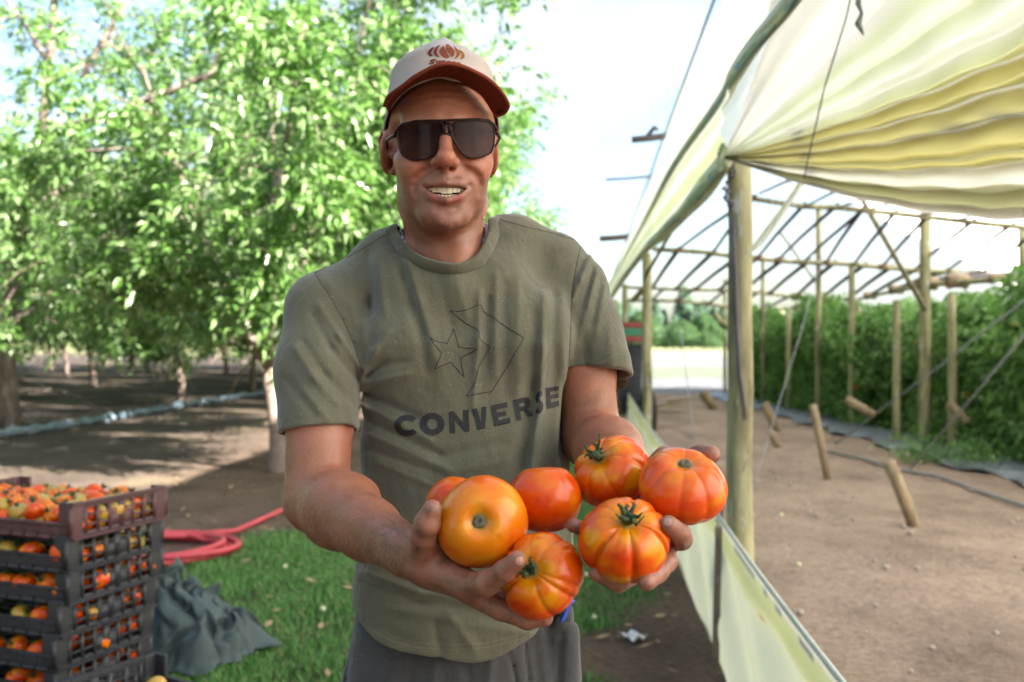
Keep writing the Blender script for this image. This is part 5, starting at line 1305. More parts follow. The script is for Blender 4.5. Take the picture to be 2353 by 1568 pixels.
def arcp(cx, cy, rx, ry, a0, a1, n): return [(cx + rx * math.cos(math.radians(a0 + (a1 - a0) * i / n)), cy - ry * math.sin(math.radians(a0 + (a1 - a0) * i / n))) for i in range(n + 1)]

def child(name, v, f, mats, parent, smooth=True, fmat=None):
    """a mesh given in world coordinates, parented to something standing at PLOC or the origin of its parent"""
    o = mesh_obj(name, np.asarray([tuple(x) for x in v], dtype=np.float32) - _v(PLOC), f, mats, None, smooth, None, fmat)
    o.parent = parent; return o

def build_person():
    v, q = build_body()
    body = mesh_obj('person', v, q, skin_mat(), loc=PLOC)
    set_attr(body, 'Col', body_colors(v)); set_attr(body, 'Beard', STUB)
    tag(body, 'smiling man in cap, sunglasses and olive T-shirt holding out big tomatoes in both hands', 'person')
    # teeth
    tm = simple_mat('enamel', (0.74, 0.68, 0.54), (0.64, 0.57, 0.43), 90, 0.25)
    t = MB()
    xs = [-0.0268, -0.0216, -0.0160, -0.0097, -0.0031, 0.0044, 0.0109, 0.0168, 0.0220, 0.0269]
    ws = [0.0054, 0.0056, 0.0060, 0.0069, 0.0075, 0.0076, 0.0066, 0.0060, 0.0055, 0.0048]
    hs = [0.0056, 0.0072, 0.0094, 0.0096, 0.0112, 0.0112, 0.0096, 0.0092, 0.0070, 0.0054]
    cz = L(1025, 429, -0.083)
    for x, wd, h in zip(xs, ws, hs):
        y = -0.0800 + 11.5 * x * x; a = math.atan(23 * x)
        zt = cz.z + 0.0022 + 1.5 * x * x
        t.box(Hw((cz.x + x, y, zt - h / 2)), (wd, 0.004, h + 0.001), HM.to_3x3() @ Euler((0, 0, a)).to_matrix(), bev=0.0010)
    for i in range(-4, 5):
        x = i * 0.0048; y = -0.0775 + 11 * x * x; t.box(Hw((cz.x + x, y, cz.z - 0.0130 + 5 * x * x)), (0.0043, 0.003, 0.006), HM.to_3x3() @ Euler((0, 0, math.atan(22 * x))).to_matrix(), bev=0.001)
    o = t.build('teeth', tm, None); o.data.transform(Matrix.Translation(-PLOC)); o.parent = body

    # shirt
    sm = cloth_mat('olive_jersey', (0.130, 0.126, 0.086), (0.102, 0.100, 0.069))
    sv, sq = build_shirt()
    shirt = child('t_shirt', sv, sq, sm, body)
    tb = bvh_of(sv, sq)
    # collar: ribbed band round the neck hole
    o0 = Vector((0, 0, CAM_Z))
    inner = [(912, 517), (914, 532), (923, 550), (943, 571), (970, 589), (1005, 601), (1042, 606), (1071, 602), (1097, 586), (1114, 560), (1124, 530), (1127, 503)]
    outer = [(886, 532), (893, 548), (905, 565), (928, 590), (958, 610), (998, 624), (1043, 629), (1078, 623), (1112, 606), (1134, 573), (1146, 540), (1149, 503)]
    def onsh(px, py, fall):
        d = ray(px, py).normalized(); h = tb.ray_cast(o0, d)
        return h[0] if h[0] is not None else P(px, py, fall)
    din = [1.482, 1.460, 1.440, 1.422, 1.408, 1.398, 1.394, 1.397, 1.408, 1.430, 1.465, 1.510]
    I = [P(a, b, d) for (a, b), d in zip(inner, din)]; O = []
    for (a, b), d in zip(outer, din):
        h = onsh(a, b, d); O.append(h if abs(h.y - d) < 0.05 else P(a, b, d))
    # the back of the band, behind the neck
    IB = [Vector((0.012, 1.585, 1.650)), Vector((-0.045, 1.615, 1.660)), Vector((-0.11, 1.605, 1.653)), Vector((-0.157, 1.55, 1.642))]
    OB = [Vector((0.030, 1.600, 1.635)), Vector((-0.045, 1.640, 1.642)), Vector((-0.12, 1.628, 1.635)), Vector((-0.180, 1.56, 1.626))]
    def dens(pts, n=6):
        m = len(pts); r = []
        for i in range(m):
            p0, p1, p2, p3 = pts[i - 1], pts[i], pts[(i + 1) % m], pts[(i + 2) % m]
            for k in range(n):
                t_ = k / n; r.append(0.5 * ((2 * p1) + (p2 - p0) * t_ + (2 * p0 - 5 * p1 + 4 * p2 - p3) * t_ ** 2 + (3 * p1 - p0 - 3 * p2 + p3) * t_ ** 3))
        return r
    I = dens(I + IB); O = dens(O + OB); m = len(I); V = []; F = []
    sect = [(1.0, -0.003), (1.02, 0.0012), (0.9, 0.0032), (0.5, 0.0042), (0.1, 0.0036), (-0.03, 0.001), (0.0, -0.003)]
    for i in range(m):
        a, b = I[i], O[i]; tn = (I[(i + 1) % m] - I[i - 1]).normalized(); wv = (b - a)
        nn = tn.cross(wv).normalized()
        if nn.dot(a - Vector((-0.05, 1.50, 1.59))) < 0: nn = -nn
        for t_, h in sect: V.append(a + wv * t_ + nn * (h * 0.9))
    k = len(sect)
    for i in range(m):
        for j in range(k - 1): F.append((i * k + j, i * k + j + 1, ((i + 1) % m) * k + j + 1, ((i + 1) % m) * k + j))
    child('collar', V, F, cloth_mat('olive_rib', (0.122, 0.118, 0.081), (0.096, 0.094, 0.065), False), shirt).parent = shirt
    # printed word and outline
    ink = simple_mat('black_print', (0.022, 0.022, 0.026), (0.012, 0.012, 0.015), 300, 0.75)
    letters = [
        [arcp(935.6, 978.2, 29.5, 24.8, 42, 322, 26) + arcp(936.5, 978.2, 15.5, 11.5, 322, 42, 20)],
        [arcp(993, 975, 28.6, 26.2, 0, 348, 29), arcp(993, 975, 12.6, 12.4, 0, 345, 23)],
        [c4([(470, 1080), (518, 1074), (612, 1190), (607, 1066), (661, 1062), (672, 1270), (622, 1277), (525, 1160), (533, 1287), (482, 1292)])],
        [c4([(694, 1055), (743, 1047), (783, 1185), (790, 1036), (836, 1031), (822, 1243), (750, 1254)])],
        [c4([(873, 1020), (1034, 988), (1042, 1037), (932, 1058), (935, 1088), (1023, 1074), (1030, 1117), (942, 1133), (950, 1165), (1062, 1136), (1068, 1187), (911, 1221)])],
        [c4([(1088, 970), (1190, 942), (1230, 942), (1255, 962), (1262, 1000), (1255, 1030), (1240, 1050), (1287, 1120), (1232, 1130), (1195, 1072), (1160, 1080), (1172, 1160), (1122, 1169)]),
         c4([(1150, 1003), (1190, 993), (1206, 1003), (1203, 1020), (1190, 1027), (1157, 1035)])],
        [c4([(1372, 880), (1373, 925), (1352, 935), (1345, 955), (1372, 985), (1384, 1010), (1382, 1050), (1368, 1085), (1340, 1102), (1308, 1090), (1318, 1050), (1340, 1058), (1350, 1040), (1345, 1020), (1318, 985), (1304, 955), (1308, 920), (1330, 892), (1350, 882)])],
        [c4([(1405, 853), (1534, 830), (1536, 873), (1452, 887), (1454, 918), (1532, 905), (1534, 945), (1457, 958), (1460, 990), (1536, 972), (1536, 1027), (1414, 1056)])],
    ]
    V, F = [], []
    for lp in letters:
        a, b = project_print([tb], lp, 4.0); n0 = len(V); V += a; F += [tuple(i + n0 for i in t_) for t_ in b]
    o = child('lettering', V, F, ink, shirt); o.parent = shirt
    star = c4([(288, 361), (345, 398), (400, 412), (455, 421), (490, 345), (517, 283), (545, 370), (567, 452), (620, 466), (690, 470), (745, 480), (665, 520), (583, 562), (598, 650), (621, 748), (550, 670), (489, 602), (410, 638), (335, 669), (370, 590), (407, 517), (340, 440)])
    chev = c4([(483, 105), (560, 112), (630, 103), (700, 75), (740, 55), (765, 50), (785, 52), (800, 105), (850, 145), (915, 178), (970, 225), (1060, 285), (1130, 325), (1197, 368), (1120, 500), (1045, 630), (965, 760), (885, 886), (765, 905), (643, 931), (690, 860), (735, 780), (750, 690), (765, 640), (800, 575), (840, 510), (873, 453), (800, 405), (768, 368), (762, 300), (730, 275), (650, 237), (590, 195), (530, 145)])
    V, F = [], []
    for ln in (star, chev):
        for qd in stroke(ln, 1.8, True):
            a, b = project_print([tb], [qd], 5.0, 0.0006); n0 = len(V); V += a; F += [tuple(i + n0 for i in t_) for t_ in b]
    o = child('star_and_chevron_outline', V, F, ink, shirt); o.parent = shirt
    # stitching lines at cuffs and hem
    st = simple_mat('thread', (0.23, 0.21, 0.15), (0.17, 0.15, 0.10), 200, 0.8)
    V, F = [], []
    lines = [[(645, 953), (690, 968), (740, 981), (800, 985), (835, 983)], [(647, 958), (692, 973), (742, 986), (802, 990), (835, 988)],
             [(1310, 852), (1345, 847), (1385, 832), (1432, 805)],
             [(850, 1432), (900, 1462), (960, 1477), (1040, 1483), (1120, 1478), (1190, 1460), (1240, 1432), (1268, 1405)],
             [(845, 1440), (895, 1472), (955, 1488), (1040, 1494), (1125, 1488), (1200, 1468), (1250, 1440)]]
    for ln in lines:
        for (x0, y0), (x1, y1) in zip(ln[:-1], ln[1:]):
            n = int(math.hypot(x1 - x0, y1 - y0) / 4.5)
            for i in range(n):
                a = (x0 + (x1 - x0) * i / n, y0 + (y1 - y0) * i / n); b = (x0 + (x1 - x0) * (i + 0.6) / n, y0 + (y1 - y0) * (i + 0.6) / n)
                A, Fq = project_print([tb], stroke([a, b], 1.0), 9.0, 0.0006); n0 = len(V); V += A; F += [tuple(j + n0 for j in t_) for t_ in Fq]
    o = child('stitching', V, F, st, shirt); o.parent = shirt

    # sewn seams: armholes and shoulder, a narrow raised dark welt
    sm_ = simple_mat('seam_thread', (0.060, 0.057, 0.040), (0.040, 0.038, 0.028), 200, 0.9)
    for ln in SEAMS + [[(722, 628), (770, 606), (830, 574), (884, 540)], [(1149, 505), (1210, 522), (1280, 538), (1336, 556)]]:
        V, F = [], []
        for qd in stroke(ln, 1.8):
            a, b = project_print([tb], [qd], 4.0, 0.0005); n0 = len(V); V += a; F += [tuple(i + n0 for i in t_) for t_ in b]
        if F: o = child('seam', V, F, sm_, shirt); o.parent = shirt
    # trousers, shoes, pen
    tv, tq = build_trousers()
    tr = child('trousers', tv, tq, cloth_mat('grey_twill', (0.068, 0.066, 0.071), (0.047, 0.046, 0.050), False), body)
    sh = MB()
    for sx in (-1, 1):
        x = -0.088 + sx * 0.12
        sh.tube([(x, 1.57, 0.045), (x, 1.52, 0.05), (x, 1.44, 0.045), (x, 1.36, 0.035), (x, 1.30, 0.028)], [0.035, 0.045, 0.046, 0.044, 0.028], 14)
    o = child('shoes', sh.v, sh.f, simple_mat('leather', (0.06, 0.04, 0.03), None, 30, 0.6, 0.3), body)
    pm = simple_mat('blue_webbing', (0.02, 0.07, 0.45), (0.015, 0.05, 0.33), 200, 0.6)
    pn = MB(); a, b = P(1310, 1384, 1.422), P(1291, 1428, 1.430)
    pn.box(a.lerp(b, .5), (0.012, 0.004, (a - b).length), (a - b).to_track_quat('Z', 'Y').to_matrix(), bev=0.001); pn.box(a, (0.016, 0.007, 0.006), (a - b).to_track_quat('Z', 'Y').to_matrix(), bev=0.001)
    child('key_strap', pn.v, pn.f, pm, body)

    # necklace: curb chain
    ch = MB(); cm, _nt, cb = new_mat('silver'); cb.inputs['Metallic'].default_value = 1.0; cb.inputs['Base Color'].default_value = (0.75, 0.76, 0.78, 1); cb.inputs['Roughness'].default_value = 0.25
    bb = bvh_of(v, q)
    def links(px):
        pts = []
        for a, b in px:
            d = ray(a, b).normalized(); h = bb.ray_cast(o0, d); pts.append((h[0] if h[0] is not None and h[0].y < 1.6 else P(a, b, 1.5)) - d * 0.002)
        n = 0
        for p0, p1 in zip(pts[:-1], pts[1:]):
            k_ = max(1, int((p1 - p0).length / 0.0034))
            for i in range(k_):
                c = p0.lerp(p1, (i + 0.5) / k_); dr = (p1 - p0).normalized(); sd = dr.cross(Vector((0, 1, 0))).normalized(); n += 1
                up = dr.cross(sd) if n % 2 else sd.cross(dr)
                ring = [c + dr * (0.0027 * math.cos(t_)) + (sd * 0.85 + up * 0.5) * (0.0018 * math.sin(t_)) for t_ in [2 * math.pi * j / 10 for j in range(10)]]
                ch.tube(ring, 0.00065, 5, closed=True)
    links([(914, 508), (917, 525), (923, 542), (931, 556)]); links([(1110, 500), (1111, 520), (1111, 545), (1109, 572)])
    child('necklace', ch.v, ch.f, cm, body)
    hair_strands(bb, [(700, 1010, 690, 1180, 150, 1500, (-.5, -.2, -.8)), (690, 1180, 930, 1270, 120, 3600, (.5, -.2, -.7)), (660, 1020, 655, 1200, 14, 500, (-.9, 0, -.6)), (690, 1240, 900, 1330, 16, 700, (.3, 0, -.9)),
                      (1350, 900, 1400, 1030, 110, 1500, (.3, -.3, -.6)), (1412, 900, 1460, 1010, 14, 400, (.8, 0, -.4))], 7, 'arm_hair', body)
    build_cap(body); build_glasses(body)
    return body

def build_cap(body):
    m1 = simple_mat('cap_canvas', (0.50, 0.45, 0.43), (0.44, 0.39, 0.37), 14, 0.9, 0.25, 900, 0.1)
    m2, nt2, b2 = new_mat('cap_mesh'); b2.inputs['Base Color'].default_value = (0.36, 0.30, 0.27, 1); b2.inputs['Roughness'].default_value = 0.8
    tcn = nt2.nodes.new('ShaderNodeTexCoord'); vn = nt2.nodes.new('ShaderNodeTexVoronoi'); vn.inputs['Scale'].default_value = 330; vn.inputs['Randomness'].default_value = 0.25
    nt2.links.new(tcn.outputs['Object'], vn.inputs['Vector'])
    rr = ramp(nt2, vn.outputs['Distance'], [(0.28, (0.10, 0.08, 0.07)), (0.42, (0.50, 0.43, 0.38))]); nt2.links.new(rr.outputs[0], b2.inputs['Base Color'])
    bump(nt2, b2, vn.outputs['Distance'], 0.8, 0.001)
    m3 = simple_mat('rust_twill', (0.235, 0.055, 0.032), (0.18, 0.040, 0.024), 20, 0.75, 0.3, 700, 0.1)
    nA, nR = 96, 26
    V = []; F = []; FM = []
    def crown(a, t):
        # a = 0 in front; t = 0 at the rim, 1 at the button
        s, c = math.sin(a), math.cos(a)
        fr = max(0.0, c) ** 0.8 if c > 0 else 0.0
        rimz = 0.030 + 0.050 * fr ** 1.3 if c > 0 else 0.030 - 0.004 * (-c)
        rx, ryf, ryb = 0.0835, 0.098, 0.112
        x0 = rx * s; y0 = 0.014 - (ryf * c if c > 0 else ryb * c)
        top = Vector((0, -0.012, 0.1545))
        tt = t
        # round shell
        ang = tt * math.pi / 2
        e = 0.72
        rs = max(0.0, math.cos(ang)) ** e; rz = math.sin(ang) ** (0.86)
        # stiff front panel: straight up, then a straight slope to the peak
        if tt < 0.52: rs2 = 1 - 0.075 * tt / 0.52 - 0.03 * math.sin(tt / 0.52 * math.pi); rz2 = tt / 0.52 * 0.60
        else: u = (tt - 0.52) / 0.48; rs2 = 0.925 * (1 - u) ** 0.93; rz2 = 0.60 + 0.40 * u ** 0.95
        k = 0.35 + 0.65 * max(0.0, min(1.0, (c + 0.3) / 0.9))
        rs = rs * (1 - k) + rs2 * k; rz = rz * (1 - k) + rz2 * k
        ty = -0.036 * (0.5 + 0.5 * c)
        return Vector((x0 * rs, (y0 * rs + ty * (1 - rs)), rimz + (top.z - rimz) * rz))
    for j in range(nR + 1):
        for i in range(nA):
            a = 2 * math.pi * i / nA; p = crown(a, (j / nR) * 0.999)
            V.append(p)
    # light dents of the fabric
    V = [p + Vector((0, 0, 0.0011 * math.sin(p.x * 90 + p.y * 40) + 0.0008 * math.sin(p.x * 170 - p.z * 120))) for p in V]
    for j in range(nR):
        for i in range(nA):
            i2 = (i + 1) % nA; F.append((j * nA + i, j * nA + i2, (j + 1) * nA + i2, (j + 1) * nA + i))
            am = abs(((i + 0.5) / nA * 360 + 180) % 360 - 180); FM.append(0 if am < 72 else 1)
    # inner shell
    n0 = len(V)
    for j in range(nR + 1):
        for i in range(nA):
            p = V[j * nA + i]; c = Vector((0, 0.014, 0.03)); V.append(p + (c - p).normalized() * 0.0022)
    for j in range(nR):
        for i in range(nA):
            i2 = (i + 1) % nA; F.append((n0 + j * nA + i2, n0 + j * nA + i, n0 + (j + 1) * nA + i, n0 + (j + 1) * nA + i2)); FM.append(1)
    for i in range(nA):
        i2 = (i + 1) % nA; F.append((i2, i, n0 + i, n0 + i2)); FM.append(0)
    W = [HM @ p for p in V]
    cap = child('cap', W, F, [m1, m2], body, True, FM)
    cb = BVHTree.FromPolygons(W, F)
    # panel seam + sweatband
    # visor: swept between the rim and the outer edge, arched
    NU, NV = 56, 14; top, bot = [], []
    out_px = [(884, 243), (890, 226), (905, 212), (925, 198), (950, 178), (979, 162), (1003, 151), (1030, 147), (1060, 152), (1089, 164), (1115, 178), (1140, 198), (1156, 218), (1167, 238), (1166, 250), (1158, 260), (1143, 266)]
    out_y = [-0.075, -0.092, -0.110, -0.128, -0.146, -0.158, -0.164, -0.166, -0.164, -0.158, -0.148, -0.134, -0.120, -0.104, -0.092, -0.080, -0.066]
    in_px = [(893, 262), (900, 238), (912, 222), (928, 207), (943, 195), (965, 184), (990, 177), (1020, 174), (1045, 178), (1068, 186), (1089, 198), (1106, 213), (1120, 232), (1129, 248), (1135, 256), (1139, 262), (1142, 266)]
    def crv(px, yl, u):
        x = u * (len(px) - 1); i = min(int(x), len(px) - 2); f = x - i
        def g(k): k = max(0, min(len(px) - 1, k)); return L(px[k][0], px[k][1], yl[k])
        p0, p1, p2, p3 = g(i - 1), g(i), g(i + 1), g(i + 2)
        return 0.5 * ((2 * p1) + (p2 - p0) * f + (2 * p0 - 5 * p1 + 4 * p2 - p3) * f * f + (3 * p1 - p0 - 3 * p2 + p3) * f ** 3)
    in_y = []
    for k_, (a, b) in enumerate(in_px):
        t = -1 + 2 * k_ / (len(in_px) - 1); in_y.append(-0.092 + 0.055 * abs(t) ** 2.2)
    Vv, Fv = [], []
    for i in range(NU + 1):
        u = i / NU; a = crv(in_px, in_y, u); b = crv(out_px, out_y, u)
        a = a + Vector((0, 0.012, 0.002)) 
        for j in range(NV + 1):
            t = j / NV; p = a.lerp(b, t); p.z += 0.004 * math.sin(t * math.pi); top.append(p + Vector((0, 0, 0.0020))); bot.append(p + Vector((0, 0, -0.0020)))
    n1 = len(top); Vv = top + bot
    for i in range(NU):
        for j in range(NV):
            k0 = i * (NV + 1) + j; Fv.append((k0, k0 + 1, k0 + NV + 2, k0 + NV + 1)); Fv.append((n1 + k0 + 1, n1 + k0, n1 + k0 + NV + 1, n1 + k0 + NV + 2))
        k0 = i * (NV + 1) + NV; Fv.append((k0, n1 + k0, n1 + k0 + NV + 1, k0 + NV + 1))
    b0 = len(Vv)
    # rolled piping along the edge
    pip = MB(); pip.tube([HM @ (top[i * (NV + 1) + NV] * 0.5 + bot[i * (NV + 1) + NV] * 0.5) for i in range(NU + 1)], 0.0026, 8)
    vo = child('visor', [HM @ p for p in Vv] + list(map(Vector, pip.v)), Fv + [tuple(k + b0 for k in f) for f in pip.f], m3, cap); vo.parent = cap
    # emblem: six curved petals and the stitched name
    def e(pts): return [((1500 + u / 3.92) / 1.7408, (100 + v_ / 3.92) / 1.7408) for u, v_ in pts]
    petals = [
        [(918, 345), (925, 360), (905, 385), (885, 420), (882, 450), (893, 475), (915, 488), (880, 490), (845, 475), (828, 448), (832, 420), (855, 385), (890, 360)],
        [(1025, 308), (1015, 330), (985, 365), (970, 405), (972, 445), (995, 480), (1030, 498), (990, 500), (945, 480), (918, 450), (915, 415), (935, 370), (970, 335)],
        [(1080, 320), (1085, 350), (1105, 385), (1125, 420), (1145, 460), (1170, 495), (1155, 515), (1125, 523), (1085, 505), (1045, 475), (1015, 440), (1010, 405), (1030, 360)],
        [(1135, 297), (1175, 320), (1215, 360), (1245, 410), (1250, 450), (1235, 485), (1205, 503), (1185, 508), (1195, 490), (1175, 450), (1140, 410), (1112, 370), (1105, 330), (1115, 305)],
        [(1228, 327), (1260, 345), (1300, 380), (1330, 420), (1335, 460), (1310, 500), (1270, 527), (1235, 530), (1262, 505), (1283, 470), (1285, 430), (1265, 390), (1240, 355)],
        [(1318, 380), (1345, 395), (1385, 435), (1407, 475), (1405, 510), (1375, 533), (1330, 527), (1352, 510), (1365, 475), (1355, 435), (1330, 405)],
    ]
    cols = [(0.17, 0.045, 0.040), (0.24, 0.065, 0.045), (0.29, 0.085, 0.050), (0.29, 0.085, 0.045), (0.38, 0.13, 0.04), (0.40, 0.17, 0.03)]
    mats = [simple_mat('thread_petal', c, tuple(x * 0.75 for x in c), 400, 0.7, 0.5, 900, 0.1) for c in cols]
    V, F, FMt = [], [], []
    for mi, pt in enumerate(petals):
        a, b = project_print([cb], [e(pt)], 2.2, 0.0012); n0 = len(V); V += a; F += [tuple(i + n0 for i in t_) for t_ in b]; FMt += [mi] * len(b)
    # name: letters drawn as strokes, their feet run down behind the visor
    segs = [[(945, 548), (905, 545), (875, 560), (885, 578), (920, 580), (915, 598), (855, 604)],
            [(975, 556), (965, 578), (975, 590), (1010, 580), (1020, 558)], [(1020, 558), (1012, 592)],
            [(1095, 565), (1060, 562), (1035, 580), (1050, 594), (1085, 585), (1098, 566)], [(1098, 564), (1090, 600), (1070, 622), (1040, 622)],
            [(1175, 572), (1145, 570), (1122, 586), (1135, 600), (1165, 592), (1180, 574)], [(1180, 572), (1172, 604)],
            [(1220, 578), (1210, 612)], [(1216, 592), (1240, 582), (1258, 586)], [(1300, 592), (1280, 600), (1275, 620)], [(1300, 592), (1330, 600), (1340, 615)]]
    for sg in segs:
        for qd in stroke(e(sg), 3.0):
            a, b = project_print([cb], [qd], 2.5, 0.0012); n0 = len(V); V += a; F += [tuple(i + n0 for i in t_) for t_ in b]; FMt += [1] * len(b)
    o = child('emblem', V, F, mats, cap, True, FMt); o.parent = cap

def build_glasses(body):
    fm = simple_mat('tortoise_acetate', (0.035, 0.008, 0.006), (0.003, 0.002, 0.002), 160, 0.35, spec=0.2)
    lm, nt, b = new_mat('tinted_lens')
    b.inputs['Base Color'].default_value = (0.012, 0.005, 0.006, 1); b.inputs['Roughness'].default_value = 0.04; b.inputs['Specular IOR Level'].default_value = 0.13
    tc_ = nt.nodes.new('ShaderNodeTexCoord'); sp_ = nt.nodes.new('ShaderNodeSeparateXYZ'); nt.links.new(tc_.outputs['Generated'], sp_.inputs[0]); rp_ = ramp(nt, sp_.outputs['Z'], [(0.05, (0.042, 0.016, 0.014)), (0.75, (0.014, 0.006, 0.007))]); nt.links.new(rp_.outputs[0], b.inputs['Base Color'])
    tr = nt.nodes.new('ShaderNodeBsdfTransparent'); tr.inputs[0].default_value = (0.42, 0.22, 0.22, 1)
    mx = nt.nodes.new('ShaderNodeMixShader'); mx.inputs[0].default_value = 0.16
    nt.links.new(b.outputs[0], mx.inputs[1]); nt.links.new(tr.outputs[0], mx.inputs[2]); nt.links.new(mx.outputs[0], nt.nodes['Material Output'].inputs[0])
    def cc(pts): return [(833 + 0.3661 * u, 57.4 + 0.3661 * v_) for u, v_ in pts]
    L1 = cc([(219, 700), (222, 665), (240, 638), (285, 622), (370, 614), (450, 612), (490, 615), (505, 632), (508, 665), (500, 705), (480, 760), (450, 805), (410, 835), (350, 846), (295, 840), (255, 820), (234, 780)])
    L2 = cc([(556, 640), (575, 615), (620, 606), (700, 600), (770, 603), (805, 620), (822, 650), (828, 700), (822, 760), (805, 800), (765, 823), (710, 834), (660, 828), (620, 795), (590, 750), (565, 700)])
    def wrap(x, z): return -0.1000 + 4.0 * x * x - 0.10 * (z - 0.01) 
    def onw(px, py):
        yl = -0.10
        for _ in range(6): p = L(px, py, yl); yl = wrap(p.x, p.z)
        return L(px, py, yl)
    def smooth(pts, n=5):
        m = len(pts); r = []
        for i in range(m):
            p0, p1, p2, p3 = [Vector(pts[k % m]) for k in (i - 1, i, i + 1, i + 2)]
            for k in range(n):
                t = k / n; r.append(0.5 * ((2 * p1) + (p2 - p0) * t + (2 * p0 - 5 * p1 + 4 * p2 - p3) * t * t + (3 * p1 - p0 - 3 * p2 + p3) * t ** 3))
        return r
    fr = MB(); lens = []
    for LL in (L1, L2):
        pts = smooth([onw(*p) for p in LL])
        fr.tube([Hw(p) for p in pts], 0.0013, 8, closed=True)
        c = sum(pts, Vector()) / len(pts); V = []; F = []; m = len(pts); R = 6
        for k in range(R, 0, -1):
            for p in pts:
                q_ = c.lerp(p, k / R); V.append(Vector((q_.x, wrap(q_.x, q_.z) , q_.z)))
        V.append(Vector((c.x, wrap(c.x, c.z), c.z)))
        for k in range(R - 1):
            for i in range(m): F.append((k * m + i, k * m + (i + 1) % m, (k + 1) * m + (i + 1) % m, (k + 1) * m + i))
        for i in range(m): F.append(((R - 1) * m + i, (R - 1) * m + (i + 1) % m, R * m))
        lens.append(([Hw(p) for p in V], F))
    # top bar and thicker outer corners, bridge
    def tb(px, r, n=8): fr.tube([Hw(p) for p in [onw(*a) for a in cc(px)]], r, n)
    tb([(205, 690), (222, 650), (250, 622), (330, 604), (420, 600), (520, 600), (620, 594), (720, 590), (790, 598), (825, 625), (842, 665)], [0.0026, 0.0020, 0.0016, 0.0015, 0.0015, 0.0018, 0.0015, 0.0015, 0.0016, 0.0020, 0.0025])
    tb([(515, 612), (517, 650), (512, 690)], 0.0019); tb([(545, 612), (545, 650), (550, 690)], 0.0019)
    tb([(508, 690), (530, 686), (556, 690)], 0.0021); tb([(513, 615), (530, 612), (548, 614)], 0.0018)
    # temples to the ears
    for sx, (pa) in ((-1, (205, 688)), (1, (842, 672))):
        a = onw(833 + .3661 * pa[0], 57.4 + .3661 * pa[1])
        fr.tube([Hw(p) for p in (a + Vector((-sx * 0.003, 0, 0)), a + Vector((sx * 0.001, 0.006, 0)), Vector((sx * 0.0785, -0.045, a.z + 0.001)), Vector((sx * 0.0775, 0.006, a.z + .001)))],
                [0.0034, 0.0030, 0.0020, 0.0018], 8)
    g = child('sunglasses', fr.v, fr.f, fm, body)
    for V, F in lens:
        o = child('lens', V, F, lm, g); o.parent = g
# ------------------------------------------------------------------ tomatoes
PAL = {'gold': ((0.66, 0.150, 0.001), (0.66, 0.240, 0.006), (0.62, 0.085, 0.006)),
       'deep': ((0.62, 0.070, 0.000), (0.66, 0.140, 0.001), (0.55, 0.034, 0.001)),
       'flame': ((0.64, 0.070, 0.000), (0.68, 0.260, 0.002), (0.54, 0.024, 0.001)),
       'pink': ((0.64, 0.070, 0.003), (0.66, 0.180, 0.006), (0.60, 0.050, 0.018)),
       'green': ((0.40, 0.22, 0.03), (0.25, 0.28, 0.04), (0.48, 0.12, 0.02)),
       'yellow': ((0.52, 0.30, 0.05), (0.42, 0.33, 0.07), (0.55, 0.20, 0.03))}
def tomato_mat():
    m, nt, b = new_mat('tomato_skin')
    at = nt.nodes.new('ShaderNodeAttribute'); at.attribute_name = 'Col'
    n = noise_tex(nt, 500, 3, 0.6); r = ramp(nt, n.outputs['Fac'], [(0.3, (0.93, 0.93, 0.93)), (0.7, (1.05, 1.05, 1.05))])
    c = mixc(nt, 1.0, at.outputs['Color'], r.outputs[0], 'MULTIPLY')
    # tiny pale specks of the skin
    tc = nt.nodes.new('ShaderNodeTexCoord'); v = nt.nodes.new('ShaderNodeTexVoronoi'); v.inputs['Scale'].default_value = 260
    nt.links.new(tc.outputs['Object'], v.inputs['Vector']); sp = ramp(nt, v.outputs['Distance'], [(0.04, (0.35, 0.35, 0.35)), (0.10, (0, 0, 0))])
    c = mixc(nt, sp.outputs[0], c, (0.80, 0.45, 0.10))
    nt.links.new(c, b.inputs['Base Color'])
    b.inputs['Roughness'].default_value = 0.25; b.inputs['Specular IOR Level'].default_value = 0.38
    b.inputs['Coat Weight'].default_value = 0.05; b.inputs['Coat Roughness'].default_value = 0.12
    b.inputs['Subsurface Weight'].default_value = 0.2; b.inputs['Subsurface Radius'].default_value = (1.0, 0.30, 0.05); b.inputs['Subsurface Scale'].default_value = 0.004
    bump(nt, b, noise_tex(nt, 90, 3, 0.5).outputs['Fac'], 0.12, 0.002)
    return m
MAT = {}
def M(k, f=None):
    if k not in MAT: MAT[k] = f()
    return MAT[k]
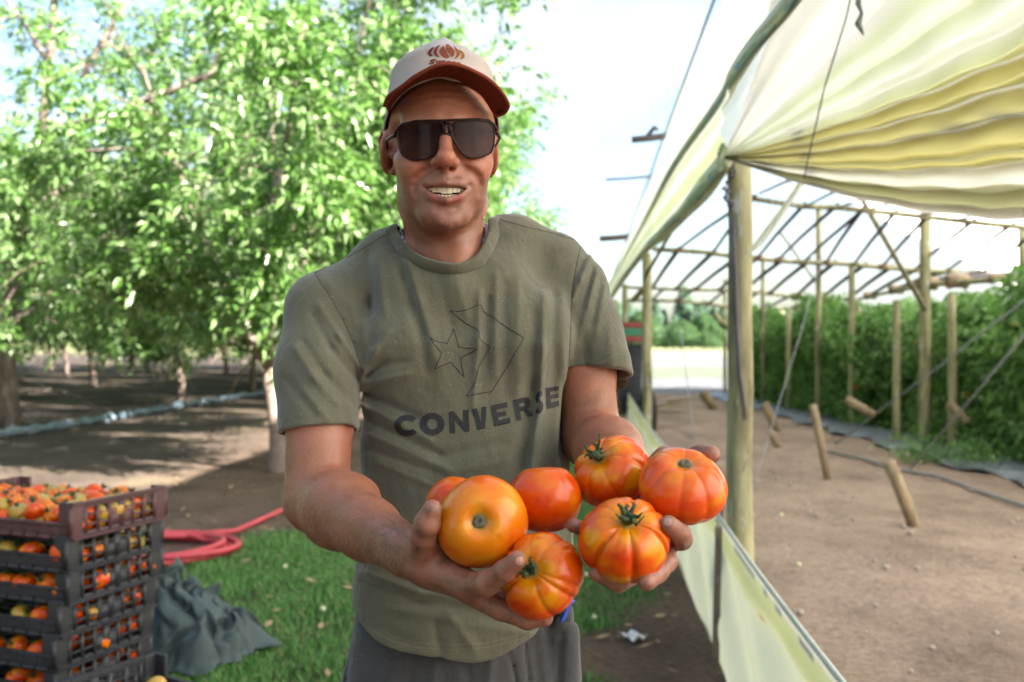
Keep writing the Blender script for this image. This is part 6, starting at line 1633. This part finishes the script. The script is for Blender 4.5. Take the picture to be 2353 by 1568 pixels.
def tomato_mesh(name, r, h=0.85, ribs=0.05, n=9, seed=1, col='flame', nu=120, nv=64, dimple=1.0, dw=0.36):
    rg = np.random.RandomState(seed)
    # rib positions: irregular furrows round the axis
    fa = np.sort((np.arange(n) + rg.uniform(-0.42, 0.42, n)) / n * 2 * math.pi); fd = rg.uniform(0.10, 1.0, n) ** 1.3 + (rg.uniform(0, 1, n) > 0.72) * 0.8; fw = rg.uniform(0.07, 0.16, n) * (9 / n) ** 0.5
    th = np.linspace(0, 2 * math.pi, nu, endpoint=False); ph = np.linspace(0, math.pi, nv + 1)   # ph = 0 at the stem
    TH, PH = np.meshgrid(th, ph)
    fur = np.zeros_like(TH)
    for a, d, w_ in zip(fa, fd, fw):
        da = np.abs((TH - a + math.pi) % (2 * math.pi) - math.pi); fur += d * np.exp(-(da / w_) ** 1.35)
    lob = np.zeros_like(TH)
    for k_ in (2, 3): lob += rg.uniform(0.010, 0.035) * np.cos(k_ * TH + rg.uniform(0, 6))
    env = np.clip(np.sin(PH), 0, 1) ** 0.55 * (0.25 + 0.85 * np.exp(-((PH - 0.95) / 0.85) ** 2))
    rad = 1 - ribs * 2.0 * fur * env + lob * np.sin(PH)
    # profile: flattened, dimpled at the stem
    z = np.cos(PH); rr = np.sin(PH)
    rr = rr ** 0.86 * (1 + 0.05 * np.sin(PH) ** 2)
    prof_z = h * z - dimple * 0.24 * h * np.exp(-(PH / dw) ** 2) + 0.04 * np.exp(-((math.pi - PH) / 0.35) ** 2)
    X = r * rad * rr * np.cos(TH); Y = r * rad * rr * np.sin(TH); Z = r * (prof_z - ribs * 0.9 * fur * np.exp(-((PH - 0.55) / 0.30) ** 2))
    Z = Z + r * 0.03 * np.cos(TH + rg.uniform(0, 6)) * np.sin(PH)
    V = np.stack([X, Y, Z], -1)
    body = V[1:-1].reshape(-1, 3); v = np.concatenate([body, V[0, :1], V[-1, :1]])
    m = nv - 1; F = []
    i = np.arange(nu); i2 = (i + 1) % nu
    for j in range(m - 1): F.append(np.stack([j * nu + i, (j + 1) * nu + i, (j + 1) * nu + i2, j * nu + i2], 1))
    F = np.concatenate(F).tolist(); t0 = m * nu
    F += [(t0, int(a), int(b)) for a, b in zip(i, i2)] + [(t0 + 1, (m - 1) * nu + int(b), (m - 1) * nu + int(a)) for a, b in zip(i, i2)]
    # colour: base, paler streaks along the ribs, yellow shoulder, red at the far end
    c0, c1, c2 = [np.array(c) for c in PAL[col]]
    def pn(a, b, f, s): return np.sin(f * a + s) * np.cos(f * 0.7 * b + 1.7 * s)
    mott = 0.5 + 0.28 * pn(TH, PH * 2.0, 3, seed) + 0.16 * pn(TH + PH, PH * 2.4, 4, seed * 2.1) + 0.07 * pn(TH, PH * 3 + TH, 8, seed * 0.7)
    C = c0[None, None] * np.ones(TH.shape + (1,))
    def mx(mk, c):
        nonlocal C; mk = np.clip(mk, 0, 1)[..., None]; C = C * (1 - mk) + c * mk
    mx(sstep(0.45, 0.85, mott) * (0.30 + 0.7 * (1 - np.clip(fur, 0, 1))), c1)
    mx(0.75 * sstep(1.25, 0.15, PH) * (0.45 + 0.55 * mott), c1)
    mx(0.75 * sstep(0.42, 0.10, mott) * sstep(0.3, 0.9, PH), c2)
    mx(0.6 * sstep(1.6, 2.8, PH), c2)
    if n > 8: mx(0.35 * np.clip(fur, 0, 1) * sstep(1.6, 0.5, PH) * (seed % 2), np.array((0.62, 0.30, 0.02)))
    mx((0.85 if dw != 0.30 else 0) * sstep(0.20, 0.10, PH), np.array((0.30, 0.22, 0.05)))
    Cb = np.concatenate([C[1:-1].reshape(-1, 3), C[0, :1], C[-1, :1]])
    o = mesh_obj(name, v.astype(np.float32).tolist(), F, M('tomato', tomato_mat))
    set_attr(o, 'Col', Cb.astype(np.float32)); return o
def stem_parts(o, r, h, kind, seed):
    rnd = random.Random(seed); z0 = r * (h - 0.235 * h)
    if kind in ('calyx', 'sprig'):
        g = MB(); ns = 7 if r > .044 or kind == 'sprig' else 8
        for i in range(ns):
            a = 2 * math.pi * i / ns + rnd.uniform(-0.3, 0.3); ln = r * rnd.uniform(0.16, 0.34); pts = []; rs = []
            for k in range(6):
                t = k / 5; rr_ = 0.002 + ln * t; zz = z0 + 0.0030 + r * 0.20 * math.sin(min(1, t * 1.5) * 1.5) + rnd.uniform(0, 0.006) * t * (1 + 1.3 * (i % 3 == 0))
                aa = a + 0.5 * t * rnd.uniform(-1, 1); pts.append((rr_ * math.cos(aa), rr_ * math.sin(aa), zz)); rs.append(0.0027 * (1 - t) ** 0.6 + 0.0005)
            g.tube(pts, rs, 6)
        st = [(0, 0, z0 - 0.003), (0.001, 0, z0 + 0.006), (0.003, 0.002, z0 + 0.012)]
        if kind == 'sprig': st += [(0.006, 0.002, z0 + 0.018), (0.012, 0.006, z0 + 0.026), (0.014, 0.012, z0 + 0.034)]
        g.tube(st, [0.0040, 0.0030, 0.0032, 0.0020, 0.0014, 0.0012][:len(st)], 8)
        if kind == 'sprig': g.lathe([(0.0001, 0.0), (0.004, 0.001), (0.0055, 0.005), (0.004, 0.009), (0.0001, 0.0105)], (0.008, -0.006, z0 + 0.012), 12)
        s = g.build('stem', M('calyx', lambda: simple_mat('calyx_green', (0.060, 0.100, 0.030), (0.022, 0.036, 0.012), 160, 0.7, 0.4)), o)
    elif kind == 'scar':
        g = MB(); n = 22; pr = []
        rr_ = r * 0.135
        vs = [(0, 0, z0 + 0.0010)]
        for ring, (fr, hh) in enumerate(((0.45, 0.0018), (0.8, 0.0024), (1.0, 0.0014), (1.15, -0.001))):
            for j in range(n):
                a = 2 * math.pi * j / n; q = rr_ * fr * (1 + 0.07 * math.sin(a * 3 + seed) + 0.05 * rnd.uniform(-1, 1)); vs.append((q * math.cos(a), q * math.sin(a), z0 + hh + 0.0004 * rnd.uniform(-1, 1) + 0.0018))
        fs = [(0, 1 + j, 1 + (j + 1) % n) for j in range(n)]
        for k in range(3):
            for j in range(n): fs.append((1 + k * n + j, 1 + (k + 1) * n + j, 1 + (k + 1) * n + (j + 1) % n, 1 + k * n + (j + 1) % n))
        g.add(vs, fs)
        s = g.build('stem', M('scar', lambda: simple_mat('stem_scar', (0.20, 0.19, 0.12), (0.07, 0.06, 0.035), 500, 0.9, 0.6, 900)), o)
HELD_LABELS = [
 'largest smooth golden tomato with round grey stem scar facing out, on his right palm',
 'small orange tomato mostly hidden behind the big golden one, beside his right thumb',
 'smooth round red orange tomato without stem, against his shirt between both hands',
 'flame striped ribbed tomato, lowest of the held ones, on his right hand fingers',
 'folded orange ribbed tomato with thin green sprig, resting on his left wrist',
 'pinkish tomato with a flat dry stem scar on top, beside his left thumb',
 'deeply ribbed red tomato with green calyx, on the fingertips of his left hand',
]
def build_held():
    for i, t in enumerate(TOM):
        ax = Vector(t['ax']).normalized(); R = ax.to_track_quat('Z', 'Y').to_matrix().to_4x4() @ Matrix.Rotation(t.get('spin', 0), 4, 'Z')
        o = tomato_mesh('tomato', t['r'], t['h'], t['ribs'], t['n'], t['seed'], t['col'], 160, 90, 1.0 if t['stem'] != 'none' else 0.6, t.get('dw', 0.36))
        o.matrix_world = Matrix.Translation(t['c']) @ R
        if t['stem'] in ('calyx', 'scar', 'sprig'): stem_parts(o, t['r'], t['h'], t['stem'], t['seed'])
        tag(o, HELD_LABELS[i], 'tomato', 'tomatoes held out in his hands')
# ------------------------------------------------------------------ crates of tomatoes
CU = Vector((math.sin(math.radians(21)), math.cos(math.radians(21)), 0)); CV = Vector((-CU.y, CU.x, 0))
CL, CW, CH = 0.465, 0.74, 0.125
def crate_mat(name, c): 
    m = simple_mat(name, c, tuple(x * .6 for x in c), 12, 0.5, 0.25, 60); return m
def make_crate(mat):
    """open harvest crate: lattice long sides, low solid end bars, raised corners; origin at its near corner, +x long side, +y short side"""
    root = empty('harvest_crate', (0, 0, 0)); L_, W_, H_ = CL, CW, CH; t = 0.010
    f = MB(); nx = 9
    for i in range(nx + 1): f.box((L_ * i / nx * .98 + .005, W_ / 2, 0.006), (0.012, W_ - .02, 0.012))
    for j in range(8): f.box((L_ / 2, W_ * (j + .5) / 8, 0.0045), (L_ - .02, 0.012, 0.009))
    f.build('base_grid', mat, root)
    for sy in (0, 1):
        g = MB(); y = t / 2 + sy * (W_ - t)
        for z, h in ((0.012, .022), (0.046, .008), (0.080, .008), (H_ - .010, .020)): g.box((L_ / 2, y, z), (L_, t, h), bev=.0015)
        for i in range(9): g.box((L_ * (i + .06) / 8.12 + .002, y, H_ / 2), (0.014 if i % 4 else 0.03, t * 1.25, H_ - .03))
        g.box((L_ * 0.5, y, 0.045), (0.10, t * .9, 0.055))
        for z in (H_, 0.004): g.box((L_ / 2, y + (1 - 2 * sy) * -0.006, z), (L_ + .004, 0.022, .006), bev=.001)
        g.build('lattice_side', mat, root)
    for sx in (0, 1):
        g = MB(); x = t / 2 + sx * (L_ - t); h = 0.056
        g.box((x, W_ / 2, h / 2 + .004), (t, W_ - .02, h), bev=.0015); g.box((x - (1 - 2 * sx) * .005, W_ / 2, h), (0.020, W_ - .03, 0.006), bev=.001)
        for k in range(12): g.box((x - (1 - 2 * sx) * .006, W_ * (k + .5) / 12, h / 2), (0.004, 0.006, h * .8))
        g.build('end_bar', mat, root)
    for sx in (0, 1):
        for sy in (0, 1):
            g = MB(); x = sx * L_; y = sy * W_; ix = 1 - 2 * sx; iy = 1 - 2 * sy
            g.box((x + ix * .006, y + iy * .030, H_ / 2 + .003), (0.014, 0.060, H_ + .004), bev=.003); g.box((x + ix * .026, y + iy * .006, H_ / 2 + .003), (0.052, 0.015, H_ + .006), bev=.003)
            g.build('corner_post', mat, root)
    return root
def build_crates():
    blk, mar = crate_mat('black_crate_plastic', (0.030, 0.030, 0.038)), crate_mat('maroon_crate_plastic', (0.110, 0.045, 0.050))
    rz = math.atan2(CU.y, CU.x); kb = make_crate(blk); km = make_crate(mar); kk = {}
    kk.update(kids_of(kb)); rr = random.Random(4); near = P(170, 1160, 3.42); pitch = 0.112; ntop = 7
    words = ['maroon crate heaped with mixed tomatoes, on top of the stack', 'black crate directly under the maroon one', 'black crate third from the top of the stack', 'black crate fourth from the top of the stack', 'black crate fifth from the top of the stack', 'black crate sixth from the top, level with the tarp', 'black crate seventh from the top of the stack', 'lowest black crate of the stack, on the ground']
    zt = near.z - CH; crates = []
    for k in range(8):
        z = zt - pitch * k
        if z < -0.03: break
        c = km if k == 0 else (kb if k == 1 else copy_tree(kb, kk)); jit = Vector((rr.uniform(-.008, .008), rr.uniform(-.008, .008), 0)) + Vector((-0.012, -0.004, 0)) * k
        c.location = Vector((near.x, near.y, z)) + jit; c.rotation_euler = (0, 0, rz + rr.uniform(-.015, .015)); tag(c, words[k], 'crate', 'stacked tomato crates'); crates.append(c)
    # loose crate in front of the tarp
    c = copy_tree(kb, kk); cp = P(378, 1497, 3.3); c.location = (cp.x - 0.02, cp.y - 0.02, cp.z - CH); c.rotation_euler = (0, 0, math.radians(-123.4)); tag(c, 'black crate with yellow tomatoes on the grass, in front of the crumpled tarp', 'crate'); low = c
    for q_, w_ in enumerate(('empty black crate directly under the one with yellow tomatoes', 'black crate second below the one with yellow tomatoes', 'bottom black crate on the grass below the yellow tomatoes'), 1):
        c2 = copy_tree(kb, kk); c2.location = (cp.x - 0.018, cp.y - 0.02, max(0.0, cp.z - CH - .107 * q_)); c2.rotation_euler = (0, 0, math.radians(-123.4 + .5 * q_)); tag(c2, w_, 'crate')
    # tomatoes: a few low resolution kinds, copied
    kinds = [('flame', .085, 9, 3), ('green', .075, 9, 5), ('yellow', .05, 7, 7), ('gold', .07, 10, 9), ('yellow', .08, 10, 11), ('deep', .07, 8, 13), ('flame', .09, 11, 15)]
    protos = []
    for col, ribs, n, sd in kinds:
        o = tomato_mesh('tomato', 0.043, .80, ribs, n, sd, col, 56, 30); stem_parts(o, 0.043, .80, 'calyx', sd); protos.append(o)
    kk2 = {}
    for p_ in protos: kk2.update(kids_of(p_))
    used = set(); cnt = {}
    lab = {'gold': 'golden orange tomato', 'flame': 'ripe orange red tomato', 'green': 'half green tomato', 'deep': 'deep red tomato', 'yellow': 'yellow tomato'}
    def place(crate, x, y, z, where, s=1.0, k=None):
        k = rr.randrange(len(protos)) if k is None else k
        o = protos[k] if k not in used else copy_tree(protos[k], kk2); used.add(k)
        Mx = Matrix.Translation(crate.location) @ Matrix.Rotation(crate.rotation_euler.z, 4, 'Z'); s = s * rr.uniform(0.78, 1.22)
        o.location = Mx @ Vector((x, y, z)); o.rotation_euler = (rr.uniform(-.9, .9), rr.uniform(-.9, .9), rr.uniform(0, 6.28)); o.scale = (s, s, s); tag(o, f'{lab[kinds[k][0]]} {where}', 'tomato', f'tomatoes {where}')
    top = crates[0]
    for layer, z in ((0, .040), (1, .078)):
        nx, ny = 7, 9
        for i in range(nx):
            for j in range(ny):
                if layer and (i in (0, nx - 1) and j in (0, ny - 1)): continue
                place(top, .045 + (CL - .09) * (i + .25 * (j % 2) + rr.uniform(-.15, .15)) / (nx - .75), .050 + (CW - .10) * (j + rr.uniform(-.15, .15)) / (ny - 1), z + rr.uniform(-.008, .010), 'heaped in the top maroon crate', 1.0 if layer else .95)
    nth = ['', 'second', 'third', 'fourth', 'fifth', 'sixth', 'seventh', 'eighth']
    for q, cr in enumerate(crates[1:], 1):
        if q > 6: break
        for i in range(7):
            for j in range(8):
                if (0 < i and j > 1) or rr.random() < .28: continue
                place(cr, .048 + (CL - .096) * (i + rr.uniform(-.2, .2)) / 6, .045 + (CW - .09) * (j + rr.uniform(-.15, .15)) / 7, .050 + rr.uniform(-.006, .006), f'in the {nth[q]} crate of the stack', .95, rr.choice([0, 5, 5, 3, 5, 6, 0, 1, 6] if q < 4 else [5, 6, 5, 0]))
    for x, y in ((.10, .12), (.16, .19), (.24, .10), (.30, .22)): place(low, x, y, .062, 'in the crate before the tarp', 1.05, 4)

def build_tarp():
    rg = random.Random(12); c = P(420, 1440, 4.75); c.z = 0; nu, nv = 150, 120
    def rd(t, s, ph, sh=.10): q = math.sin(t * s + ph); return 1 - math.sqrt(q * q + sh) 
    def H(x, y):
        h = 0.20 * math.exp(-((x + .20) / .30) ** 2 - ((y - .08) / .30) ** 2) + 0.13 * math.exp(-((x - .22) / .30) ** 2 - ((y + .05) / .26) ** 2) + 0.10 * math.exp(-((x + .55) / .25) ** 2 - ((y + .25) / .30) ** 2)
        return h
    V_, F_ = [], []
    def sheet(cx, cy, sx, sy, n, m, base, k1, k2, s1, ph, ang):
        b0 = len(V_); ca, sa = math.cos(ang), math.sin(ang)
        for i in range(n + 1):
            for j in range(m + 1):
                x = (i / n - .5) * 2 * sx; y = (j / m - .5) * 2 * sy; an = math.atan2(y / sy, x / sx); q = 0.84 + 0.09 * math.sin(5 * an + ph) + 0.05 * math.sin(11 * an + ph); r = math.sqrt((x / sx) ** 2 + (y / sy) ** 2)
                k = 1 if r < q else q / r; x *= k; y *= k; r = min(r, q); X, Y = cx + x * ca - y * sa, cy + x * sa + y * ca
                wx = X + .10 * math.sin(Y * 6.1 + ph) + .05 * math.sin(Y * 13 + X * 5); wy = Y + .08 * math.sin(X * 5.3 + ph) + .04 * math.sin(X * 14 - Y * 6)
                fold = k1 * rd(wx * .5 + wy * .9, s1, ph, .03) + k2 * rd(wx * .9 - wy * .4, s1 * 1.3, 2.2 + ph, .02) + k2 * .55 * rd(wx * .3 + wy, s1 * 2.3, .7 + ph, .02) + k2 * .3 * rd(wx - wy * .5, s1 * 3.4, 3 + ph, .02)
                edge = min(1, (q - r) * 3.5); z = base + (H(X, Y) + fold) * (0.15 + .85 * edge) - (base - .012) * (1 - edge) ** 2
                V_.append((c.x + X + .05 * math.sin(fold * 40 + Y * 9) * edge, c.y + Y + .03 * math.sin(fold * 35 + X * 8) * edge, max(0.01, z)))
        for i in range(n):
            for j in range(m): k = b0 + i * (m + 1) + j; F_.append((k, k + m + 1, k + m + 2, k + 1))
    sheet(0, 0, .78, .56, 170, 130, .014, .10, .075, 8.5, 1.0, 0)
    sheet(-.20, .14, .40, .30, 130, 100, .05, .13, .085, 11, 2.7, .5)
    sheet(.22, -.06, .44, .26, 120, 80, .03, .10, .060, 10, 4.4, -.4)
    sheet(-.50, -.34, .36, .30, 100, 80, .03, .11, .070, 11, .3, .9)
    V_ = [(c.x + (x - c.x) * .62, c.y + (y - c.y) * .82, z * .92) for x, y, z in V_]
    m = simple_mat('tarp_green_grey', (0.052, 0.078, 0.076), (0.034, 0.053, 0.054), 6, 0.7, 0.5, 140)
    o = mesh_obj('tarp', V_, F_, m); tag(o, 'crumpled dark green grey tarp heaped on the grass beside the crates', 'tarp')
def build_hose():
    m = simple_mat('red_hose', (0.56, 0.070, 0.085), (0.46, 0.055, 0.068), 4, 0.40, spec=0.4); g = MB(); pts = []
    c = Vector((P(352, 1270, 6.9).x, 6.95, 0)); rr = random.Random(3); turns = 5; n = 44
    for k in range(turns * n + 8):
        a = 2 * math.pi * k / n + 1.2; t = k / (turns * n); r = 0.52 - 0.13 * (k // n) / turns + 0.030 * math.sin(a + (k // n) * 1.7) + 0.018 * math.sin(a * 2 + (k // n) * 2.3) + (0.10 if k > (turns - 1) * n else 0) * math.sin((k - (turns - 1) * n) / n * math.pi)
        pts.append(c + Vector((r * math.cos(a) * 1.05, r * math.sin(a) * 0.95, 0.022 + 0.030 * ((k // n) % 2) + 0.008 * math.sin(a * 2.3))))
    e = pts[-1]; pts += [e.lerp(G(520, 1240), .5) + Vector((0, 0, .02)), G(540, 1228) + Vector((0, 0, .025)), G(620, 1192) + Vector((0, 0, .025)), G(700, 1155) + Vector((0, 0, .025)), G(800, 1115) + Vector((0, 0, .025)), G(950, 1090) + Vector((0, 0, .025))]
    g.tube(pts, 0.0215, 10); o = g.build('garden_hose', m); tag(o, 'coiled pinkish red hose on bare soil with its end running off behind the man', 'hose')
    # layflat irrigation pipe along the orchard
    pp = []; rs = []; path = [G(-200, 1035), G(0, 1005), G(150, 985), G(300, 958), G(450, 932), G(620, 905), G(760, 888), G(900, 872)]
    for k in range(120): q = interp_pts(path, k / 119); pp.append(q + Vector((0, 0.04 * math.sin(k * .9), .05 + .012 * math.sin(k * 1.7)))); rs.append(0.075 * (1 + .22 * math.sin(k * 1.3) + .15 * math.sin(k * 2.9)))
    g = MB(); g.tube(pp, rs, 10, wob=lambda i, j: 1 + .2 * math.sin(j * 2.2 + i)); o = g.build('irrigation_pipe', simple_mat('pale_blue_film', (0.22, 0.28, 0.33), (0.11, 0.15, 0.20), 5, 0.25)); tag(o, 'wrinkled pale blue layflat water pipe along the edge of the orchard', 'pipe')
def build_litter():
    rr = random.Random(21); pm = simple_mat('windfall', (0.62, 0.60, 0.38), (0.50, 0.50, 0.26), 20, 0.6)
    for px, py in ((1365, 1428), (1452, 1462), (1345, 1330), (742, 1410), (655, 1310), (560, 1500), (1795, 1190), (1500, 1335), (1835, 1305)):
        if (px, py) == (1452, 1462): continue
        p = G(px, py); g = MB(); r = 0.017 * rr.uniform(.8, 1.2); g.lathe([(.0005, -r), (r * .75, -r * .65), (r, 0), (r * .8, r * .6), (r * .15, r * .9), (.0005, r * .85)], (0, 0, 0), 12); o = g.build('windfall_fruit', pm); o.location = p + Vector((0, 0, r + .006))
        tag(o, 'tiny pale fruit fallen on the ground', 'fruit', 'pale windfall fruits on the ground')
    def fn(u, v): a = (u - .5) * .12; b = (v - .5) * .075; return (a + .01 * math.sin(v * 9), b, .02 + .012 * math.sin(u * 8 + v * 5) + .008 * math.sin(u * 17 - v * 11))
    o = grid_obj('paper_scrap', fn, 14, 12, simple_mat('paper_white', (0.75, 0.75, 0.74), (.6, .6, .6), 20, .8), None); o.location = G(1452, 1470); o.rotation_euler.z = -.4; tag(o, 'crumpled white paper scrap lying on the lawn edge', 'paper')
    sm = simple_mat('pebble_pale', (0.42, 0.36, 0.32), (0.30, 0.25, 0.22), 30, .9); g = MB()
    for k in range(150):
        p = Vector((rr.uniform(1.2, 5.6), rr.uniform(4.2, 13), 0)) ; r = rr.uniform(.008, .026)
        bm = bmesh.new(); bmesh.ops.create_icosphere(bm, subdivisions=1, radius=r)
        for v in bm.verts: v.co *= rr.uniform(.75, 1.2)
        bm.verts.index_update(); g.add([p + Vector((v.co.x, v.co.y, v.co.z * .7 + r * .3)) for v in bm.verts], [[v.index for v in f.verts] for f in bm.faces]); bm.free()
    tag(g.build('pebbles', sm), 'small clods and pebbles strewn over the greenhouse soil', 'pebbles', kind='stuff')
# ------------------------------------------------------------------ build everything
build_ground(); build_grass()
build_greenhouse(); build_far(); build_orchard()
build_plants(); build_trailer(); build_pegs()
build_crates(); build_tarp(); build_hose(); build_litter()
bpy.context.view_layer.update()
build_person(); build_held()
